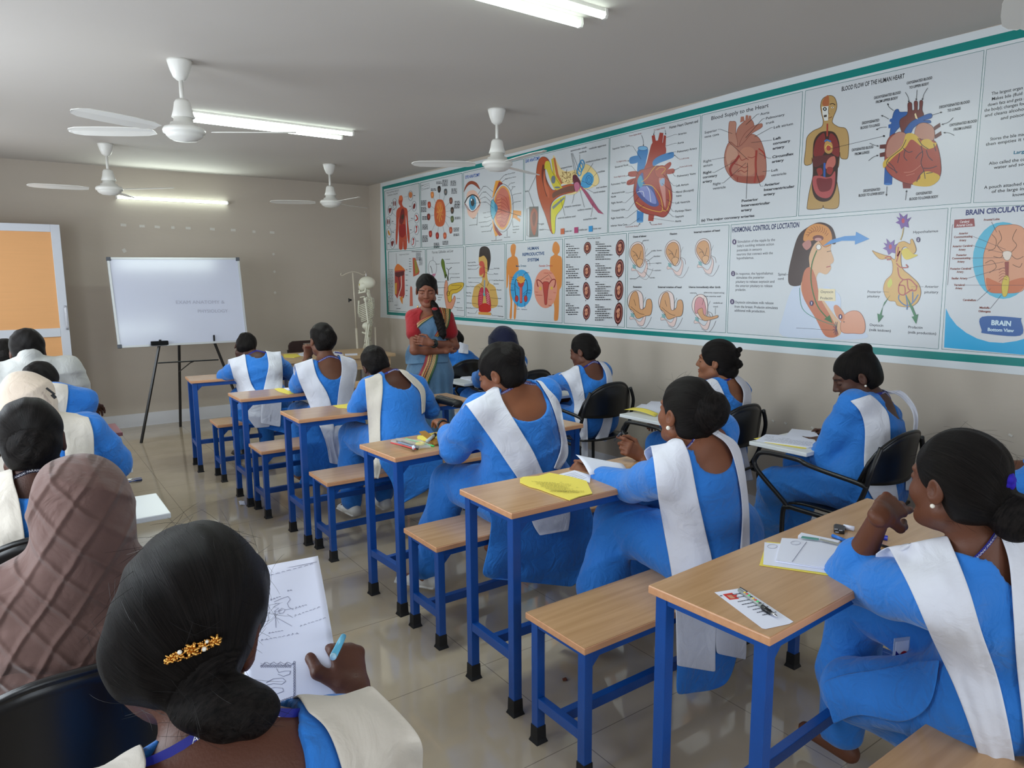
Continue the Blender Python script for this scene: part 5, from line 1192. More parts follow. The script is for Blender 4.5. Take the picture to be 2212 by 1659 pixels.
mobj('braid', [surf([cap(bp[i], bp[i+1], bw[i]*1.0, bw[i+1]*1.0, k=.01) for i in range(7)]+[disp(lambda Q: .004*np.abs(np.sin(Q[..., 2]*110+np.sin(Q[..., 0]*160)*1.3)))], .005)], HAIR, p.root, {'flow': lambda V: V*A3([200, 200, 60])})
mobj('red_hair_band', [surf([ell(at(*Tz(364, 448), y=TY-.12), (.022, .022, .012))], .004)], RED, p.root)
w_ = p.wr['L']; ax = nz(p.el['L']-w_); c = w_+ax*.03; e1 = nz(np.cross(ax, (0, 0, 1))); e2 = np.cross(ax, e1)
MB().tube([c+e1*math.cos(a)*.029+e2*math.sin(a)*.029 for a in np.linspace(0, 6.28, 18)[:-1]], .01, 8, closed=True, flat=(1, .4)).build('wrist_watch', mat('dark_green_strap', (20, 34, 30), .5, .4), p.root, smooth=True)
c2 = c-p.f*-.032; MB().lathe([(0, .008), (.016, .008), (.018, 0), (.018, -.004), (0, -.004)], c+p.f*.03, 20, axis=p.f).build('watch_case', mat('watch_dark', (18, 22, 24), .2, .6), p.root, smooth=True)
e_ = Tz(196, 430); MB().lathe([(0, .014), (.004, .008), (.005, -.006), (0, -.012)], at(*e_, y=TY-.11), 10).build('gold_pendant', GOLD, p.root, smooth=True)
MB().lathe([(0, .003), (.0028, .001), (0, -.001)], p.head+p.HB[1]*.09+p.HB[2]*.035, 10, axis=p.HB[1]).build('bindi', RED, p.root)

# ================================================================== printed anatomy banner on the right wall
from mathutils.geometry import tessellate_polygon
def mat_print():
    m = bpy.data.materials.new('glossy_vinyl_print'); m.use_nodes = True; N = m.node_tree.nodes; L = m.node_tree.links; b = N['Principled BSDF']
    a = N.new('ShaderNodeAttribute'); a.attribute_name = 'ink'; gm = N.new('ShaderNodeMix'); gm.data_type = 'RGBA'; gm.blend_type = 'MULTIPLY'; gm.inputs['Factor'].default_value = 1; gm.inputs['B'].default_value = (.9, .9, .9, 1); L.new(a.outputs['Color'], gm.inputs['A']); L.new(gm.outputs['Result'], b.inputs['Base Color']); b.inputs['Roughness'].default_value = .27; b.inputs['Specular IOR Level'].default_value = .5
    tc = N.new('ShaderNodeTexCoord'); n = N.new('ShaderNodeTexNoise'); n.inputs['Scale'].default_value = 1.7; n.inputs['Detail'].default_value = 2; L.new(tc.outputs['Object'], n.inputs['Vector'])
    bp = N.new('ShaderNodeBump'); bp.inputs['Strength'].default_value = .12; bp.inputs['Distance'].default_value = .02; L.new(n.outputs['Fac'], bp.inputs['Height']); L.new(bp.outputs[0], b.inputs['Normal'])
    return m
VINYL = mat_print()
GL = {}
def glyphs(s, bold=0.0):
    if (s, bold) not in GL:
        cu = bpy.data.curves.new('t', 'FONT'); cu.body = s; cu.size = 1; cu.offset = bold; cu.resolution_u = 3; ob = bpy.data.objects.new('t', cu); COL.objects.link(ob)
        bpy.context.view_layer.update(); me = ob.to_mesh(); V = [(v.co.x, v.co.y) for v in me.vertices]; F = [tuple(p.vertices) for p in me.polygons]; ob.to_mesh_clear()
        bpy.data.objects.remove(ob); bpy.data.curves.remove(cu); xs = [v[0] for v in V] or [0, 1]; GL[(s, bold)] = (V, F, min(xs), max(max(xs)-min(xs), .01))
    return GL[(s, bold)]
def cr_closed(P, n=5):
    out = []; k = len(P)
    for i in range(k):
        p0, p1, p2, p3 = [np.array(P[(i+q) % k], float) for q in (-1, 0, 1, 2)]
        for j in range(n):
            t = j/n; out.append(.5*(2*p1+(p2-p0)*t+(2*p0-5*p1+4*p2-p3)*t*t+(3*p1-p0-3*p2+p3)*t**3))
    return out
def cr_open(P, n=5): return [q for q in smooth_path([np.array([a, b, 0.]) for a, b in P], n)]
K_ = (28, 28, 34)
class Sheet:
    lay = 0
    def __init__(s, Z=(0, 0, 1), base=.0022): s.Z = Z; s.V = []; s.F = []; s.C = []; s.k = 0; s.base = base
    def z(s, Z): s.Z = Z; return s
    def w(s, x, y):
        q = at(s.Z[0]+x/s.Z[2], s.Z[1]+y/s.Z[2], x=XR); q[0] = XR-s.base-s.k*3e-5; return q
    def put(s, pts, faces, col):
        n = len(s.V); s.V += pts; c = srgb(col)
        for f in faces: s.F.append(tuple(i+n for i in f)); s.C.append(c)
        s.k += 1
    def poly(s, col, *P):
        W = [s.w(*p) for p in P]; T = tessellate_polygon([[Vector((q[1], q[2], 0)) for q in W]]); s.put(W, T, col); return s
    def blob(s, col, *P, line=None, lw=1.2):
        Q = cr_closed(P); s.poly(col, *[(q[0], q[1]) for q in Q])
        if line: s.line(line, [(q[0], q[1]) for q in Q]+[(Q[0][0], Q[0][1])], lw, False)
        return s
    def ell(s, col, cx, cy, rx, ry, rot=0, line=None, lw=1.2, n=28):
        c, d = math.cos(rot), math.sin(rot); Q = [(cx+rx*math.cos(a)*c-ry*math.sin(a)*d, cy+rx*math.cos(a)*d+ry*math.sin(a)*c) for a in np.linspace(0, 2*math.pi, n+1)[:-1]]
        if col: s.poly(col, *Q)
        if line: s.line(line, Q+[Q[0]], lw, False)
        return s
    def line(s, col, P, w=1.2, smooth=True):
        """w in photo pixels"""
        w = w*s.Z[2]*.5; Q = [(q[0], q[1]) for q in cr_open(P)] if smooth and len(P) > 2 else P; n = len(Q); L = []; R = []
        for i in range(n):
            a = Q[max(i-1, 0)]; b = Q[min(i+1, n-1)]; dx, dy = b[0]-a[0], b[1]-a[1]; l = math.hypot(dx, dy)+1e-9; nx, ny = -dy/l*w, dx/l*w
            L.append(s.w(Q[i][0]+nx, Q[i][1]+ny)); R.append(s.w(Q[i][0]-nx, Q[i][1]-ny))
        s.put(L+R, [(i, i+1, n+i+1, n+i) for i in range(n-1)], col); return s
    def arrow(s, col, P, w=1.0, hd=4):
        s.line(col, P, w); a, b = P[-2], P[-1]; dx, dy = b[0]-a[0], b[1]-a[1]; l = math.hypot(dx, dy); dx, dy = dx/l*hd*s.Z[2], dy/l*hd*s.Z[2]
        s.poly(col, (b[0]+dx*.6, b[1]+dy*.6), (b[0]-dx*.5-dy*.5, b[1]-dy*.5+dx*.5), (b[0]-dx*.5+dy*.5, b[1]-dy*.5-dx*.5)); return s
    def text(s, t, x0, y, x1, h, col=K_, bold=.0, y1=None):
        """baseline from (x0, y) to x1 at the same height on the wall (or y1), cap height h"""
        V, F, mn, wd = glyphs(t, bold); A = s.w(x0, y); B = s.w(x1, y if y1 is None else y1)
        if y1 is None: B = A.copy(); e = s.w(x1, y); B[1] = e[1]
        hz = abs(s.w(x0, y-h)[2]-A[2])/.72; L = B-A; s.put([A+L*((v[0]-mn)/wd)+np.array([0, 0, v[1]*hz]) for v in V], F, col); return s
    def dash(s, x0, y, x1, h, col=(60, 60, 66), y1=None, seed=0):
        """a line of unreadably small print"""
        rs = np.random.RandomState(int(x0*7+y*13+seed) % 9999); x = x0; y1 = y if y1 is None else y1
        while x < x1:
            w = rs.uniform(.5, 1.6)*h*1.9; e = min(x+w, x1); ya = y+(y1-y)*(x-x0)/(x1-x0); yb = y+(y1-y)*(e-x0)/(x1-x0); s.poly(col, (x, ya), (e, yb), (e, yb-h), (x, ya-h)); x = e+h*.7
        return s
    def build(s, name, par=None):
        me = bpy.data.meshes.new(name); off = np.array(par.location) if par is not None else 0; me.from_pydata([tuple(v-off) for v in s.V], [], s.F)
        ca = me.color_attributes.new('ink', 'FLOAT_COLOR', 'CORNER'); c = []
        for f, q in zip(me.polygons, s.C): c += list(q)*f.loop_total
        ca.data.foreach_set('color', np.array(c, np.float32)); me.materials.append(VINYL)
        o = bpy.data.objects.new(name, me); COL.objects.link(o)
        if par is not None: o.parent = par
        return o
Z1, Z2, Z3, Z4, Z5, Z6, Z7 = (820, 370, 5.028), (1120, 240, 3.456), (1500, 180, 5.53), (1720, 100, 4.366), (1560, 430, 3.393), (820, 520, 5.53), (1200, 480, 5.82)
PX = (0, 0, 1)
def itp(t): xs, ys = zip(*t); return lambda x: float(np.interp(x, xs, ys))
def ext(tab):
    (a, b), (c, d) = tab[-2:]; return tab+[(c+700, d+(d-b)/(c-a)*700)]
out_t = itp(ext([(822, 396), (940, 368), (1120, 328), (1447, 240), (1652, 180), (1972, 100), (2212, 41.6)])); teal_t = itp(ext([(826, 403.3), (940, 375.7), (1120, 334), (1500, 236), (1720, 180.6), (2012, 108.8), (2212, 60.1)]))
teal_i = itp(ext([(829, 409.8), (940, 384), (1120, 344), (1500, 249.5), (1720, 196.2), (2012, 127), (2212, 80.9)])); r1_t = itp(ext([(831, 413), (1120, 346), (1500, 253), (1720, 201), (2012, 135), (2212, 89)]))
r1_b = itp(ext([(835, 540), (1001, 529.5), (1132, 519.5), (1314, 503.5), (1510, 485.5), (1722, 467), (2100, 438), (2212, 434)])); r2_t = itp(ext([(836, 544), (1003, 533), (1132, 523.5), (1314, 507.5), (1510, 490.5), (1722, 475), (2051, 449.5), (2212, 443)]))
r2_b = itp(ext([(839, 671), (1004, 683.7), (1093, 690), (1217, 698), (1351, 707.5), (1570, 719), (2029, 754), (2212, 768)])); tb_i = itp(ext([(838.6, 673.5), (1200, 700.8), (1560, 726), (2012, 759), (2212, 774)]))
tb_o = itp(ext([(836.3, 679.5), (1200, 708.5), (1560, 737), (2012, 775.8), (2212, 792.1)])); out_b = itp(ext([(833.3, 685.6), (984, 700), (1450, 740.5), (2012, 791.7), (2212, 810.7)]))
bc_ = at(1500, 500, x=XR)
BAN = thing('anatomy_banner', 'long glossy banner of anatomy charts with teal border on the right wall', 'banner', (XR-.001, bc_[1], bc_[2]))
S = Sheet(PX, base=.0018); XE = 2680; xs = list(np.linspace(822, XE, 60))
def strip(s, col, f0, f1, x0, x1, n=40):
    X = np.linspace(x0, x1, n); V = [s.w(x, f0(x)) for x in X]+[s.w(x, f1(x)) for x in X]; s.put(V, [(i, i+1, n+i+1, n+i) for i in range(n-1)], col)
strip(S, (222, 227, 230), out_t, out_b, 822, XE); S.poly((222, 227, 230), (822, 396), (833, 400), (843, 686), (833.3, 685.6))
TEAL = (0, 134, 128)
strip(S, TEAL, teal_t, teal_i, 826, XE); strip(S, TEAL, tb_i, tb_o, 836.3, XE); S.poly(TEAL, (826, 403.3), (829.3, 409), (840, 675), (836.3, 679.5))
S.build('vinyl_sheet', BAN)
def frame(s, f0, f1, a, b, c, d, base=(214, 218, 222)):
    """a: top-left x, b: top-right x, c: bottom-right x, d: bottom-left x"""
    Zs = s.Z; s.Z = PX; n = 24
    X0 = np.linspace(a, b, n); X1 = np.linspace(d, c, n); V = [s.w(x, f0(x)) for x in X0]+[s.w(x, f1(x)) for x in X1]; s.put(V, [(i, i+1, n+i+1, n+i) for i in range(n-1)], base)
    G = (34, 110, 104); s.line(G, [(x, f0(x)) for x in X0], .9, False); s.line(G, [(x, f1(x)) for x in X1], .9, False); s.line(G, [(a, f0(a)), (d, f1(d))], .9, False); s.line(G, [(b, f0(b)), (c, f1(c))], .9, False); s.Z = Zs
def panel(Z, top, xs4, label, base=(214, 218, 222)):
    s = Sheet(Z); s.label = label; frame(s, *( (r1_t, r1_b) if top else (r2_t, r2_b)), *xs4, base=base); return s
def done(s): o = s.build('chart_panel', BAN); o['label'] = s.label; return o
RD, DR, SKN, OR = (190, 74, 50), (120, 34, 38), (226, 176, 100), (226, 140, 66)
BLU = (24, 92, 156)
# 1 the human body
s = panel(Z1, True, (831, 906, 909.5, 836), 'printed chart titled THE HUMAN BODY with a red figure')
s.text('THE HUMAN BODY', 75, 247, 213, 18, (70, 70, 76)).text('INTERNAL ORGANS', 90, 272, 200, 14, (70, 70, 76), .01)
s.blob(RD, (232, 262), (250, 275), (254, 310), (246, 350), (262, 385), (300, 410), (308, 480), (312, 560), (328, 690), (326, 770), (316, 780), (302, 700), (296, 560), (286, 480), (290, 640), (298, 720), (296, 840), (262, 842), (256, 760), (250, 842), (214, 840), (212, 720), (208, 620), (214, 500), (208, 560), (200, 680), (190, 790), (178, 780), (176, 700), (182, 560), (184, 440), (206, 400), (226, 384), (212, 355), (208, 340), (210, 300))
s.blob((226, 116, 70), (218, 268), (244, 268), (250, 300), (236, 316), (212, 312)); s.blob(DR, (238, 420), (256, 406), (270, 430), (272, 500), (256, 560), (232, 580), (218, 540), (226, 480)).blob((70, 48, 34), (240, 480), (262, 470), (262, 510), (242, 520)).blob((160, 30, 30), (220, 590), (280, 580), (284, 680), (250, 720), (216, 690))
for x, y, fx, fy, sh in ((338, 265, 262, 283, 'b'), (378, 380, 305, 445, 'k'), (404, 508, 305, 550, 's'), (404, 634, 300, 700, 'r'), (370, 768, 260, 740, 'r'), (166, 350, 190, 410, 'l'), (116, 428, 190, 500, 'v'), (98, 548, 180, 580, 'l'), (105, 668, 185, 630, 'g'), (143, 786, 180, 800, 'v')):
    s.line((120, 124, 130), [(x, y), (fx, fy)], .5, False); s.ell((218, 222, 226), x, y, 24, 54, line=(110, 116, 126), lw=.8)
    {'b': lambda: s.ell((214, 130, 80), x, y-8, 20, 34), 'k': lambda: s.ell(DR, x, y, 13, 32, .2), 's': lambda: s.line((178, 50, 44), [(x-8, y-34), (x+6, y-8), (x+8, y+14), (x-14, y+28)], 2.6), 'r': lambda: s.line((190, 50, 50), [(x, y-36), (x, y+14), (x-14, y+32)], 1.8).ell((170, 40, 44), x, y-30, 9, 14),
     'l': lambda: s.ell(DR, x-9, y, 6, 30).ell(DR, x+9, y, 6, 30), 'v': lambda: s.blob(DR, (x-16, y-20), (x+16, y-26), (x+4, y+20), (x-8, y+30)), 'g': lambda: s.blob((208, 140, 50), (x-14, y-10), (x-4, y-28), (x+14, y+20), (x-2, y+26))}[sh]()
for x, y in ((370, 268), (325, 385), (345, 515), (332, 640), (130, 348), (150, 420), (135, 548), (142, 665), (90, 790), (404, 762)): s.dash(x, y, x+22, 7)
done(s)
# 2 brain ring
s = panel(Z1, True, (908.5, 999, 1001, 911.5), 'printed chart of a round organ circled by small diagrams')
s.line(K_, [(452, 158), (540, 130), (544, 182), (456, 206), (452, 158)], .5, False); s.text('Motor Nerve', 488, 168, 534, 9).text('Sens Nerve', 488, 193, 534, 9); s.line(K_, [(460, 160), (480, 156)], .5, False).line(K_, [(460, 188), (480, 184)], .5, False)
PT = [(575, 257), (650, 195), (720, 225), (778, 320), (792, 425), (792, 520), (776, 640), (712, 700), (630, 700), (556, 680), (536, 495), (542, 365)]
for i, (x, y) in enumerate(PT): s.line((110, 112, 118), [(658, 450), (x, y)], .55, False)
s.blob((200, 92, 48), (640, 306), (690, 318), (716, 400), (718, 500), (700, 580), (656, 602), (612, 578), (596, 480), (602, 380), (620, 325)); s.blob((222, 120, 60), (650, 330), (680, 350), (690, 430), (660, 470), (625, 440), (622, 360))
for i in range(16):
    a = i*.77; s.line((236, 170, 70), [(658+8*math.cos(a), 455+18*math.sin(a)), (658+22*math.cos(a+.4), 455+50*math.sin(a+.4)), (658+38*math.cos(a+.2), 455+96*math.sin(a+.2))], .6)
for i, (x, y) in enumerate(PT):
    c = [(214, 130, 70), (40, 34, 34), (90, 96, 100), (110, 60, 50), (60, 50, 44), (70, 90, 50), (170, 80, 56), (190, 90, 60), (150, 40, 40), (160, 50, 44), (120, 40, 36), (176, 70, 50)][i]
    s.blob(c, (x-14, y-30), (x+10, y-34), (x+18, y), (x+10, y+32), (x-10, y+34), (x-18, y)); s.blob((min(c[0]+50, 250), c[1]+30, c[2]+20), (x-6, y-14), (x+8, y-8), (x+4, y+14), (x-8, y+10))
for x, y, n in ((560, 190, 2), (620, 115, 2), (686, 95, 5), (775, 105, 4), (785, 190, 4), (820, 325, 3), (815, 365, 3), (822, 498, 2), (808, 615, 3), (808, 680, 2), (690, 760, 3), (595, 780, 4), (470, 580, 4), (470, 700, 5), (470, 490, 3), (455, 320, 4), (455, 390, 4)):
    for j in range(n): s.dash(x, y+j*15+8, x+58, 8, y1=y+j*15+5)
done(s)
# 3 eye anatomy
s = panel(Z1, True, (1001.5, 1131, 1131, 1004), 'printed chart titled EYE ANATOMY')
s.text('EYE ANATOMY', 935, 82, 1092, 34, (24, 84, 170), .03, y1=52)
s.blob((150, 64, 36), (916, 232), (930, 170), (965, 118), (1010, 105), (1060, 130), (1094, 192), (1085, 194), (1040, 156), (1000, 140), (960, 160), (930, 205))
s.blob((236, 190, 170), (950, 250), (1000, 206), (1050, 220), (1092, 300), (1098, 360), (1070, 440), (1030, 512), (990, 500), (955, 440)); s.blob((236, 238, 240), (928, 345), (960, 290), (1010, 262), (1060, 285), (1092, 350), (1060, 400), (1010, 436), (960, 410), line=(110, 40, 40), lw=1.0)
s.ell((60, 150, 190), 1012, 342, 40, 82).ell((30, 40, 50), 1012, 338, 20, 42).ell((240, 245, 250), 1000, 310, 8, 12); s.line((40, 22, 20), [(928, 345), (960, 285), (1010, 254), (1060, 278), (1094, 350)], 2.2); s.line((150, 70, 60), [(930, 350), (1010, 442), (1092, 356)], 1.2)
s.poly((240, 160, 50), (1262, 104), (1310, 100), (1340, 130), (1300, 170), (1260, 240), (1225, 300), (1240, 200)).poly((150, 40, 44), (1300, 110), (1340, 130), (1300, 190), (1262, 260), (1250, 240)).poly((240, 160, 50), (1225, 520), (1260, 600), (1310, 680), (1260, 710), (1235, 620)).poly((150, 40, 44), (1240, 560), (1290, 640), (1336, 690), (1300, 704), (1256, 640))
s.poly((232, 152, 60), (1420, 420), (1470, 425), (1540, 432), (1540, 480), (1500, 478), (1500, 500), (1530, 520), (1528, 552), (1470, 510), (1420, 500)).blob((206, 210, 216), (1240, 300), (1290, 180), (1350, 138), (1420, 200), (1450, 330), (1450, 480), (1410, 600), (1345, 660), (1280, 620), (1240, 520), line=K_, lw=.8)
s.blob((232, 160, 70), (1250, 300), (1298, 190), (1350, 158), (1408, 215), (1432, 340), (1432, 470), (1396, 580), (1345, 636), (1286, 600), (1250, 510)); s.blob((208, 112, 92), (1262, 310), (1300, 210), (1348, 178), (1398, 230), (1418, 340), (1418, 460), (1384, 570), (1340, 612), (1296, 580), (1264, 500))
for i in range(9): s.line((150, 40, 40), [(1420, 450), (1380-i*2, 300+i*36), (1330, 260+i*40), (1300+8*math.sin(i), 250+i*44)], .7)
for i in range(8): s.line((240, 170, 120), [(1280, 300+i*32), (1320, 290+i*32)], 1.4, False)
s.blob((110, 190, 214), (1216, 330), (1234, 310), (1262, 350), (1284, 400), (1270, 450), (1238, 520), (1216, 480), (1208, 400), line=(30, 60, 80), lw=.8).blob((70, 140, 180), (1254, 350), (1278, 370), (1284, 410), (1272, 440), (1256, 430)); s.line((60, 30, 30), [(1290, 410), (1420, 450), (1540, 490)], 1.0)
for P_ in ([(1070, 255), (1130, 165), (1165, 165), (1235, 225)], [(1075, 290), (1120, 228), (1160, 228), (1225, 290)], [(1075, 315), (1130, 283), (1160, 283), (1230, 350)], [(1020, 352), (1130, 335), (1165, 335), (1240, 400)], [(1168, 446), (1215, 436)], [(1160, 506), (1230, 480)], [(1160, 552), (1215, 530)], [(1185, 600), (1225, 560)], [(1210, 655), (1228, 600)], [(1060, 590), (1068, 450)], [(1305, 100), (1358, 42), (1380, 40)], [(1325, 120), (1368, 88), (1390, 86)], [(1400, 160), (1425, 130)], [(1430, 215), (1450, 180)], [(1440, 265), (1465, 250)], [(1440, 360), (1465, 340)], [(1448, 530), (1448, 590)], [(1388, 630), (1388, 710)], [(1268, 700), (1268, 745)]): s.line(K_, P_, .5, False)
for t, x, y, x1 in (('Lateral Rectus Muscle', 1364, 42, 1474), ('Medial Rectus Muscle', 1368, 88, 1484), ('Choroid', 1430, 134, 1470), ('Retina', 1442, 176, 1478), ('Fovea Centralis', 1466, 254, 1544), ('Hyaloid Canal', 1466, 340, 1536), ('Optic Nerve', 1450, 608, 1518), ('Retinal Blood', 1450, 640, 1518), ('Vessels', 1450, 670, 1486), ('Vitreous Body', 1354, 724, 1422), ('Ciliary Body and Muscle', 1216, 760, 1334), ('Sclera', 1128, 170, 1158), ('Pupil', 1130, 232, 1158), ('Iris', 1140, 286, 1156), ('Pupil', 1134, 340, 1160), ('Cornea', 1128, 458, 1162), ('Iris', 1140, 506, 1158), ('Anterior Chamber', 1082, 562, 1162), ('Posterior Chamber', 1104, 608, 1188), ('Suspensory Ligament', 1112, 662, 1210), ('Tear Duct', 1014, 516, 1056), ('Lacrimal Caruncle', 978, 592, 1062)): s.text(t, x, y, x1, 11)
done(s)
# 4 ear anatomy
s = panel(Z2, True, (1133.5, 1316.5, 1312.5, 1135), 'printed chart titled EAR ANATOMY with orange ear and yellow bone')
s.text('EAR ANATOMY', 55, 386, 162, 26, (30, 90, 170), .03, y1=362)
s.blob((240, 214, 150), (262, 330), (300, 400), (330, 440), (372, 450), (430, 440), (450, 470), (400, 540), (330, 545), (290, 530), (262, 450)); s.poly((196, 110, 60), (262, 350), (276, 350), (300, 470), (330, 540), (318, 548), (282, 480)); s.poly((214, 190, 60), (246, 360), (262, 350), (276, 470), (322, 550), (300, 556), (262, 500))
rs_ = np.random.RandomState(2)
for i in range(110): x, y = rs_.uniform(300, 440), rs_.uniform(455, 540); s.ell((128, 90, 40), x, y, 2.5, 3.5, n=6) if (x-300) > (y-560)*-.2 else None
s.blob((186, 84, 46), (150, 380), (180, 343), (215, 352), (236, 390), (222, 420), (200, 440), (215, 520), (260, 590), (330, 560), (400, 545), (440, 560), (440, 600), (370, 615), (300, 640), (250, 690), (240, 760), (248, 850), (262, 915), (240, 890), (205, 780), (170, 690), (146, 600), (136, 480), line=(110, 44, 28), lw=.8)
s.blob((110, 44, 28), (184, 400), (202, 420), (200, 470), (222, 560), (216, 640), (190, 560), (176, 480)).blob((206, 104, 66), (196, 440), (208, 520), (232, 600), (230, 650), (206, 600), (190, 520)); s.blob((120, 74, 58), (262, 610), (330, 578), (400, 556), (444, 566), (440, 598), (372, 606), (300, 628), (262, 650))
s.blob((216, 200, 60), (206, 378), (236, 380), (250, 440), (280, 500), (322, 560), (330, 572), (280, 588), (250, 540), (214, 440), (198, 430)); s.ell((110, 120, 130), 264, 512, 16, 30).ell((110, 120, 130), 294, 570, 22, 7); s.blob((222, 214, 50), (258, 690), (330, 640), (352, 640), (330, 720), (282, 790), (276, 900), (258, 908), (246, 800)); s.poly((130, 140, 140), (255, 715), (345, 640), (350, 652), (262, 735))
s.blob((238, 214, 150), (350, 626), (420, 620), (470, 590), (540, 575), (600, 540), (596, 480), (560, 430), (520, 400), (480, 400), (452, 430), (470, 560), (430, 600), (370, 618)); s.blob((74, 160, 210), (470, 560), (480, 500), (500, 470), (530, 456), (560, 480), (565, 520), (545, 560), (512, 575)); s.ell(None, 530, 515, 22, 34, line=(30, 100, 160), lw=1.2).ell(None, 530, 515, 10, 18, line=(30, 100, 160), lw=1)
for a, b in ((468, 420), (478, 400), (458, 450)): s.ell(None, a, b, 16, 34, line=(60, 150, 204), lw=2.2)
s.blob((96, 32, 52), (408, 490), (430, 476), (450, 500), (470, 540), (460, 570), (436, 560), (420, 600), (418, 560)).blob((196, 110, 140), (420, 545), (446, 530), (462, 560), (450, 596), (430, 600)); s.poly((170, 80, 110), (460, 560), (470, 556), (520, 610), (560, 670), (600, 730), (640, 770), (600, 760), (548, 700), (500, 620))
for a in (246, 284): pass
s.poly((120, 116, 112), (84, 715), (150, 712), (148, 938), (84, 942)); s.blob((170, 92, 70), (96, 760), (120, 724), (146, 760), (144, 840), (126, 925), (106, 900), (92, 830)); s.blob((120, 56, 44), (108, 780), (126, 750), (134, 800), (122, 860), (110, 840)); s.line(K_, [(84, 725), (66, 728), (66, 930), (84, 936)], .5, False).line(K_, [(136, 480), (80, 600), (118, 716)], .5, False)
for P_ in ([(365, 435), (358, 470)], [(402, 315), (440, 470)], [(408, 315), (455, 440)], [(396, 315), (430, 490)], [(460, 325), (465, 410)], [(560, 390), (510, 470)], [(592, 460), (555, 500)], [(582, 560), (470, 520)], [(560, 606), (470, 560)], [(404, 690), (420, 620)], [(495, 718), (460, 580)], [(350, 780), (318, 650)], [(545, 790), (562, 690)], [(160, 842), (140, 840)], [(192, 882), (250, 890)]): s.line(K_, P_, .5, False)
for t, x, y, x1 in (('temporal bone', 320, 434, 404), ('semicircular canals', 394, 304, 512), ('vestibule', 456, 318, 512), ('vestibular apparatus', 530, 288, 658), ('vestibulocochlear nerve', 506, 388, 660), ('cochlea', 596, 462, 648), ('oval window', 584, 580, 664), ('round window', 562, 616, 652), ('tympanic membrane', 348, 722, 468), ('auditory ossicles', 446, 746, 548), ('external auditory canal', 298, 806, 430), ('eustachian tube', 488, 816, 588), ('helix', 54, 606, 78), ('tragus', 160, 850, 194), ('lobule', 160, 892, 192)): s.text(t, x, y, x1, 14)
for c, x, t, x1 in (((206, 100, 56), 319, 'outer ear', 402), ((180, 52, 110), 421, 'middle ear', 518), ((40, 150, 214), 529, 'inner ear', 622)): y = 880-(x-319)*.09; s.poly(c, (x, y-2), (x+28, y-5), (x+28, y+38), (x, y+41)); s.text(t, x+32, y+24, x1, 15, (60, 60, 64))
done(s)
# 5 heart diagram
s = panel(Z2, True, (1318.5, 1514, 1506, 1315), 'printed chart titled Human Heart Diagram')
s.text('Human Heart: Diagram and', 1128, 132, 1342, 20, K_, .02, y1=84)
AR, ARD, VB = (166, 62, 50), (120, 40, 38), (58, 128, 190)
s.blob(VB, (894, 290), (966, 280), (958, 360), (940, 440), (930, 480), (890, 470), (892, 370)).ell((120, 180, 220), 930, 278, 36, 16, line=(30, 70, 130), lw=1); s.blob(VB, (834, 348), (892, 334), (892, 382), (836, 392)); s.poly(VB, (886, 740), (936, 760), (932, 826), (884, 828)).ell((100, 160, 210), 908, 826, 24, 7)
s.blob(AR, (1000, 240), (1050, 220), (1098, 260), (1100, 320), (1060, 360), (1020, 400), (990, 440), (940, 440), (960, 380), (980, 300)); s.poly(AR, (1004, 250), (996, 186), (1018, 176), (1030, 236)).poly(AR, (1040, 232), (1056, 160), (1084, 164), (1076, 240)).poly(AR, (1078, 250), (1086, 180), (1104, 184), (1100, 262)); s.blob(VB, (1008, 370), (1060, 332), (1150, 305), (1162, 330), (1150, 350), (1060, 385), (1010, 410))
s.blob(AR, (826, 455), (890, 450), (890, 485), (830, 488)).blob(AR, (816, 520), (880, 500), (900, 530), (820, 554)).blob(AR, (1080, 420), (1130, 380), (1142, 400), (1110, 440)).blob(AR, (1110, 440), (1160, 430), (1162, 462), (1110, 470)); s.poly(AR, (974, 760), (1018, 766), (1008, 822), (970, 820))
s.blob(AR, (900, 450), (960, 430), (1030, 410), (1090, 420), (1110, 480), (1140, 560), (1148, 650), (1130, 740), (1090, 790), (1030, 780), (940, 760), (880, 710), (862, 620), (872, 520), line=ARD, lw=1.4)
s.blob((70, 84, 150), (884, 560), (896, 500), (930, 460), (944, 540), (1000, 560), (1030, 640), (1050, 700), (1000, 712), (930, 670), (882, 610)).blob((130, 140, 200), (900, 590), (950, 560), (1010, 610), (1030, 690), (970, 670)).blob((80, 160, 190), (890, 520), (916, 480), (934, 540), (910, 572)); s.blob((206, 140, 130), (1050, 510), (1084, 500), (1100, 600), (1098, 720), (1076, 640)).blob((150, 170, 200), (1056, 520), (1090, 500), (1092, 540), (1070, 560)); s.blob((176, 74, 56), (1020, 430), (1080, 405), (1106, 440), (1090, 490), (1036, 490), line=ARD, lw=.8)
s.line((232, 184, 60), [(920, 530), (960, 500), (1000, 440), (1030, 410)], 1).line((232, 184, 60), [(930, 550), (1000, 560), (1060, 640), (1076, 740), (1030, 748), (940, 720), (880, 680)], 1.2).line((232, 184, 60), [(1076, 740), (1110, 740), (1134, 660), (1126, 590)], 1.2).line((236, 236, 240), [(886, 606), (930, 600), (940, 640)], 1).line((236, 236, 240), [(960, 560), (980, 600), (990, 680)], 1).line((240, 200, 80), [(1030, 440), (1060, 420), (1100, 430), (1070, 470)], .8)
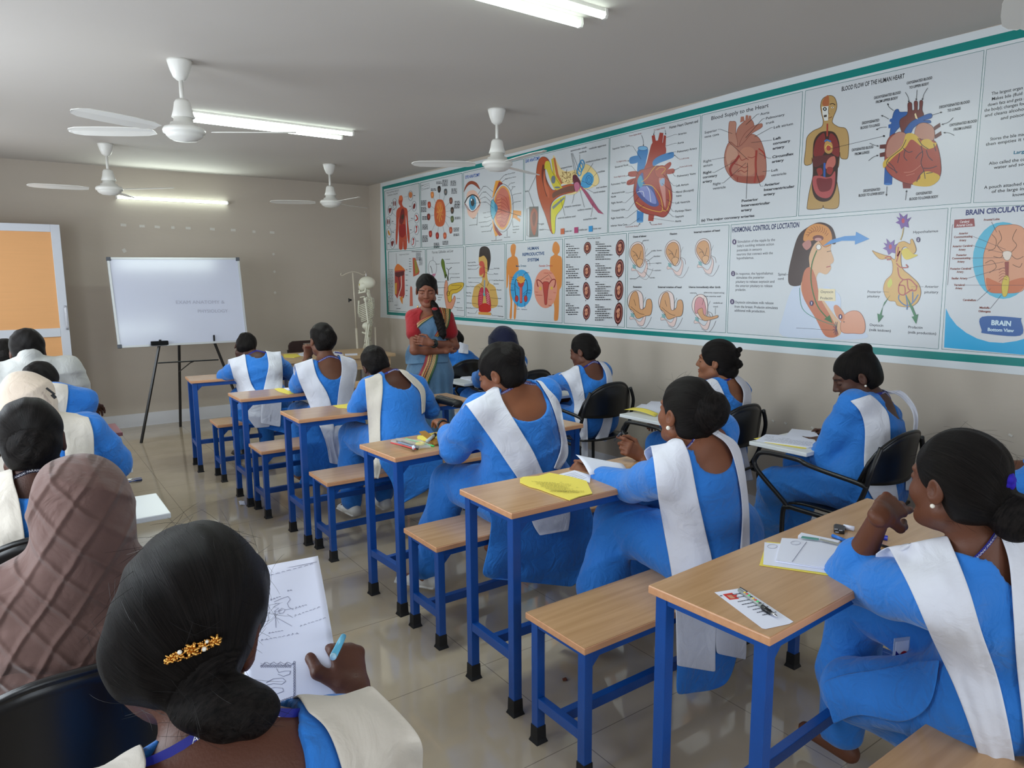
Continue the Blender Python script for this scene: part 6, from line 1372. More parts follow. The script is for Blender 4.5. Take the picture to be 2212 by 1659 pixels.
for t, x, y, x1, lx, ly, ex, ey in (('Superior Vena Cava', 704, 290, 832, 834, 262, 918, 360), ('Sinoatrial Node', 722, 426, 822, 824, 410, 905, 480), ('Pulmonary Veins', 694, 556, 804, 806, 545, 870, 500), ('Atrioventricular', 698, 622, 798, 800, 610, 870, 600), ('Right Atrium', 696, 694, 778, 780, 684, 900, 590), ('Tricuspaid Valve', 696, 752, 798, 800, 742, 900, 640), ('Right Ventricle', 694, 808, 788, 790, 798, 940, 700), ('Inferior Vena Cava', 692, 864, 812, 812, 850, 905, 800)): s.text(t, x, y, x1, 15); s.line(K_, [(lx, ly), (lx+22, ly), (ex, ey)], .5, False)
s.text('Node', 694, 648, 730, 15)
for t, x, y, x1, ex, ey in (('Arteries', 1194, 182, 1256, 1100, 200), ('Aorta', 1190, 248, 1236, 1100, 262), ('Pulmonary Artery', 1188, 312, 1334, 1120, 320), ('Pulmonary Veins', 1188, 494, 1324, 1150, 455), ('Left Atrium', 1180, 566, 1272, 1080, 470), ('Mitral (Bicuspid)', 1178, 614, 1310, 1075, 540), ('Left Ventricle', 1176, 694, 1282, 1110, 660), ('Purkinje Fibers', 1174, 756, 1292, 1120, 700), ('Septum', 1174, 796, 1236, 1060, 700), ('Aorta', 1172, 830, 1216, 1000, 800)): s.text(t, x, y, x1, 16); s.line(K_, [(x-4, y-8), (x-20, y-8), (ex, ey)], .5, False)
s.text('Valve', 1178, 642, 1220, 15)
for t, x, y, x1 in (('From Upper Body', 830, 192, 920), ('To Upper Body', 1012, 148, 1096), ('To Right Lung', 734, 386, 804), ('From Right Lung', 716, 500, 800), ('To Left Lung', 1200, 366, 1274), ('From Left Lung', 1206, 424, 1298), ('From Lower Body', 802, 870, 892), ('To Lower Body', 990, 854, 1074)): s.text(t, x, y, x1, 11, (150, 50, 46))
for P_ in ([(922, 180), (934, 220), (936, 256)], [(806, 372), (826, 372)], [(804, 488), (826, 478)], [(1198, 356), (1168, 330)], [(1204, 424), (1168, 440)], [(894, 862), (908, 840)], [(992, 846), (985, 830)], [(1018, 150), (1012, 175)], [(1098, 142), (1102, 172)]): s.arrow(K_, P_, .6, 2.6)
done(s)
# 6 blood supply
s = panel(Z3, True, (1517, 1734.5, 1721, 1510), 'printed chart titled Blood Supply to the Heart')
s.text('Blood Supply to the Heart', 204, 440, 888, 44, (62, 62, 68), .012, y1=283)
HB_, HD = (176, 116, 98), (122, 60, 52)
s.blob(HB_, (500, 640), (520, 540), (580, 470), (640, 430), (690, 440), (716, 500), (700, 560), (620, 600), (560, 700), (520, 760), line=HD, lw=.8); s.poly(HB_, (550, 470), (556, 400), (594, 396), (602, 450)).poly(HB_, (610, 450), (616, 382), (646, 380), (650, 440)).poly(HB_, (650, 440), (654, 386), (680, 388), (684, 450)); s.blob((186, 132, 112), (414, 700), (416, 480), (455, 455), (500, 470), (498, 600), (520, 730), (460, 800), line=HD, lw=.8); s.blob(HB_, (540, 740), (600, 610), (700, 520), (800, 480), (816, 510), (790, 540), (690, 600), (640, 660), (600, 770), line=HD, lw=.8)
s.blob(HB_, (360, 900), (380, 780), (430, 700), (520, 760), (600, 700), (680, 610), (760, 640), (810, 720), (850, 860), (862, 1000), (850, 1120), (790, 1185), (700, 1196), (600, 1190), (500, 1170), (430, 1110), (376, 1020), line=HD, lw=1); s.blob((196, 148, 126), (380, 880), (420, 740), (500, 780), (520, 880), (440, 930), (420, 1010)).blob((190, 128, 104), (560, 800), (640, 760), (720, 800), (740, 960), (700, 1090), (560, 1080), (520, 930)).blob((160, 84, 68), (450, 1080), (560, 1110), (740, 1110), (840, 1100), (790, 1180), (600, 1190), (500, 1160))
s.line((150, 44, 36), [(540, 860), (500, 920), (450, 980), (430, 1040), (452, 1110)], 5).line((160, 56, 44), [(745, 800), (735, 950), (738, 1080), (720, 1190)], 4.5).line((166, 60, 48), [(770, 780), (830, 830), (850, 900)], 3)
for P_ in ([(545, 880), (570, 920), (620, 900), (650, 912)], [(480, 960), (540, 980), (600, 1010), (640, 990)], [(520, 1060), (560, 1040), (600, 1062), (640, 1040)], [(736, 870), (690, 890), (640, 880)], [(520, 1120), (515, 1180)]): s.line((140, 40, 34), P_, 1.4)
W_ = (66, 66, 72)
for t, x, y, x1, b in (('Superior', 125, 604, 272, 0), ('vena cava', 122, 656, 296, 0), ('Right', 112, 950, 206, 0), ('atrium', 110, 1002, 218, 0), ('Right', 108, 1086, 208, 1), ('coronary', 104, 1138, 276, 1), ('artery', 102, 1192, 216, 1), ('Right', 226, 1220, 318, 0), ('ventricle', 222, 1272, 376, 0), ('Aorta', 792, 384, 898, 0), ('Pulmonary', 858, 434, 1078, 0), ('trunk', 856, 492, 958, 0), ('Left atrium', 952, 542, 1178, 0), ('Left', 946, 680, 1036, 1), ('coronary', 942, 736, 1148, 1), ('artery', 938, 794, 1078, 1), ('Circumflex', 934, 896, 1188, 1), ('artery', 930, 952, 1070, 1), ('Left', 924, 1058, 1002, 0), ('ventricle', 920, 1114, 1100, 0), ('Anterior', 838, 1230, 1022, 1), ('Interventricular', 834, 1288, 1198, 1), ('artery', 832, 1344, 966, 1), ('Posterior', 568, 1420, 764, 1), ('Interventricular', 564, 1476, 906, 1), ('artery', 562, 1532, 690, 1)): s.text(t, x, y, x1, 30, W_, .03 if b else .008)
s.text('(a) The major coronary arteries', 86, 1650, 718, 27, W_, .03)
for P_ in ([(284, 550), (312, 548), (455, 602)], [(408, 694), (630, 900)], [(210, 914), (378, 884)], [(218, 1064), (245, 1064), (500, 926)], [(330, 1190), (352, 1190), (620, 950)], [(780, 368), (754, 372), (618, 496)], [(844, 420), (816, 428), (616, 652)], [(942, 526), (918, 532), (722, 640)], [(930, 678), (684, 710)], [(920, 896), (888, 896), (776, 836)], [(914, 1044), (820, 1056)], [(826, 1228), (794, 1230), (744, 1070)], [(622, 1380), (640, 1000), (636, 950)]): s.line((50, 46, 50), P_, .7, False)
done(s)
# 7 blood flow
s = panel(Z4, True, (1740.5, 2126.5, 2097.5, 1725), 'printed chart titled BLOOD FLOW OF THE HUMAN HEART')
s.text('BLOOD FLOW OF THE HUMAN HEART', 430, 424, 1022, 42, K_, .02, y1=300)
SK, LN = (190, 154, 96), (92, 66, 36)
s.blob(SK, (310, 465), (360, 480), (384, 540), (380, 600), (352, 670), (345, 720), (400, 760), (466, 775), (494, 840), (498, 940), (488, 1050), (452, 1064), (420, 1050), (412, 1000), (404, 1120), (376, 1200), (396, 1330), (408, 1420), (390, 1524), (270, 1528), (256, 1500), (240, 1530), (118, 1538), (106, 1500), (128, 1360), (158, 1230), (160, 1120), (150, 1050), (146, 1108), (80, 1112), (92, 960), (104, 860), (160, 800), (240, 760), (256, 706), (242, 640), (232, 560), (252, 496), line=LN, lw=1.2)
s.blob((180, 106, 66), (256, 560), (250, 520), (280, 474), (308, 468), (308, 560)).poly((226, 226, 220), (244, 570), (306, 564), (304, 640), (302, 700), (268, 704), (250, 640)).ell((40, 36, 36), 272, 592, 18, 18).ell((230, 230, 224), 272, 592, 8, 8).poly((60, 50, 46), (262, 650), (290, 646), (290, 666), (262, 670)).line((50, 30, 24), [(318, 548), (348, 540), (370, 556)], 1.6).ell((250, 246, 240), 344, 578, 12, 6).ell((50, 30, 20), 344, 578, 5, 5).line((110, 40, 34), [(304, 678), (326, 672), (340, 664)], 1.2).line((80, 50, 30), [(308, 570), (306, 630), (318, 640)], .9)
s.blob((60, 34, 26), (290, 800), (360, 812), (400, 880), (412, 980), (396, 1150), (380, 1330), (330, 1440), (250, 1466), (180, 1430), (150, 1330), (160, 1180), (158, 1050), (168, 900), (220, 820)); s.blob((132, 44, 42), (270, 830), (240, 830), (186, 900), (168, 1030), (240, 1040), (280, 960)).blob((132, 44, 42), (320, 826), (370, 850), (404, 940), (404, 1040), (340, 1010), (310, 940)); s.line((170, 60, 44), [(296, 730), (294, 850)], 3.4, False)
s.blob((96, 40, 40), (164, 1050), (250, 1030), (340, 1030), (330, 1060), (250, 1110), (190, 1140), (164, 1120)).blob((196, 110, 96), (320, 1050), (366, 1040), (372, 1110), (330, 1160), (280, 1150), (290, 1090)).blob((150, 50, 44), (196, 1160), (240, 1150), (250, 1200), (214, 1220)).blob((150, 50, 44), (300, 1140), (350, 1150), (330, 1210), (290, 1190)); s.line((40, 90, 170), [(270, 1100), (268, 1236)], 4.5, False)
s.blob((182, 84, 84), (164, 1230), (230, 1222), (280, 1236), (330, 1226), (370, 1180), (362, 1330), (320, 1420), (250, 1430), (190, 1390), (160, 1310)).blob((122, 40, 44), (196, 1250), (280, 1250), (340, 1250), (330, 1340), (280, 1370), (220, 1360)); s.blob((198, 150, 84), (266, 950), (280, 900), (320, 896), (344, 930), (342, 990), (310, 1014), (276, 996)); s.line((60, 120, 190), [(270, 900), (290, 884), (330, 900)], 3).ell((180, 70, 60), 308, 960, 20, 26).line((232, 200, 90), [(276, 960), (300, 930), (340, 950)], 1.6)
s.line(K_, [(316, 972), (420, 944), (828, 848)], .8, False).ell(K_, 830, 847, 10, 10)
HR, HDK, BL, FAT = (170, 74, 56), (96, 34, 30), (26, 88, 164), (216, 178, 66)
s.blob(BL, (918, 640), (940, 600), (966, 596), (980, 620), (1050, 620), (1100, 640), (1040, 700), (980, 760), (930, 820), (900, 900), (884, 860), (898, 740), line=(20, 50, 100), lw=1); s.poly(BL, (884, 690), (916, 674), (916, 720), (884, 712)).poly(BL, (872, 740), (906, 730), (906, 774), (872, 772)); s.poly(BL, (838, 1130), (912, 1180), (906, 1300), (870, 1310), (830, 1300)).ell((60, 120, 190), 868, 1300, 38, 10)
s.blob((110, 40, 36), (980, 700), (1050, 640), (1056, 540), (1090, 536), (1096, 600), (1116, 596), (1116, 524), (1146, 524), (1146, 600), (1164, 590), (1168, 518), (1196, 520), (1190, 600), (1204, 650), (1150, 690), (1080, 720), (1050, 800), (1000, 810), line=(60, 20, 20), lw=1); s.blob(BL, (1020, 810), (1080, 720), (1170, 670), (1270, 634), (1278, 676), (1200, 700), (1262, 698), (1266, 724), (1180, 724), (1110, 770), (1080, 820), line=(20, 50, 100), lw=1); s.poly((240, 220, 170), (1118, 640), (1130, 630), (1136, 650), (1150, 690), (1128, 680))
for x, y in ((1300, 760), (1310, 838)): s.poly(HDK, (x, y), (x+58, y-38), (x+64, y-2), (x+4, y+36))
s.poly(HDK, (792, 930), (852, 924), (850, 966), (790, 966)).poly(HDK, (790, 1010), (840, 996), (836, 1040), (792, 1046)).poly((130, 50, 46), (1004, 1270), (1090, 1290), (1080, 1340), (1010, 1340))
s.blob(HR, (850, 930), (900, 840), (980, 820), (1060, 840), (1130, 830), (1180, 880), (1300, 890), (1340, 960), (1366, 1100), (1360, 1220), (1290, 1300), (1180, 1310), (1080, 1300), (980, 1270), (890, 1210), (840, 1120), line=HDK, lw=1.2); s.blob((186, 128, 110), (850, 980), (880, 880), (960, 812), (1030, 820), (1040, 880), (990, 960), (920, 1020), (860, 1050), line=HDK, lw=.8).blob((190, 136, 116), (1120, 810), (1150, 740), (1220, 722), (1290, 760), (1310, 830), (1290, 890), (1210, 880), (1140, 860), line=HDK, lw=.8)
s.blob(FAT, (1040, 830), (1110, 826), (1160, 870), (1180, 940), (1090, 880), (1030, 960), (940, 1030), (880, 1090), (830, 1150), (826, 1090), (900, 1030), (1000, 940)).blob(FAT, (1186, 890), (1250, 876), (1300, 910), (1326, 910), (1310, 950), (1240, 970), (1190, 940)).blob(FAT, (1180, 1200), (1250, 1180), (1350, 1216), (1340, 1270), (1260, 1320), (1130, 1316), (1104, 1290), (1170, 1250))
V_ = (62, 50, 62)
for P_ in ([(1040, 880), (1000, 960), (940, 1010), (880, 1060), (860, 1120), (960, 1190)], [(1010, 960), (1060, 1000), (1100, 990)], [(1030, 980), (1020, 1040), (1050, 1080)], [(980, 1010), (960, 1100)], [(870, 1090), (920, 1140), (950, 1200)], [(1180, 940), (1196, 1020), (1180, 1100), (1206, 1170), (1220, 1250)], [(1200, 990), (1160, 1020), (1130, 1060)], [(1230, 980), (1250, 1040), (1290, 1080)], [(1300, 920), (1320, 990)], [(1206, 1150), (1270, 1150), (1330, 1130)], [(1206, 1180), (1160, 1230), (1140, 1280)], [(1230, 1200), (1290, 1190)], [(1150, 870), (1190, 930), (1250, 970)]): s.line(V_, P_, 1.5)
s.line((206, 126, 104), [(1020, 1190), (1100, 1180), (1180, 1120)], 1.4).line((206, 126, 104), [(1040, 1220), (1120, 1200)], 1.2)
for t, x, y, x1 in (('DEOXYGENATED BLOOD', 738, 500, 984), ('FROM UPPER BODY', 754, 540, 958), ('OXYGENATED BLOOD', 1044, 362, 1280), ('TO UPPER BODY', 1068, 404, 1250), ('DEOXYGENATED BLOOD', 1352, 588, 1634), ('TO LUNGS', 1428, 620, 1550), ('DEOXYGENATED', 624, 738, 782), ('BLOOD TO LUNGS', 610, 784, 788), ('OXYGENATED BLOOD', 1448, 758, 1702), ('FROM LUNGS', 1488, 798, 1652), ('OXYGENATED BLOOD', 526, 992, 728), ('FROM LUNGS', 556, 1030, 690), ('DEOXYGENATED', 636, 1376, 792), ('BLOOD TO LOWER BODY', 592, 1420, 832), ('OXYGENATED', 1132, 1404, 1280), ('BLOOD TO LOWER BODY', 1070, 1454, 1338)): s.text(t, x, y, x1, 25, (52, 52, 56), .015)
for P_ in ([(922, 608), (880, 575), (868, 546)], [(876, 688), (840, 666), (812, 656)], [(858, 764), (800, 768), (764, 786)], [(1032, 434), (1058, 480), (1066, 524)], [(1144, 412), (1136, 504)], [(1244, 394), (1210, 450), (1194, 502)], [(1286, 650), (1372, 624)], [(1484, 674), (1440, 716), (1382, 738)], [(1494, 842), (1450, 820), (1400, 816)], [(696, 914), (730, 930), (774, 942)], [(686, 1080), (730, 1046), (772, 1030)], [(860, 1322), (854, 1404)], [(1034, 1452), (1044, 1366)]): s.arrow(K_, P_, .9, 4)
done(s)
# 8 text panel cut off at right
s = panel(Z4, True, (2131.5, 2640, 2600, 2103), 'printed text chart cut off by the right edge of the photo')
for t, x, y, x1, c in (('The largest organ of the body', 1842, 462, 2350, K_), ('Makes bile (fluid that breaks', 1846, 512, 2350, K_), ('down fats and gets rid of waste in', 1808, 568, 2400, K_), ('the body); changes food into energy', 1774, 620, 2400, K_), ('and cleans alcohol, drugs', 1780, 668, 2300, K_), ('and poisons', 1930, 694, 2170, K_), ('Stores the bile made by the liver', 1830, 890, 2400, K_), ('then empties it to help', 1788, 940, 2300, K_), ('Large intestine', 2052, 1018, 2400, (20, 110, 140)), ('Also called the colon, absorbs', 1818, 1120, 2400, K_), ('water and sodium', 1864, 1158, 2250, K_), ('A pouch attached to the start', 1772, 1346, 2380, K_), ('of the large intestine', 1844, 1384, 2300, K_), ('known', 2042, 1416, 2160, K_)): s.text(t, x, y, x1, 30, c, .012 if c is K_ else .03)
done(s)
# 9 integumentary
s = panel(Z6, False, (839, 919, 921, 841), 'printed chart of the skin and its layers behind the woman in the saree')
s.text('Integumentary System', 236, 174, 356, 16, (70, 70, 74)); s.line((90, 70, 60), [(200, 152), (206, 280)], .6, False)
s.blob((222, 120, 50), (180, 340), (220, 276), (300, 340), (298, 370), (240, 376), (200, 380)); s.poly((176, 60, 52), (182, 360), (300, 350), (304, 640), (288, 690), (240, 660), (214, 690), (184, 640)); s.poly((90, 30, 40), (186, 380), (296, 360), (292, 410), (230, 440), (190, 420)).poly((208, 150, 60), (182, 510), (210, 500), (206, 640), (186, 640)).poly((222, 140, 60), (240, 680), (280, 660), (278, 760), (262, 740)); s.line((230, 200, 190), [(260, 420), (262, 540), (240, 620), (222, 680)], 1.8).line((110, 40, 60), [(228, 440), (244, 540), (232, 600)], 2)
s.poly((186, 84, 60), (396, 205), (430, 205), (480, 370), (470, 400), (404, 430)).poly((150, 140, 60), (416, 230), (434, 230), (470, 370), (430, 400)); s.poly((206, 110, 90), (366, 560), (376, 538), (392, 560), (400, 780), (362, 782))
for i in range(22): s.dash((108, 118, 120)[i % 3], 350+i*18, 166, 6)
for i in range(7): s.dash(440, 150+i*14, 494, 6)
for i in range(6): s.dash(478, 210+i*16, 516, 6); s.dash(358, 220+i*30, 384, 6); s.dash(318, 350+i*62, 340, 6)
s.dash(390, 132, 506, 7); s.dash(206, 814, 254, 6); s.dash(186, 772, 218, 6)
done(s)
# 10 pancreas
s = panel(Z6, False, (921.5, 1002, 1004, 923), 'printed chart titled Pancreas, Gallbladder, and Liver')
s.text('Pancreas, Gallbladder, and Liver', 630, 154, 884, 32, K_)
s.line((120, 120, 126), [(600, 250), (584, 320), (600, 400), (640, 430), (676, 380), (680, 280), (640, 236), (600, 250)], .8).line((120, 120, 126), [(640, 190), (640, 236)], .8, False).line((90, 90, 96), [(610, 300), (626, 350), (632, 390)], 1.2).blob((190, 120, 150), (630, 400), (672, 396), (650, 440), (632, 436))
s.blob((96, 122, 34), (752, 216), (774, 250), (786, 340), (800, 400), (786, 450), (770, 380), (744, 300), (740, 250), line=(40, 60, 20), lw=.8).line((60, 80, 24), [(786, 440), (800, 400), (820, 480)], 2.2).line((60, 60, 60), [(822, 480), (824, 350), (864, 316)], 1.4, False).line((60, 60, 60), [(824, 350), (800, 324)], 1.2, False)
s.blob((218, 150, 120), (780, 520), (798, 470), (816, 520), (812, 640), (830, 740), (880, 690), (896, 656), (908, 700), (880, 790), (850, 822), (806, 810), (782, 700), (774, 600), line=(150, 80, 60), lw=.8); s.blob((214, 178, 60), (826, 540), (880, 510), (1000, 502), (990, 570), (930, 620), (870, 640), (860, 720), (830, 730), (812, 660), (820, 600), line=(120, 80, 20), lw=.8); s.line((110, 70, 20), [(826, 640), (860, 590), (930, 580), (984, 540)], 1).ell(None, 822, 630, 18, 28, line=(90, 60, 20), lw=1)
for t, x, y, x1 in (('Gallbladder', 796, 228, 846), ('Right and left hepatic ducts from liver', 798, 276, 960), ('Stomach', 684, 284, 720), ('Common hepatic duct', 862, 400, 956), ('Bile duct and sphincter', 862, 444, 962), ('Cystic duct', 692, 496, 736), ('Duodenum', 694, 566, 740), ('Hepatopancreatic', 698, 650, 762), ('ampulla and', 698, 680, 746), ('sphincter', 698, 710, 734), ('Pancreas', 922, 694, 966), ('Jejunum', 926, 740, 960), ('Main pancreatic', 922, 804, 994), ('duct and sphincter', 926, 832, 1008), ('Accessory pancreatic duct', 860, 536, 978)): s.text(t, x, y, x1, 12)
for P_ in ([(776, 222), (796, 222)], [(668, 278), (682, 278)], [(826, 394), (858, 394)], [(842, 470), (848, 440), (860, 438)], [(738, 492), (790, 492)], [(742, 560), (790, 560)], [(894, 780), (904, 794), (920, 796)]): s.line(K_, P_, .5, False)
done(s)
# 11 respiratory
s = panel(Z6, False, (1006, 1091, 1092, 1007), 'printed chart of the airways with an orange bust and black hair')
s.blob((214, 172, 96), (1194, 160), (1240, 100), (1300, 160), (1312, 300), (1290, 360), (1290, 440), (1312, 500), (1370, 540), (1396, 600), (1398, 790), (1124, 790), (1124, 590), (1160, 530), (1216, 500), (1228, 440), (1196, 420), (1190, 360), (1200, 300), (1186, 250)); s.blob((52, 40, 40), (1190, 180), (1204, 90), (1260, 66), (1312, 100), (1330, 200), (1318, 300), (1296, 376), (1290, 300), (1284, 230), (1250, 180), (1216, 190), (1194, 196))
s.blob((206, 90, 74), (1190, 280), (1206, 244), (1240, 250), (1256, 290), (1250, 320), (1200, 300)).blob((206, 90, 74), (1200, 330), (1240, 316), (1250, 370), (1220, 410), (1196, 400)).line((190, 70, 70), [(1248, 300), (1254, 380), (1246, 440)], 3).line((150, 160, 166), [(1256, 470), (1254, 590), (1240, 650)], 3.2)
s.blob((196, 56, 80), (1220, 560), (1240, 580), (1236, 700), (1222, 780), (1190, 800), (1180, 720), (1190, 620), line=(140, 30, 50), lw=.8).blob((196, 56, 80), (1270, 560), (1300, 600), (1324, 700), (1330, 790), (1290, 780), (1276, 690), (1264, 600), line=(140, 30, 50), lw=.8); s.blob((196, 44, 40), (1200, 770), (1260, 745), (1320, 770), (1330, 840), (1260, 856), (1190, 840)); s.poly((222, 160, 80), (1184, 850), (1330, 856), (1334, 892), (1182, 880)); s.blob((96, 170, 170), (1240, 620), (1264, 640), (1258, 665), (1240, 650))
for i in range(7): s.line((214, 120, 130), [(1190+i*2, 620+i*24), (1226, 630+i*20)], .8, False); s.line((240, 190, 200), [(1280, 610+i*22), (1314, 640+i*20)], .8, False)
for t, x, y, x1 in (('Nasal Cavity Plus', 1056, 268, 1150), ('Paranasal Sinuses', 1058, 304, 1156), ('Nostril', 1058, 346, 1096), ('Larynx', 1062, 450, 1096), ('Trachea', 1064, 502, 1108), ('Carina of Trachea', 1034, 552, 1136), ('Right Main', 1040, 628, 1098), ('Bronchus', 1042, 664, 1092), ('Left Lung', 1044, 748, 1098), ('Parietal Pleura', 1038, 808, 1118), ('Rib', 1056, 868, 1076), ('Oral Cavity', 1368, 338, 1434), ('Pharynx', 1370, 402, 1420), ('Left Main (Primary)', 1366, 480, 1484), ('Bronchus', 1368, 522, 1426), ('Bronchi', 1408, 594, 1458), ('Alveoli', 1412, 696, 1454), ('Left Lung', 1412, 786, 1472), ('Diaphragm', 1414, 906, 1484)): s.text(t, x, y, x1, 15)
for P_ in ([(1100, 340), (1160, 340), (1190, 310)], [(1158, 296), (1186, 290)], [(1100, 444), (1220, 444), (1246, 420)], [(1110, 498), (1190, 500), (1250, 550)], [(1138, 548), (1190, 548), (1210, 576)], [(1096, 660), (1160, 664), (1220, 650)], [(1102, 746), (1150, 750), (1190, 760)], [(1120, 806), (1180, 806), (1196, 790)], [(1080, 866), (1150, 868), (1170, 830)], [(1364, 342), (1310, 340), (1250, 320)], [(1366, 404), (1310, 402), (1256, 370)], [(1362, 470), (1316, 470), (1290, 540)], [(1404, 586), (1320, 588)], [(1408, 692), (1330, 680)], [(1408, 776), (1330, 772)], [(1410, 896), (1350, 892), (1330, 860)]): s.line(K_, P_, .5, False)
done(s)
# 12 reproductive
s = panel(Z6, False, (1094, 1216, 1215, 1095), 'printed chart titled HUMAN REPRODUCTIVE SYSTEM with two orange figures')
for t, x, y, x1 in (('HUMAN', 1772, 112, 1904), ('REPRODUCTIVE', 1710, 182, 1970), ('SYSTEM', 1770, 248, 1904)): s.text(t, x, y, x1, 36, (30, 78, 130), .035)
s.blob((222, 140, 64), (1600, 36), (1630, 60), (1624, 140), (1618, 180), (1650, 210), (1662, 300), (1660, 420), (1640, 560), (1640, 700), (1628, 920), (1604, 916), (1608, 760), (1596, 640), (1586, 760), (1580, 920), (1556, 914), (1566, 740), (1552, 600), (1544, 400), (1534, 540), (1518, 560), (1516, 440), (1526, 240), (1560, 200), (1580, 180), (1566, 120), (1572, 60)); s.blob((222, 140, 64), (2110, 10), (2150, 60), (2152, 130), (2130, 170), (2176, 200), (2184, 300), (2180, 500), (2168, 560), (2150, 600), (2146, 760), (2136, 930), (2110, 956), (2086, 940), (2090, 800), (2070, 680), (2060, 560), (2040, 440), (2040, 220), (2070, 180), (2090, 160), (2066, 120), (2076, 40))
s.ell((58, 160, 214), 1697, 570, 130, 224).ell((228, 150, 124), 1985, 572, 138, 234)
s.text('Male Organs', 1632, 314, 1754, 24, (30, 90, 120), .02).text('Female Organs', 1908, 312, 2068, 24, (190, 74, 50), .02)
s.blob((222, 160, 60), (1640, 450), (1690, 420), (1740, 450), (1730, 500), (1692, 530), (1652, 500)).line((222, 170, 60), [(1660, 400), (1650, 430)], 1).line((222, 170, 60), [(1716, 400), (1732, 430)], 1).blob((186, 60, 44), (1654, 492), (1690, 510), (1730, 492), (1716, 545), (1690, 550), (1664, 545)).poly((178, 50, 46), (1676, 550), (1708, 550), (1706, 740), (1690, 748), (1678, 740)); s.line((220, 140, 130), [(1691, 556), (1691, 730)], 1.6, False); s.ell((186, 56, 48), 1640, 692, 19, 38, line=(110, 20, 30), lw=.8).ell((186, 56, 48), 1748, 692, 19, 38, line=(110, 20, 30), lw=.8); s.line((20, 40, 60), [(1660, 480), (1628, 470), (1620, 560), (1630, 660)], 1.2).line((20, 40, 60), [(1728, 480), (1756, 470), (1770, 560), (1756, 660)], 1.2)
s.blob((190, 66, 52), (1954, 500), (1990, 488), (2026, 504), (2016, 580), (2004, 700), (2000, 758), (1976, 756), (1968, 660), (1956, 560), line=(120, 30, 30), lw=.8); s.line((150, 44, 40), [(1956, 520), (1920, 480), (1884, 470), (1890, 530), (1900, 548)], 2.2).line((150, 44, 40), [(2024, 520), (2060, 470), (2100, 466), (2100, 520), (2084, 560)], 2.2); s.ell((226, 180, 70), 1924, 570, 14, 22).ell((226, 180, 70), 2058, 566, 14, 20); s.line(K_, [(1926, 470), (2024, 404), (2060, 460)], .6, False)
for t, x, y, x1 in (('Bladder', 1748, 388, 1790), ('Seminal', 1566, 442, 1608), ('Vesicle', 1570, 466, 1604), ('Vas', 1574, 568, 1594), ('Deferens', 1562, 594, 1608), ('Urethra', 1772, 594, 1812), ('Penis', 1774, 630, 1802), ('Testicle', 1632, 820, 1674), ('Epididymis', 1700, 824, 1764)): s.text(t, x, y, x1, 13, (20, 50, 90))
for t, x, y, x1 in (('Fallopian Tubes', 1966, 392, 2064), ('Uterus', 1990, 462, 2028), ('Ovary', 1864, 618, 1896), ('Endometrium', 1874, 654, 1946), ('Cervix', 2020, 704, 2058), ('Vagina', 2018, 778, 2062), ('Ovary', 2080, 624, 2110)): s.text(t, x, y, x1, 13, (190, 60, 50))
for P_ in ([(1744, 386), (1706, 436)], [(1554, 510), (1610, 520), (1672, 580)], [(1768, 590), (1714, 640)], [(1768, 620), (1714, 666)], [(1740, 800), (1738, 740)], [(1650, 800), (1648, 740)]): s.line((20, 50, 90), P_, .6, False)
done(s)
# 13 fetal growth
s = panel(Z7, False, (1219.5, 1354, 1349.5, 1219), 'printed chart titled Normal Fetal Growth with eight dark ovals')
s.text('Normal Fetal Growth', 402, 212, 566, 15, K_, .03, y1=203)
for cx, cy, ry, a in ((404, 322, 76, .1), (398, 615, 92, 0), (394, 862, 112, -.1), (394, 1130, 98, .06), (816, 320, 104, .14), (808, 580, 116, .1), (802, 858, 128, .06), (796, 1146, 138, .08)):
    rx = 46 if cx < 500 else 54; s.ell((74, 28, 28), cx, cy, rx, ry, a).ell((190, 120, 110), cx, cy, rx*.82, ry*.84, a).ell((96, 36, 34), cx, cy, rx*.72, ry*.74, a); s.ell((216, 150, 120), cx-4, cy-ry*.25, rx*.34, ry*.24, .5).blob((204, 136, 104), (cx-16, cy), (cx+6, cy-ry*.2), (cx+18, cy+ry*.1), (cx-2, cy+ry*.44), (cx-20, cy+ry*.3)); s.line((74, 28, 28), [(cx-8, cy+ry), (cx-14, cy+ry+18)], 1.4, False); s.line((90, 30, 30), [(cx-10, cy-ry*.1), (cx+12, cy+ry*.1)], 1, False)
for x, x1, ys in ((138, 325, ((283, 7), (543, 7), (760, 7), (1030, 6))), (512, 735, ((255, 9), (528, 7), (762, 9), (1045, 8)))):
    for y, n in ys:
        s.dash(x, y, x+46, 10)
        for j in range(1, n): ind = 26 if j in (2, 5) else 0; s.dash(x+ind, y+j*27, x+ind+(x1-x-ind)*(.95, .5, .85, .6, .8, .7)[j % 6], 11, (50, 50, 54), y1=y+j*27-2)
done(s)
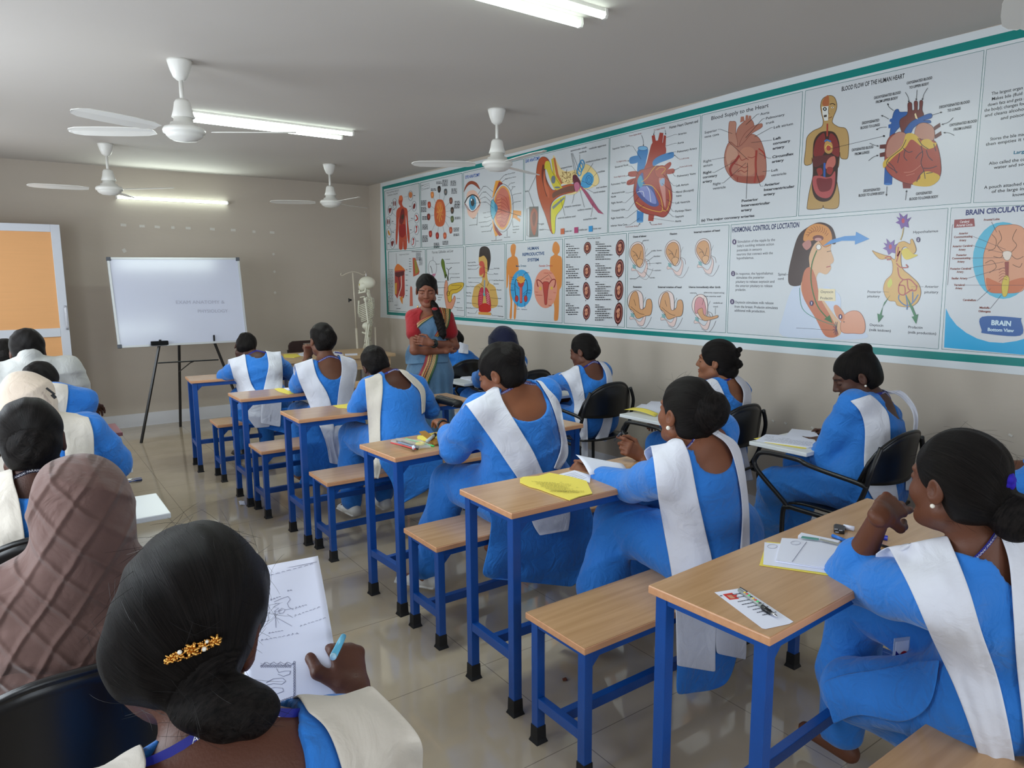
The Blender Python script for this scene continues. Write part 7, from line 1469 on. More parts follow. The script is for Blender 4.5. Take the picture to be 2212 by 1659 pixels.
# 14 labour
s = panel(Z7, False, (1358, 1575.5, 1568, 1353.5), 'printed chart of six line drawings titled Onset of labour, Flexion and Extension')
def womb(cx, cy, kind):
    FL, LN = (214, 160, 112), (70, 56, 50)
    s.blob((232, 206, 200), (cx-70, cy+190), (cx-10, cy+190), (cx+30, cy+250), (cx+90, cy+270), (cx+120, cy+200), (cx+130, cy+110), (cx+90, cy+40), (cx+110, cy+120), (cx+60, cy+220), (cx-10, cy+180), (cx-60, cy+150), line=(120, 100, 100), lw=.7); s.poly((130, 176, 178), (cx-60, cy+110), (cx-20, cy+120), (cx-15, cy+170), (cx-55, cy+160))
    s.line((120, 110, 110), [(cx+20, cy+260), (cx+110, cy+300), (cx+170, cy+230), (cx+200, cy+160)], .7).line((120, 110, 110), [(cx+90, cy+0), (cx+130, cy-90)], .5, False).line((130, 110, 110), [(cx+100, cy+40), (cx+150, cy+70), (cx+160, cy+130)], .8)
    s.blob((236, 214, 208), (cx-100, cy-20), (cx-70, cy-130), (cx+10, cy-175), (cx+80, cy-130), (cx+98, cy-10), (cx+80, cy+110), (cx+30, cy+150), (cx-50, cy+90), line=LN, lw=.9)
    if kind < 3: s.blob(FL, (cx-84, cy-20), (cx-60, cy-110), (cx+10, cy-150), (cx+66, cy-110), (cx+80, cy-10), (cx+70, cy+90), (cx+20, cy+140), (cx-40, cy+70), line=LN, lw=.8); s.line(LN, [(cx-60, cy-60), (cx-10, cy-20), (cx+20, cy+40), (cx+50, cy-60)], .9).line(LN, [(cx-50, cy+10), (cx-20, cy-10), (cx+10, cy+20)], .9); s.blob((222, 172, 126), (cx-10, cy+60), (cx+40, cy+40), (cx+74, cy+70), (cx+30, cy+146), (cx-4, cy+110), line=LN, lw=.7)
    elif kind < 5: s.blob(FL, (cx-84, cy+30), (cx-50, cy-120), (cx+10, cy-160), (cx+40, cy-80), (cx+60, cy+60), (cx+120, cy+40), (cx+140, cy-50), (cx+190, cy-60), (cx+210, cy+20), (cx+190, cy+130), (cx+120, cy+150), (cx+20, cy+180), (cx-30, cy+90), line=LN, lw=.9); s.line(LN, [(cx-60, cy+30), (cx+0, cy+80), (cx+60, cy+120), (cx+110, cy+130)], .9).line(LN, [(cx-20, cy-60), (cx+4, cy+20)], .8)
    else: s.blob((214, 146, 150), (cx-60, cy+60), (cx-60, cy-80), (cx-10, cy-140), (cx+50, cy-100), (cx+80, cy+30), (cx+60, cy+100), (cx+0, cy+60), line=LN, lw=.8); s.blob(FL, (cx-30, cy+40), (cx+30, cy+0), (cx+50, cy+80), (cx+130, cy+110), (cx+220, cy+90), (cx+220, cy+120), (cx+120, cy+150), (cx+40, cy+150), line=LN, lw=.8)
for cx, cy, k in ((1030, 420, 0), (1478, 400, 1), (1860, 380, 2), (1010, 1030, 3), (1400, 1040, 4), (1820, 1080, 5)): womb(cx, cy, k)
for t, x, y, x1, h in (('Onset of labour', 978, 196, 1148, 24), ('Flexion', 1444, 160, 1532, 24), ('Internal rotation of head', 1746, 138, 2070, 24), ('Extension', 982, 824, 1088, 23), ('External rotation of head', 1294, 826, 1588, 24), ('Uterus immediately after birth', 1680, 826, 2076, 24)): s.text(t, x, y, x1, h, K_, .02)
for t, x, y, x1 in (('uterus', 1106, 238, 1176), ('pubic bone', 1212, 368, 1338), ('bladder', 1240, 438, 1324), ('vagina', 1260, 522, 1336), ('rectum', 1250, 614, 1328), ('cervix', 1190, 706, 1252), ('sacrum', 940, 718, 1016), ('uterus', 1696, 896, 1770), ('placenta separating', 1872, 892, 2126), ('from uterine wall', 1872, 938, 2082), ('umbilical', 1988, 1022, 2102), ('cord', 1988, 1068, 2044)): s.text(t, x, y, x1, 20, (54, 54, 58))
for P_ in ([(1106, 234), (1084, 280)], [(1208, 370), (1140, 430)], [(1236, 436), (1150, 500)], [(1256, 516), (1150, 524)], [(1246, 610), (1150, 580)], [(1188, 694), (1120, 620)], [(1018, 710), (1070, 670)], [(1772, 888), (1794, 930)], [(1874, 950), (1850, 1040)], [(2014, 1076), (2014, 1160)]): s.line(K_, P_, .5, False)
done(s)
# 15 lactation
s = panel(Z5, False, (1580, 2048.5, 2027.5, 1571.5), 'printed chart titled HORMONAL CONTROL OF LOCTATION with mother and baby')
s.text('HORMONAL CONTROL OF LOCTATION', 75, 244, 566, 36, (34, 44, 96), .03, y1=206)
for t, x, y, x1 in (('Stimulation of the nipple by the', 114, 322, 388), ("baby's suckling initiates action", 112, 352, 380), ('potentials in sensory', 110, 384, 292), ('neurons that connect with the', 108, 414, 372), ('hypothalamus.', 108, 442, 234), ('In response, the hypothalamus', 104, 556, 374), ('stimulates the posterior', 104, 584, 310), ('pituitary to release oxytocin and', 102, 614, 384), ('the anterior pituitary to release', 100, 644, 370), ('prolactin.', 100, 672, 176), ('Oxytocin stimulates milk release', 94, 764, 378), ('from the breast. Prolactin stimulates', 92, 796, 410), ('additional milk production.', 92, 824, 318), ('Spinal', 412, 560, 468), ('cord', 410, 592, 452), ('Mammary', 444, 950, 542), ('gland', 442, 980, 496), ('Hypothalamus', 1402, 252, 1584), ('Posterior', 1068, 688, 1168), ('pituitary', 1066, 720, 1156), ('Anterior', 1486, 650, 1588), ('pituitary', 1484, 690, 1586), ('Oxytocin', 1082, 930, 1182), ('(milk letdown)', 1080, 966, 1238), ('Prolactin', 1366, 946, 1470), ('(milk production)', 1364, 984, 1570)): s.text(t, x, y, x1, 19, (44, 42, 54), .006)
def num(n, x, y): s.ell((60, 30, 90), x, y, 14, 19).text(str(n), x-4, y+9, x+4, 18, (236, 236, 244), .03)
s.blob((206, 216, 234), (520, 650), (600, 640), (700, 700), (760, 640), (860, 700), (870, 790), (830, 800), (800, 840), (880, 900), (1050, 980), (1050, 1020), (860, 1030), (740, 1020), (440, 1000), (450, 850)); s.blob((62, 36, 26), (640, 200), (720, 170), (800, 200), (832, 270), (830, 330), (760, 330), (660, 440), (640, 560), (580, 630), (500, 630), (486, 560), (510, 430), (560, 270))
s.blob((224, 180, 140), (680, 330), (740, 300), (800, 330), (796, 370), (820, 440), (812, 468), (796, 480), (800, 510), (764, 552), (710, 540), (690, 600), (700, 680), (760, 760), (830, 860), (880, 920), (860, 1000), (760, 1004), (700, 880), (600, 720), (580, 620), (640, 520), (640, 420)); s.blob((200, 116, 78), (600, 540), (650, 500), (690, 580), (720, 720), (820, 900), (850, 1000), (760, 1004), (690, 880), (590, 700)); s.line((50, 30, 30), [(770, 386), (800, 380)], 1.2, False).line((170, 60, 60), [(766, 500), (796, 492)], 1.8, False)
s.blob((216, 146, 74), (596, 300), (620, 220), (690, 180), (770, 200), (806, 260), (800, 330), (750, 350), (700, 300), (640, 310), line=(120, 60, 30), lw=.9)
for i in range(11): a = .3+i*.24; s.line((140, 74, 36), [(700-90*math.cos(a), 290-95*math.sin(a)), (700-70*math.cos(a+.15), 290-70*math.sin(a+.1)), (700-74*math.cos(a-.1), 290-50*math.sin(a))], 1)
s.blob((190, 130, 120), (590, 330), (640, 300), (656, 340), (620, 374)).ell((120, 60, 50), 706, 286, 40, 22).ell((206, 150, 140), 706, 296, 26, 12).ell((240, 236, 230), 710, 352, 18, 20, line=K_, lw=.8)
s.poly((84, 150, 214), (740, 345), (800, 300), (900, 272), (980, 268), (984, 240), (1082, 292), (976, 334), (976, 306), (880, 306)); s.line((60, 110, 40), [(696, 376), (660, 480), (656, 620), (700, 780), (780, 880)], 2.4); s.poly((40, 110, 50), (750, 880), (790, 850), (812, 910))
s.poly((236, 220, 178), (708, 655), (830, 660), (834, 748), (706, 745)).text('Oxytocin', 724, 688, 816, 19, (44, 42, 54), .006).text('Prolactin', 722, 734, 812, 19, (44, 42, 54), .006)
s.blob((226, 160, 128), (870, 940), (890, 860), (950, 820), (1010, 830), (1048, 900), (1040, 980), (960, 984), (890, 980), line=(160, 90, 70), lw=.9); s.blob((214, 140, 100), (820, 790), (850, 780), (900, 850), (886, 900), (840, 860)); s.ell((60, 40, 34), 896, 900, 5, 4)
for i in range(9): a = 1+i*.5; s.line((80, 60, 90), [(840, 950), (840+26*math.cos(a), 950+52*math.sin(a))], 1, False)
s.line((34, 140, 110), [(570, 650), (590, 800), (700, 880), (840, 930)], 1).line(K_, [(546, 944), (830, 962)], .5, False).line(K_, [(472, 556), (492, 552)], .5, False)
YP = (216, 170, 84)
s.blob(YP, (1104, 380), (1130, 390), (1190, 410), (1230, 420), (1270, 440), (1280, 340), (1330, 310), (1380, 330), (1384, 300), (1400, 300), (1424, 370), (1400, 400), (1350, 350), (1316, 380), (1320, 500), (1380, 560), (1440, 620), (1458, 690), (1430, 760), (1370, 790), (1290, 780), (1270, 750), (1220, 740), (1186, 670), (1200, 600), (1250, 540), (1240, 440), (1160, 440), line=(150, 100, 40), lw=1); s.blob((222, 196, 50), (1320, 376), (1360, 360), (1400, 400), (1436, 410), (1400, 430), (1350, 444), (1322, 410))
RV = (176, 66, 50)
for P_ in ([(1296, 350), (1286, 420), (1306, 380), (1280, 460)], [(1280, 470), (1310, 500), (1362, 500), (1350, 480)], [(1290, 500), (1300, 560), (1330, 590), (1380, 590), (1430, 640)], [(1330, 590), (1300, 630), (1300, 690), (1340, 700), (1340, 640), (1300, 630)], [(1360, 590), (1370, 660), (1420, 670), (1430, 630)], [(1340, 700), (1400, 660)], [(1196, 430), (1230, 420), (1240, 440), (1210, 444)]): s.line(RV, P_, 2.6)
for P_ in ([(1300, 700), (1300, 740), (1350, 780), (1400, 760), (1440, 700)], [(1350, 700), (1360, 770), (1356, 810)], [(1400, 680), (1400, 760)]): s.line((70, 110, 160), P_, 2.4)
s.blob((206, 206, 70), (1214, 620), (1240, 580), (1250, 620), (1226, 650))
for x, y in ((1330, 160), (1236, 350)):
    s.poly((120, 84, 160), (x-50, y-30), (x-22, y-20), (x-30, y-60), (x, y-28), (x+30, y-52), (x+24, y-10), (x+60, y-28), (x+34, y+10), (x+40, y+50), (x+8, y+40), (x-14, y+60), (x-26, y+26), (x-56, y+12), (x-30, y-2)).ell((190, 60, 80), x, y, 11, 18)
s.line((190, 160, 80), [(1332, 210), (1324, 260), (1310, 300)], 2); s.poly((40, 120, 70), (1238, 700), (1180, 790), (1170, 850), (1186, 856), (1148, 905), (1140, 838), (1158, 846), (1190, 760)).poly((40, 120, 70), (1350, 700), (1400, 790), (1424, 850), (1440, 842), (1424, 915), (1392, 862), (1410, 858), (1380, 790))
for P_ in ([(1176, 680), (1224, 682)], [(1390, 642), (1480, 642)]): s.line(K_, P_, .5, False)
for n, x, y in ((1, 92, 314), (2, 83, 546), (3, 76, 752), (2, 1440, 298), (3, 658, 763), (1, 870, 862)): num(n, x, y)
done(s)
# 16 brain circulatory
s = panel(Z5, False, (2055, 2640, 2600, 2034.5), 'printed chart titled BRAIN CIRCULATORY with a blue swoosh, cut off at right')
s.text('BRAIN CIRCULATORY', 1786, 118, 2290, 38, (26, 40, 110), .035)
cy = [(1643, 800)]+[(1643+i*44, 800+(240*math.sin(min(i/9.5, 1)*math.pi/2))+0) for i in range(1, 10)]
s.poly((40, 170, 222), (1641, 800), (1670, 860), (1720, 925), (1790, 980), (1870, 1022), (1960, 1048), (2060, 1054), (2160, 1040), (2300, 1000), (2300, 1150), (1628, 1088))
s.ell((84, 184, 214), 2060, 450, 222, 282); s.blob((222, 156, 118), (1980, 250), (2020, 200), (2080, 190), (2160, 190), (2220, 230), (2240, 360), (2236, 520), (2220, 640), (2180, 682), (2060, 690), (1960, 680), (1930, 620), (1916, 500), (1920, 400), (1950, 310), line=(160, 90, 60), lw=1); s.blob((206, 110, 60), (1936, 580), (2000, 600), (2060, 620), (2140, 590), (2220, 580), (2210, 650), (2160, 684), (2060, 690), (1960, 676))
for P_ in ([(1980, 260), (2010, 300), (2000, 360), (1950, 380)], [(2030, 230), (2050, 290), (2020, 340), (2060, 390)], [(2160, 220), (2130, 290), (2160, 340), (2120, 390)], [(1930, 470), (1980, 450), (2010, 500), (1960, 540)], [(1990, 420), (2040, 430), (2064, 400)], [(2110, 400), (2160, 440), (2210, 420)], [(2130, 480), (2180, 500), (2200, 470)]): s.line((120, 76, 44), P_, 1.4)
s.blob((236, 220, 206), (2060, 390), (2096, 380), (2124, 396), (2110, 440), (2086, 450), (2064, 430), line=(120, 90, 70), lw=.8); s.poly((150, 60, 44), (2072, 460), (2104, 458), (2100, 590), (2080, 590)); s.blob((216, 190, 60), (2064, 580), (2086, 560), (2106, 590), (2090, 700), (2060, 710), (2050, 640), line=(150, 120, 30), lw=.9)
for i in range(5): s.line((150, 70, 50), [(2030, 520+i*22), (2060, 505+i*20), (2090, 520+i*18)], 1)
s.poly((150, 62, 62), (1704, 152), (1848, 142), (1854, 200), (1700, 212)).text('Cerebral', 1744, 176, 1812, 18, (236, 226, 226), .02).text('Arterial Circle', 1718, 202, 1836, 18, (236, 226, 226), .02)
BR = (140, 66, 44)
for t, x, y, x1 in (('Frontal Lobe', 1920, 160, 2034), ('Anterior', 1736, 260, 1804), ('Communicating', 1700, 286, 1836), ('Artery', 1738, 310, 1790), ('Anterior Cerebral', 1690, 354, 1834), ('Artery', 1734, 378, 1786), ('Posterior', 1718, 418, 1794), ('Communicating', 1686, 442, 1822), ('Artery', 1724, 466, 1778), ('Posterior Cerebral', 1674, 518, 1824), ('Artery', 1720, 540, 1770), ('Basilar Artery', 1684, 588, 1800), ('Vertebral', 1700, 636, 1778), ('Artery', 1710, 660, 1762), ('Cerebellum', 1766, 746, 1862), ('Medulla', 1888, 802, 1962), ('Oblongata', 1880, 828, 1970)): s.text(t, x, y, x1, 15, BR, .03)
for P_ in ([(1976, 168), (2014, 244)], [(1842, 274), (2080, 370)], [(1838, 342), (2060, 395)], [(1828, 432), (2070, 430)], [(1826, 504), (2066, 460)], [(1806, 580), (2076, 500)], [(1780, 630), (2210, 632)], [(1870, 746), (1970, 656)], [(1966, 804), (2050, 700)], [(1700, 188), (1690, 188), (1654, 630)]): s.line((70, 52, 60), P_, .6, False)
s.blob((48, 96, 164), (1908, 862), (2170, 870), (2192, 890), (2188, 1000), (1930, 985), (1904, 960)); s.poly((48, 96, 164), (1910, 861), (2150, 869), (2186, 998), (1940, 985)); s.text('BRAIN', 1974, 922, 2118, 36, (214, 236, 246), .04, y1=930).text('Bottom View', 1948, 966, 2140, 24, (214, 236, 246), .03, y1=976)
done(s)

# ================================================================== front of the room
BOARD = mat('whiteboard_enamel', (206, 210, 228), 0.16, 0.6); GREYP = mat('grey_plastic', (88, 92, 100), .5, .4)
c = [at(230, 556, y=7.69), at(516, 557, y=7.69), at(536, 738, y=7.54), at(255, 752, y=7.54)]
n_ = nz(np.cross(c[1]-c[0], c[3]-c[0])); n_ = n_ if n_[1] < 0 else -n_
wb = thing('whiteboard', 'tilted white marker board standing on a black tripod easel', 'whiteboard', (c[0]+c[2])/2)
bl_ = lambda a, b, e=0: (c[0]*(1-a)+c[1]*a)*(1-b)+(c[3]*(1-a)+c[2]*a)*b+n_*e
MB().poly([bl_(0, 0), bl_(1, 0), bl_(1, 1), bl_(0, 1)], -.014, n_).build('writing_surface', BOARD, wb)
m = MB()
for a0, a1, b0, b1 in ((0, 1, 0, .022), (0, 1, .978, 1), (0, .016, 0, 1), (.984, 1, 0, 1)):
    m.poly([bl_(a0, b0, -.016), bl_(a1, b0, -.016), bl_(a1, b1, -.016), bl_(a0, b1, -.016)], .022, n_)
m.build('frame', mat('satin_aluminium', (196, 198, 202), .35, .5, .6), wb)
for a, b in ((0, 0), (1, 0), (1, 1), (0, 1)):
    A0, A1 = (a-.003, a+.028) if a == 0 else (a-.028, a+.003); B0, B1 = (b-.004, b+.038) if b == 0 else (b-.038, b+.004)
    MB().poly([bl_(A0, B0, -.018), bl_(A1, B0, -.018), bl_(A1, B1, -.018), bl_(A0, B1, -.018)], .027, n_).build('corner_cap', GREYP, wb, bevel=.003)
def text3(name, t, p0, p1, h, m, par, nrm, upv, bold=0.0):
    V, F, mn, wd = glyphs(t, bold); L = p1-p0
    return mobj(name, [(A3([p0+L*((v[0]-mn)/wd)+upv*(v[1]*h/.72)+nrm*.001 for v in V]), F)], m, par, smooth=False)
FNT = mat('faint_marker', (172, 174, 192), .7, .2); upb = nz(c[0]-c[3])
text3('faint_writing', 'EXAM ANATOMY &', bl_(.46, .53, .0012), bl_(.84, .54, .0012), .034, FNT, wb, n_, upb)
text3('faint_writing', 'PHYSIOLOGY', bl_(.62, .64, .0012), bl_(.86, .645, .0012), .034, FNT, wb, n_, upb)
es = thing('easel', 'black tripod easel holding up the whiteboard', 'easel', (1.2, 7.6, 0))
f1, f2, f3 = at(305, 957, z=0), at(520, 940, y=7.55), at(390, 922, z=0); f2 = A3([f1[0]+1.02, f1[1]+.03, 0]); tp = A3([1.42, 7.84, 1.3])
t1, t2 = at(345, 740, y=7.56), at(461, 734, y=7.57)
m = lambda a, b, w=.013: MB().tube([a, b], w, 4, up=(0, 1, 0))
for a, b in ((t1+(t1-f1)*.0, f1), (t2, f2), (at(386, 700, y=7.9), f3)):
    d = nz(a-b); lg = m(a+d*(.45 if b is not f3 else .1) if False else a, b, .0135).build('leg', BLACKM, es); MB().tube([b+A3([0, 0, .0]), b+d*.05], .016, 8).build('leg_tip', RUBBER, lg)
b1, b2, b3 = at(341, 784, y=7.56), at(472, 777, y=7.57), at(387, 782, y=7.95)
m2 = MB().tube([b1, b2], .007, 6).tube([at(387, 803, y=7.97), at(412, 783, y=7.6), at(418, 781, y=7.58)], .006, 6).tube([b3, (b1+b2)/2], .006, 6); m2.build('brace', BLACKM, es)
MB().tube([t1+A3([-.0, -.03, -.01]), t1+A3([0, -.035, .03])], .012, 6).tube([t2+A3([0, -.03, -.01]), t2+A3([0, -.035, .05])], .009, 6).build('rest_clip', BLACKM, es)
q = at(345, 743, y=7.5); MB().box(q[0]-.075, q[0]+.075, q[1]-.022, q[1]+.022, q[2]-.012, q[2]+.028).build('board_eraser', mat('black_felt', (20, 22, 24), .8, .2), None, bevel=.004); tag(bpy.data.objects['board_eraser'], 'black eraser lying on the lower ledge of the whiteboard', 'eraser')
TP = mat('white_tape', (206, 202, 194), .6, .3)
def scrap(u, v, w, h, lab, grp, r=0.0, x=None):
    q = at(u, v, y=YF-.001) if x is None else at(u, v, x=x); c_, s_ = math.cos(r), math.sin(r)
    P4 = [(a*c_-b*s_, a*s_+b*c_) for a, b in ((-w, -h), (w, -h*.9), (w*.95, h), (-w, h*.93))]
    V = [A3([q[0]+a, q[1], q[2]+b]) if x is None else A3([q[0], q[1]+a, q[2]+b]) for a, b in P4]
    o = MB().poly(V, .0025, (0, -1, 0) if x is None else (-1, 0, 0)).build('tape_scrap', TP); tag(o, lab, 'tape', grp); return o
for i, (a, b) in enumerate([(632, 441), (727, 447), (805, 451), (885, 454), (963, 457), (1087, 462), (1194, 467), (1300, 475), (1393, 479)]):
    scrap(a/2.37, 300+b/2.37, .026 if i not in (3, 7) else .017, .014, 'small white tape scrap in the row on the wall above the whiteboard', 'tape scraps in a row above the whiteboard', -.06+.05*math.sin(i*2.3))
scrap(636/2.37, 300+572/2.37, .017, .02, 'tilted white tape scrap just above the top left corner of the whiteboard', None, .5)
for a, b in ((1400, 590), (1405, 680), (1408, 787)): scrap(a/2.37, 300+b/2.37, .013, .013, 'tiny white tape scrap in the column to the right of the whiteboard', 'tape scraps right of the whiteboard', .6)
for u, v in ((1670, 909), (1697, 914), (1755, 924), (2183, 940)): scrap(u, v, .009, .005, 'tiny white fleck stuck on the right wall below the banner', 'white flecks on the right wall', .4, XR-.001)

# teacher's table
tb = thing('teacher_table', 'long light wooden table at the front of the room with papers on it', 'table', (2.8, 7.3, 0))
x0, x1, y0, y1 = 2.12, 3.4, 6.96, 7.72
WT = mat_wood('pale_wood', (206, 178, 142), (188, 158, 122), .4)
MB().box(x0, x1, y0, y1, .715, .75).build('top', WT, tb, bevel=.004)
m = MB().box(x0+.05, x1-.05, y0+.03, y0+.05, .6, .715).box(x0+.05, x1-.05, y1-.05, y1-.03, .6, .715).box(x0+.05, x0+.07, y0+.05, y1-.05, .6, .715).box(x1-.07, x1-.05, y0+.05, y1-.05, .6, .715); m.build('apron', WT, tb)
for a in (x0+.08, x1-.12):
    for b in (y0+.06, y1-.1): MB().box(a, a+.04, b, b+.04, 0, .7).build('leg', CHROME, tb, bevel=.004)
BR = mat('brown_vinyl', (52, 34, 32), .45, .4)
fc = thing('folding_chair', 'dark brown folding chair behind the front table', 'chair', (2.8, 8.0, 0))
a, b = at(624, 760, y=8.02), at(672, 735, y=8.02); bx0, bx1 = a[0], a[0]+.46; zt = b[2]+.0
m = MB(); V = []; 
prof = [(bx0, zt-.3), (bx0, zt-.05), (bx0+.015, zt-.02), (bx0+.05, zt), (bx1-.05, zt), (bx1-.015, zt-.02), (bx1, zt-.05), (bx1, zt-.3)]
m.poly([A3([x, 8.02, z]) for x, z in prof], .025, (0, 1, 0)).build('backrest', BR, fc, bevel=.006)
MB().box(bx0+.17, bx1-.17, 8.012, 8.05, zt-.045, zt-.03).build('grip_slot', mat('slot_light', (140, 132, 126), .6, .2), fc)
MB().box(bx0+.02, bx1-.02, 7.62, 7.98, .43, .46).build('seat', BR, fc, bevel=.008)
for x in (bx0+.0, bx1): MB().tube([(x, 8.05, zt-.1), (x, 7.95, .45), (x, 7.6, 0)], .011, 8).tube([(x, 7.68, .44), (x, 8.1, 0)], .011, 8).build('leg_frame', BLACKM, fc, smooth=True)

# drip stand
sx = thing('drip_stand', 'cream drip stand pole with two hooks beside the hanging skeleton', 'stand', at(775, 760, y=7.86)*A3([1, 1, 0]))
CRM = mat('cream_enamel', (214, 204, 186), .4, .5)
pt = at(762, 589, y=7.86); pb = A3([at(776, 770, y=7.86)[0], 7.86, 0.08]); mid = pt+(pb-pt)*.42
MB().tube([pt, mid], .0085, 10).build('upper_pole', CRM, sx, smooth=True); MB().tube([mid, pb], .014, 12).build('lower_pole', CRM, sx, smooth=True)
hk = [at(u, v, y=7.86) for u, v in ((737, 590), (736, 594), (740, 595), (748, 591), (762, 587), (776, 590), (784, 594), (790, 592), (789, 588), (787, 587))]
MB().tube(smooth_path(hk, 4), .005, 7).build('hook_arm', CRM, sx, smooth=True)
k_ = at(759, 648, y=7.83); MB().tube([k_, k_+A3([-.03, -.0, 0])], .012, 8).tube([k_+A3([-.03, 0, -.025]), k_+A3([-.03, 0, .02])], .008, 8).build('clamp_knob', BLACKM, sx)
for i in range(5): a = i*1.2566; MB().tube([pb+A3([0, 0, -.0]), pb+A3([.26*math.cos(a), .26*math.sin(a), -.05])], .012, 8).build('base_leg', CRM, sx, smooth=True)

# skeleton
BONE = mat('bone_plastic', (226, 224, 206), .45, .4)
O = at(791, 640, y=7.78); fs = nz((-.85, .5, 0)); rs = nz(np.cross(fs, (0, 0, 1))); us = A3([0, 0, 1.])
W = lambda r, f, u: O+rs*r+fs*f+us*u
kl = thing('skeleton_model', 'life-size teaching skeleton hanging in profile near the corner', 'skeleton', A3([O[0], O[1], 0]))
Bs = A3([rs, fs, us]); H = at(791, 614, y=7.78)
Wh = lambda r, f, u: H+rs*r+fs*f+us*u
sk_ = [ell(Wh(0, -.012, .018), (.072, .096, .072), Bs), ell(Wh(0, .045, -.03), (.052, .045, .05), Bs, k=.02), cap(Wh(.035, .01, -.035), Wh(.03, .065, -.03), .01, k=.01), cap(Wh(-.035, .01, -.035), Wh(-.03, .065, -.03), .01, k=.01)]
for q in (-1, 1): sk_ += [ell(Wh(q*.03, .09, -.005), (.018, .022, .016), Bs, op='s', k=.006), ell(Wh(q*.068, .04, -.01), (.016, .028, .024), Bs, op='s', k=.01)]
sk_.append(ell(Wh(0, .095, -.035), (.009, .015, .013), Bs, op='s', k=.004))
skull = mobj('skull', [surf(sk_, .004)], BONE, kl)
for q in (-1, 1): mobj('eye_socket_lining', [surf([ell(Wh(q*.03, .073, -.005), (.015, .006, .013), Bs)], .003)], mat('yellow_paint', (206, 190, 40), .5, .3), kl)
mobj('jaw', [surf([cap(Wh(.045, .005, -.05), Wh(.042, .012, -.085), .009, k=.01), cap(Wh(-.045, .005, -.05), Wh(-.042, .012, -.085), .009, k=.01), cap(Wh(.042, .012, -.085), Wh(.01, .085, -.1), .011, k=.01), cap(Wh(-.042, .012, -.085), Wh(-.01, .085, -.1), .011, k=.01), ecap(Wh(-.016, .08, -.075), Wh(.016, .08, -.075), .012, .01, .012, .01, us, k=.01)], .004)], BONE, kl)
sp = [W(0, -.01, .08), W(0, -.02, .02), W(0, -.05, -.08), W(0, -.055, -.2), W(0, -.02, -.3), W(0, -.01, -.36)]
m = MB()
SP = smooth_path(sp, 5)
for i, q in enumerate(SP): r = .012+.008*i/len(SP); m.lathe([(0, .007), (r, .007), (r*.85, 0), (r, -.007), (0, -.007)], q, 10); m.tube([q, q-fs*.032-us*.012], .004, 5)
m.tube(SP, .006, 6); m.build('spine', BONE, kl, smooth=False)
for i in range(10):
    z = -.04-.021*i; w = (.06, .085, .1, .11, .115, .118, .118, .115, .105, .09)[i]
    for q in (-1, 1):
        pts = [W(0, -.055, z), W(q*w*.6, -.075, z+.0), W(q*w, -.02, z-.03), W(q*w*.9, .05, z-.06), W(q*w*.35, .085 if i < 7 else .06, z-.07+(.0 if i < 7 else .02))]
        if i < 7: pts.append(W(q*.012, .088, z-.045+i*.006))
        MB().tube(smooth_path(pts, 4), .0048, 6, flat=(1.3, .7)).build('rib', BONE, kl, smooth=True)
MB().tube([W(0, .085, -.05), W(0, .095, -.2)], .011, 8, flat=(1.2, .5)).build('sternum', BONE, kl, smooth=True)
for q in (-1, 1):
    MB().tube([W(0, .07, -.03), W(q*.07, .06, -.01), W(q*.15, -.0, -.0)], .006, 7).build('collarbone', BONE, kl, smooth=True)
    mobj('shoulder_blade', [surf([ecap(W(q*.09, -.075, -.03), W(q*.07, -.085, -.14), .045, .006, .02, .005, rs, k=.01), cap(W(q*.06, -.075, -.03), W(q*.15, -.02, -.01), .008, k=.01)], .005)], BONE, kl)
    S_ = W(q*.155, -.005, -.03); E_ = W(q*.17, -.03, -.3); H_ = W(q*.18, .0, -.52)
    mobj('upper_arm_bone', [surf([cap(S_, S_, .019), cap(S_, E_, .0095, k=.02), cap(E_-rs*.015, E_+rs*.015, .013, k=.015)], .005)], BONE, kl)
    mobj('forearm_bones', [surf([cap(E_-us*.01+fs*.01, H_+fs*.015, .007, .006, k=.004), cap(E_-us*.01-fs*.012, H_-fs*.01, .008, .006, k=.004)], .004)], BONE, kl)
    m = MB()
    for j in range(5): d = nz(-us+fs*(.35*(j-2)*.45)); a = H_+fs*.008*(j-2)-us*.015; m.tube([a, a+d*.06], .0038, 5); m.tube([a+d*.064, a+d*.1], .0032, 5); m.tube([a+d*.104, a+d*.125], .0028, 5)
    m.build('hand_bones', BONE, kl)
    K = W(q*.075, .01, -.84); A_ = W(q*.07, -.0, -1.2)
    mobj('thigh_bone', [surf([cap(W(q*.09, 0, -.42), W(q*.09, 0, -.42), .02), cap(W(q*.09, 0, -.42), W(q*.11, 0, -.46), .012, k=.01), cap(W(q*.11, 0, -.46), K, .012, .013, k=.02), cap(K-rs*.018, K+rs*.018, .018, k=.015)], .006)], BONE, kl)
    mobj('shin_bones', [surf([cap(K-us*.03, A_, .014, .01), cap(K-us*.05+rs*q*.025, A_+rs*q*.015, .006, k=.003)], .006)], BONE, kl)
    MB().tube([A_, A_+fs*.05-us*.03, A_+fs*.15-us*.05], .018, 8, flat=(1, .5)).build('foot_bones', BONE, kl, smooth=True)
pel = [ell(W(0, -.03, -.36), (.045, .02, .05), Bs, k=.02)]
for q in (-1, 1): pel += [ell(W(q*.075, -.0, -.34), (.05, .055, .045), Bs, k=.02), cap(W(q*.07, .0, -.38), W(q*.05, -.01, -.45), .02, k=.02), cap(W(q*.05, -.01, -.45), W(q*.01, .055, -.42), .011, k=.015)]
pel += [ell(W(0, .04, -.33), (.085, .07, .06), Bs, op='s', k=.02)]+[ell(W(q*.045, .03, -.435), (.02, .03, .014), Bs, op='s', k=.006) for q in (-1, 1)]
mobj('pelvis', [surf(pel, .005)], BONE, kl)
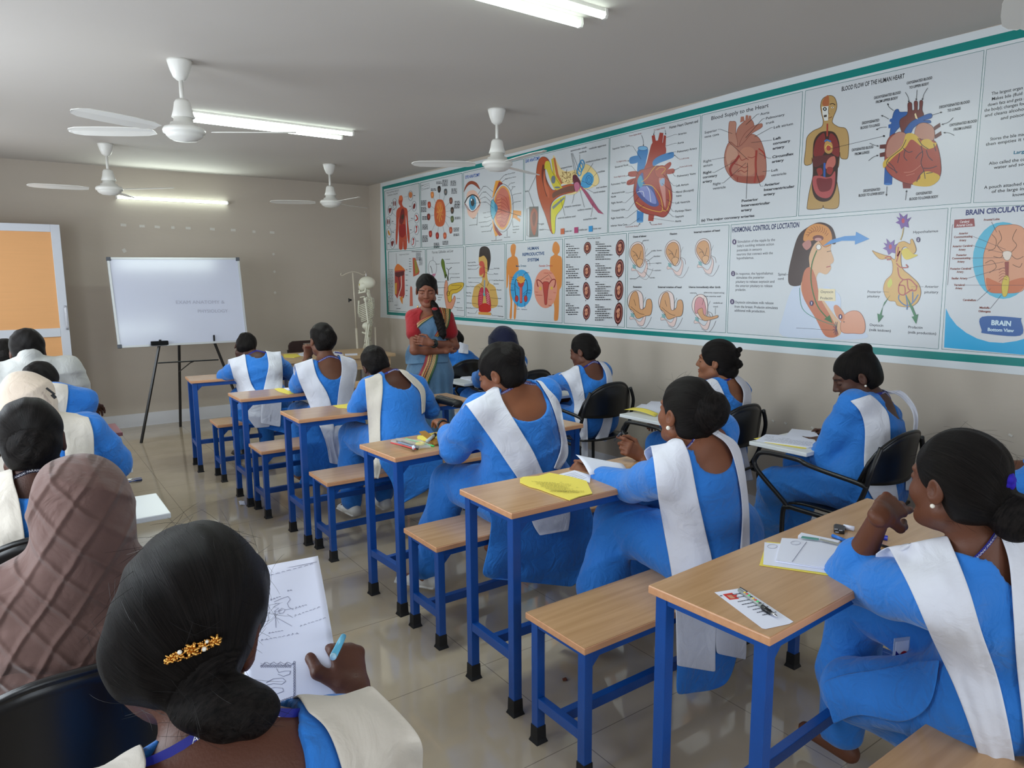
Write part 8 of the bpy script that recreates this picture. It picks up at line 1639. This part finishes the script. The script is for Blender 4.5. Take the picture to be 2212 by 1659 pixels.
MB().tube(smooth_path([H+us*.088, H+us*.11, H+us*.125-fs*.01, H+us*.135, at(788, 590, y=7.82)], 3), .003, 6).build('hanging_hook', CHROME, kl, smooth=True)
MB().tube([W(0, -.09, -.36), W(0, -.09, -1.24)], .009, 8).lathe([(0, .03), (.02, .03), (.18, .012), (.19, 0), (0, 0)], W(0, -.06, -O[2]+0), 20).build('support_post', CRM, kl)

# ================================================================== papers and small things
def flat(name, lab, cat, z, pts, m, k=1, th=.0006, group=None, par=None):
    """sheet lying on a surface of height z"""
    V = [at(u, v, z=z+.0007*k) for u, v in pts]; c0 = np.mean(V, 0)
    o = MB().poly(V, th, (0, 0, 1)).build(name, m, par) if par is None else None
    if par is not None: o = MB().poly(V, th, (0, 0, 1)).build(name, m, None); o.parent = par; return o
    if lab: tag(o, lab, cat, group)
    return o
def Zc(ox, oy, f): return lambda *P_: [(ox+a/f, oy+b/f) for a, b in P_]
DZ, TZ = .75, .7
PRN = mat('print_ink', (70, 72, 84), .7, .2); YPR = mat('brown_print', (120, 110, 50), .7, .2)
def printed(par, z, c4, rows, k, m=None, ind=None, w=1.2):
    """rows of small print inside quad c4 (tl, tr, br, bl), one mesh of the sheet"""
    mb = MB(); r_ = np.random.RandomState(len(rows)*7+int(c4[0][0])); C4 = [A3(q) for q in c4]
    for b, a0, a1 in rows:
        x = a0
        while x < a1:
            e = min(a1, x+r_.uniform(.03, .09)); L = []
            for (aa, bb) in ((x, b), (e, b), (e, b-.011*w), (x, b-.011*w)):
                q = (C4[0]*(1-aa)+C4[1]*aa)*(1-bb)+(C4[3]*(1-aa)+C4[2]*aa)*bb; L.append(at(q[0], q[1], z=z+.0007*k))
            mb.poly(L, .00012, (0, 0, 1)); x = e+.014
    o = mb.build('print', m or PRN, None); o.parent = par; o['kind'] = 'stuff'; return o
q = Zc(380, 780, 5.53)
a = flat('question_paper', 'yellow sheet under the elbow on the second desk from the front', 'paper', DZ, q((1172, 332), (1225, 322), (1300, 330), (1412, 388), (1342, 398), (1225, 365)), YPAP)
flat('answer_sheet', 'white sheet beside the yellow one on the second desk', 'paper', DZ, q((1285, 322), (1370, 318), (1400, 350), (1340, 352)), PAPER, 2)
q = Zc(580, 830, 5.53); flat('question_paper', 'yellow sheet poking out from under the elbow on the third desk', 'paper', DZ, q((768, 255), (905, 240), (1000, 222), (1010, 292), (830, 284)), YPAP)
# pencil case
A, B = at(949, 861, z=.78), at(990, 871, z=.78); ax_ = nz(B-A); pc = thing('pencil_case', 'black zipped pencil case with silver stripes at the end of the third desk', 'pencil case', (A+B)/2*A3([1, 1, 0])+A3([0, 0, .75]))
sdv = nz(np.cross(ax_, (0, 0, 1)))
mobj('pouch', [surf([ecap(A*A3([1, 1, 0])+A3([0, 0, .777]), B*A3([1, 1, 0])+A3([0, 0, .775]), .034, .026, .034, .024, sdv, k=.01), half((0, 0, -1), (0, 0, .751), k=.002)], .004)], mat('black_nylon', (18, 18, 20), .55, .4, bump=.2, bscale=60), pc)
m = MB()
for i in range(3): m.tube([A+ax_*(.0+.0)*i+A3([0, 0, .022-.004*i])+sdv*(.012-.012*i), B-ax_*.03+A3([0, 0, .02-.004*i])+sdv*(.012-.012*i)], .0022, 5)
m.build('stripe', CHROME, pc); MB().tube([B+sdv*.03+A3([0, 0, -.01]), B+sdv*.045+A3([0, 0, -.018])], .003, 6).build('zip_pull', CHROME, pc)
def stick(name, lab, cat, a, b, z, r, m, caps=None, group=None):
    A = at(*a, z=z+r); B = at(*b, z=z+r); t = thing(name, lab, cat, (A+B)/2, group); MB().tube([A, B], r, 10).build('barrel', m, t, smooth=True)
    if caps:
        d = nz(B-A); MB().tube([B-d*.028, B+d*.002], r*1.15, 10).build('cap', caps, t, smooth=True)
    return t
GRN = mat('green_plastic', (60, 206, 100), .4, .5); BLP = mat('blue_plastic', (40, 66, 214), .3, .5); MBL = mat('mid_blue_plastic', (46, 120, 214), .3, .5)
stick('pen', 'red pen beside the black pencil case', 'pen', (928, 857), (946, 868), DZ, .004, mat('dark_red_plastic', (140, 24, 40), .4, .5)); stick('pen', 'green pen beside the black pencil case', 'pen', (932, 870), (941, 871), DZ, .005, GRN)
# desk of the broad student
q = Zc(830, 860, 5.522)
flat('question_paper', 'yellow sheet under the brown pouch on the fourth desk', 'paper', DZ, q((500, 430), (600, 415), (760, 410), (760, 470), (700, 540), (640, 540), (560, 480)), YPAP)
flat('question_paper', 'folded yellow sheet between brown pouch and clear pouch', 'paper', DZ, q((392, 470), (410, 455), (460, 455), (530, 510), (500, 520), (400, 490)), YPAP, 2, .004)
bw = flat('brown_pouch', 'brown leather pouch lying across the yellow sheet', 'pouch', DZ, q((420, 415), (490, 405), (688, 552), (606, 568), (590, 560)), mat('tan_leather', (160, 112, 34), .5, .4, bump=.2), 3, .008)
mk2 = stick('marker_pen', 'grey marker with a black cap lying on the brown pouch', 'pen', ((830+512/5.522), (860+515/5.522)), ((830+606/5.522), (860+438/5.522)), DZ+.012, .0085, mat('marker_grey', (170, 174, 170), .4, .5), BLACKP)
stick('ruler', 'green plastic strip under the clear pouch', 'ruler', (830+258/5.522, 860+485/5.522), (830+592/5.522, 860+573/5.522), DZ, .004, GRN)
cp = thing('clear_pouch', 'clear zipped pouch full of pens with a red zip', 'pouch', at(870, 960, z=DZ))
fl_ = [at(u, v, z=DZ+.006) for u, v in q((75, 530), (150, 500), (440, 520), (560, 590), (375, 612), (280, 585))]
MB().poly(fl_, .012, (0, 0, 1)).build('film', mat('clear_film', (220, 226, 230), .08, .5, alpha=.28), cp, bevel=.004)
MB().tube([at(u, v, z=DZ+.014) for u, v in q((80, 532), (200, 560), (370, 608))], .0035, 6).build('red_zip', mat('red_plastic', (196, 44, 50), .4, .5), cp)
for a, b, c_ in ((150, 515, 0), (170, 528, 1), (210, 520, 0), (200, 545, 0)):
    MB().tube([at(u, v, z=DZ+.01) for u, v in q((a, b), (a+200, b+62))], .0045, 7).build('pen', [BLACKP, MBL][c_], cp, smooth=True)
MB().tube([at(u, v, z=DZ+.016) for u, v in q((350, 570), (362, 600), (344, 604), (338, 575))], .004, 6, closed=True).build('white_cord', PAPER, cp)
rl = at(830+428/5.522, 860+570/5.522, z=DZ); tr_ = MB(); tr_.tube([rl+A3([.016*math.cos(a), .016*math.sin(a), .01]) for a in np.linspace(0, 6.28, 17)[:-1]], .007, 8, closed=True); tag(tr_.build('tape_roll', YPAP, smooth=True), 'small yellow tape roll at the end of the clear pouch', 'tape')
# desk E
q = Zc(1100, 960, 3.969)
yp = flat('question_paper', 'large yellow printed question paper curling at its left end', 'paper', DZ, q((92, 330), (92, 300), (120, 284), (250, 275), (345, 248), (520, 280), (662, 318), (712, 425), (600, 452), (520, 482), (400, 440), (250, 385), (180, 368)), YPAP, 2, .003)
printed(yp, DZ+.0032, q((180, 310), (640, 335), (700, 440), (420, 440)), [(.06+i*.055, .0+(.05 if i % 3 else 0), .45+.3*math.sin(i*1.7)**2) for i in range(13)]+[(.0, .55, .6), (.35, .78, .83), (.62, .1, .9), (.7, .2, .9), (.78, .3, .7)], 6, YPR)
ws_ = flat('answer_sheet', 'printed white sheet partly under the fist of the looking-up student', 'paper', DZ, q((405, 262), (560, 222), (700, 265), (690, 330), (640, 315)), PAPER, 1)
printed(ws_, DZ, q((420, 262), (570, 228), (690, 290), (640, 312)), [(.15+i*.14, .05, .9) for i in range(6)], 3)
V, F = sheet_grid(at(1100+570/3.969, 960+88/3.969, z=DZ+.055), at(1100+930/3.969, 960+160/3.969, z=DZ+.012), at(1100+690/3.969, 960+262/3.969, z=DZ+.02), at(1100+1010/3.969, 960+215/3.969, z=DZ+.004), 8, 6, .01)
tag(T_('answer_sheet', V, F, PAPER), 'white sheet lifted by the fist of the looking-up student', 'paper')
# desk F
q = Zc(1350, 1100, 5.53)
ic = flat('hall_ticket', 'white identity slip with a red photo near the corner of the nearest desk', 'paper', DZ, q((1070, 995), (1400, 942), (2012, 1345), (1960, 1372), (1680, 1432), (1640, 1425)), PAPER, 1)
flat('red_photo', None, None, DZ, q((1170, 1018), (1280, 1000), (1300, 1028), (1340, 1020), (1330, 1042), (1362, 1070), (1250, 1082)), mat('photo_red', (206, 50, 40), .4, .4), 2, par=ic)
qq = [at(u, v, z=DZ+.0022) for u, v in q((1215, 1030), (1270, 1025), (1320, 1062), (1265, 1068))]; o = MB().poly(qq, .0002, (0, 0, 1)).build('photo_face', mat('photo_tan', (206, 150, 120), .5, .3), None); o.parent = ic
printed(ic, DZ, q((1070, 995), (1400, 942), (2012, 1345), (1680, 1432)), [(.12, .25, .95), (.2, .25, .95), (.3, .3, .8), (.38, .3, .9), (.46, .35, .95), (.54, .4, .95), (.62, .4, .9), (.7, .45, .95), (.1, .02, .12)], 3)
pn = thing('gel_pen', 'black gripped ballpoint pen with a beaded barrel lying on the identity slip', 'pen', at(1640, 1305, z=DZ))
g = lambda u, v: at(1350+u/5.53, 1100+v/5.53, z=DZ+.0065)
MB().tube([g(1365, 965), g(1650, 1165)], .0048, 12).build('barrel', mat('clear_barrel', (150, 156, 150), .15, .6), pn, smooth=True)
MB().tube([g(1645, 1165), g(1660, 1185), g(1745, 1240)], [.0055, .0068, .0055], 12).build('grip', BLACKP, pn, smooth=True); MB().tube([g(1745, 1240), g(1800, 1272), g(1822, 1288)], [.0052, .0035, .001], 12).build('tip', CHROME, pn, smooth=True)
for i in range(8): f = .25+i*.09; c_ = g(1365, 965)*(1-f)+g(1650, 1165)*f+A3([0, 0, .002]); MB().lathe([(0, .004), (.003, .003), (.0042, 0), (.003, -.003), (0, -.004)], c_, 8).build('bead', [mat('bead_yellow', (226, 190, 60), .4, .4), mat('bead_red', (206, 70, 50), .4, .4), GRN, BLACKP][i % 4], pn, smooth=True)
MB().tube([g(1375, 955)+A3([0, 0, .005]), g(1460, 1012)+A3([0, 0, .006])], .0015, 6).build('clip', BLACKP, pn)
q = Zc(1600, 1100, 5.53)
flat('question_paper', 'yellow sheet at the bottom of the stack on the nearest desk', 'paper', DZ, q((222, 672), (310, 388), (480, 405), (1100, 480), (1040, 792)), YPAP, 1)
s1 = flat('answer_sheet', 'white sheet with a round stamp showing at the left of the stack', 'paper', DZ, q((268, 660), (284, 396), (480, 415), (1100, 520), (1040, 765)), PAPER, 3)
s2 = flat('answer_booklet', 'folded white answer booklet on top of the stack on the nearest desk', 'paper', DZ, q((418, 628), (490, 362), (690, 372), (1180, 435), (1040, 725)), PAPER, 5, .005)
o = MB(); [o.tube([at(u, v, z=DZ+.0095) for u, v in q(*[(cx+58*math.cos(a), cy+22*math.sin(a)) for a in np.linspace(0, 6.28, 18)])], .0005, 4) for cx, cy in ((655, 402),)]; o.tube([at(u, v, z=DZ+.0095) for u, v in q((785, 390), (612, 628))], .0006, 4); o.tube([at(u, v, z=DZ+.0095) for u, v in q((420, 612), (1030, 712))], .0004, 4)
o = o.build('stamp_and_rules', INK, None); o.parent = s2; o['kind'] = 'stuff'
o = MB().tube([at(u, v, z=DZ+.0032) for u, v in q(*[(378+58*math.cos(a), 444+24*math.sin(a)) for a in np.linspace(0, 6.28, 18)])], .0005, 4).build('round_stamp', INK, None); o.parent = s1
flat('answer_sheet', 'corner of a white sheet right of the propped elbow on the nearest desk', 'paper', DZ, q((1440, 620), (1460, 485), (1720, 520), (1560, 620)), PAPER, 1)
gb = thing('geometry_box', 'white and green pencil box behind the paper stack', 'box', at(1740, 1165, z=DZ))
MB().poly([at(u, v, z=DZ+.001) for u, v in q((680, 360), (720, 320), (1190, 420), (1170, 440), (935, 400))], .012, (0, 0, 1)).build('box', PAPER, gb, bevel=.002); MB().poly([at(u, v, z=DZ+.0132) for u, v in q((720, 345), (735, 322), (935, 350), (930, 372))], .001, (0, 0, 1)).build('green_label', mat('bottle_green', (80, 150, 140), .4, .4), gb)
MB().poly([at(u, v, z=DZ+.0132) for u, v in q((945, 372), (950, 352), (1195, 412), (1180, 428))], .001, (0, 0, 1)).build('clear_lid', mat('smoky_clear', (150, 150, 140), .15, .6), gb)
sp_ = thing('sharpener', 'black sharpener block on the nearest desk beyond the papers', 'sharpener', at(1812, 1147, z=DZ)); MB().poly([at(u, v, z=DZ+.001) for u, v in q((1108, 225), (1130, 212), (1250, 235), (1238, 305), (1112, 280))], .012, (0, 0, 1)).build('body', BLACKP, sp_, bevel=.003)
for a in ((1140, 240), (1150, 275), (1195, 255)): MB().poly([at(1600+(a[0]+x)/5.53, 1100+(a[1]+y)/5.53, z=DZ+.0142) for x, y in ((-20, -6), (22, -2), (20, 8), (-22, 4))], .0008, (0, 0, 1)).build('metal_plate', CHROME, sp_)
stick('pen', 'mid-blue pen lying just left of the propped forearm', 'pen', (1600+1098/5.53, 1100+315/5.53), (1600+1245/5.53, 1100+375/5.53), DZ, .0055, MBL)
stick('eraser_stick', 'blue and white eraser behind the propped forearm', 'eraser', (1600+1245/5.53, 1100+212/5.53), (1600+1345/5.53, 1100+232/5.53), DZ, .007, MBL, PAPER)
stick('highlighter', 'deep blue capped pen right of the propped forearm', 'pen', (1600+1530/5.53, 1100+308/5.53), (1600+1755/5.53, 1100+345/5.53), DZ, .0075, BLP)
stick('pencil', 'black and white pencil lying right of the propped forearm', 'pencil', (1600+1500/5.53, 1100+368/5.53), (1600+1780/5.53, 1100+462/5.53), DZ, .0038, BLACKP)
# tablets by the wall
q = Zc(1600, 750, 3.686)
flat('question_paper', 'yellow sheet under the printed paper on the nearest wall tablet', 'paper', TZ, q((104, 728), (260, 698), (560, 740), (520, 810), (480, 808), (200, 760)), YPAP, 1)
w1 = flat('answer_sheet', 'printed white sheet on the nearest wall tablet under the pointing finger', 'paper', TZ, q((122, 746), (200, 697), (480, 712), (612, 760), (590, 800), (540, 802)), PAPER, 2, .003)
printed(w1, TZ+.003, q((200, 700), (600, 740), (580, 800), (130, 742)), [(.15, .03, .2), (.3, .03, .2), (.2, .35, .5), (.35, .3, .95), (.5, .1, .95), (.65, .1, .95), (.8, .1, .95)], 4)
flat('answer_sheet', 'blank white sheet beyond the printed one on the nearest wall tablet', 'paper', TZ, q((362, 700), (408, 650), (590, 668), (640, 730), (500, 722)), PAPER, 3)
q = Zc(1300, 720, 4.88)
flat('answer_sheet', 'white sheets behind the curled yellow paper on the second wall tablet', 'paper', TZ, q((350, 785), (420, 745), (470, 750), (520, 715), (640, 722), (640, 840), (520, 820)), PAPER, 1)
V, F = sheet_grid(at(1300+232/4.88, 720+806/4.88, z=TZ+.004), at(1300+330/4.88, 720+782/4.88, z=TZ+.014), at(1300+560/4.88, 720+878/4.88, z=TZ+.004), at(1300+600/4.88, 720+850/4.88, z=TZ+.012), 6, 8, .012)
tag(T_('question_paper', V, F, YPAP), 'curled yellow sheet on the second wall tablet', 'paper')
flat('answer_sheet', 'small white booklet on the tablet of the navy-scarfed student', 'paper', TZ, [(994, 817), (1003, 811), (1019, 814), (1017, 822)], PAPER, 1, .004)
flat('answer_sheet', 'white paper at the right edge of the photo beside the blue flower', 'paper', TZ, [(2176, 1012), (2225, 998), (2240, 1030), (2222, 1055), (2180, 1050)], PAPER, 2, .003)
flat('question_paper', 'yellow paper at the right edge of the photo beside the netted bun', 'paper', TZ, [(2182, 1052), (2230, 1050), (2235, 1080), (2196, 1086)], YPAP, 1)
# front table
for lab, nm, pts, m_, k in (('yellow sheet at the left of the front table', 'question_paper', [(612, 766), (640, 765), (650, 770), (636, 773), (614, 772)], YPAP, 1), ('crumpled white sheets on the front table left of the high-bun head', 'answer_sheet', [(644, 765), (660, 760), (672, 761), (668, 769), (648, 769)], PAPER, 2), ('white sheet on the front table right of the high-bun head', 'answer_sheet', [(717, 764), (722, 759), (732, 760), (742, 767), (728, 768)], PAPER, 1), ('white box file strip on the front table', 'paper_strip', [(745, 765), (772, 764), (772, 767), (746, 768)], PAPER, 1)):
    flat(nm, lab, 'paper', DZ, pts, m_, k, .004)
stick('pen', 'navy pens lying on the front table', 'pen', (724, 761), (738, 763), DZ+.006, .006, LANY)
V, F = sheet_grid(at(515, 1083, z=.004), at(527, 1081, z=.018), at(518, 1091, z=.012), at(530, 1090, z=.003), 5, 5, .006, (0, 0, 1), .004); tag(T_('paper_scrap', V, F, PAPER), 'crumpled white paper scrap on the floor by the second desk', 'paper')
V, F = sheet_grid(at(1214, 1466, z=.003), at(1222, 1463, z=.006), at(1216, 1471, z=.004), at(1226, 1470, z=.003), 4, 4, .003); tag(T_('dry_leaf', V, F, mat('dry_leaf', (110, 62, 44), .8, .2)), 'tiny brown leaf fragment on the floor below the wide bench', 'leaf')
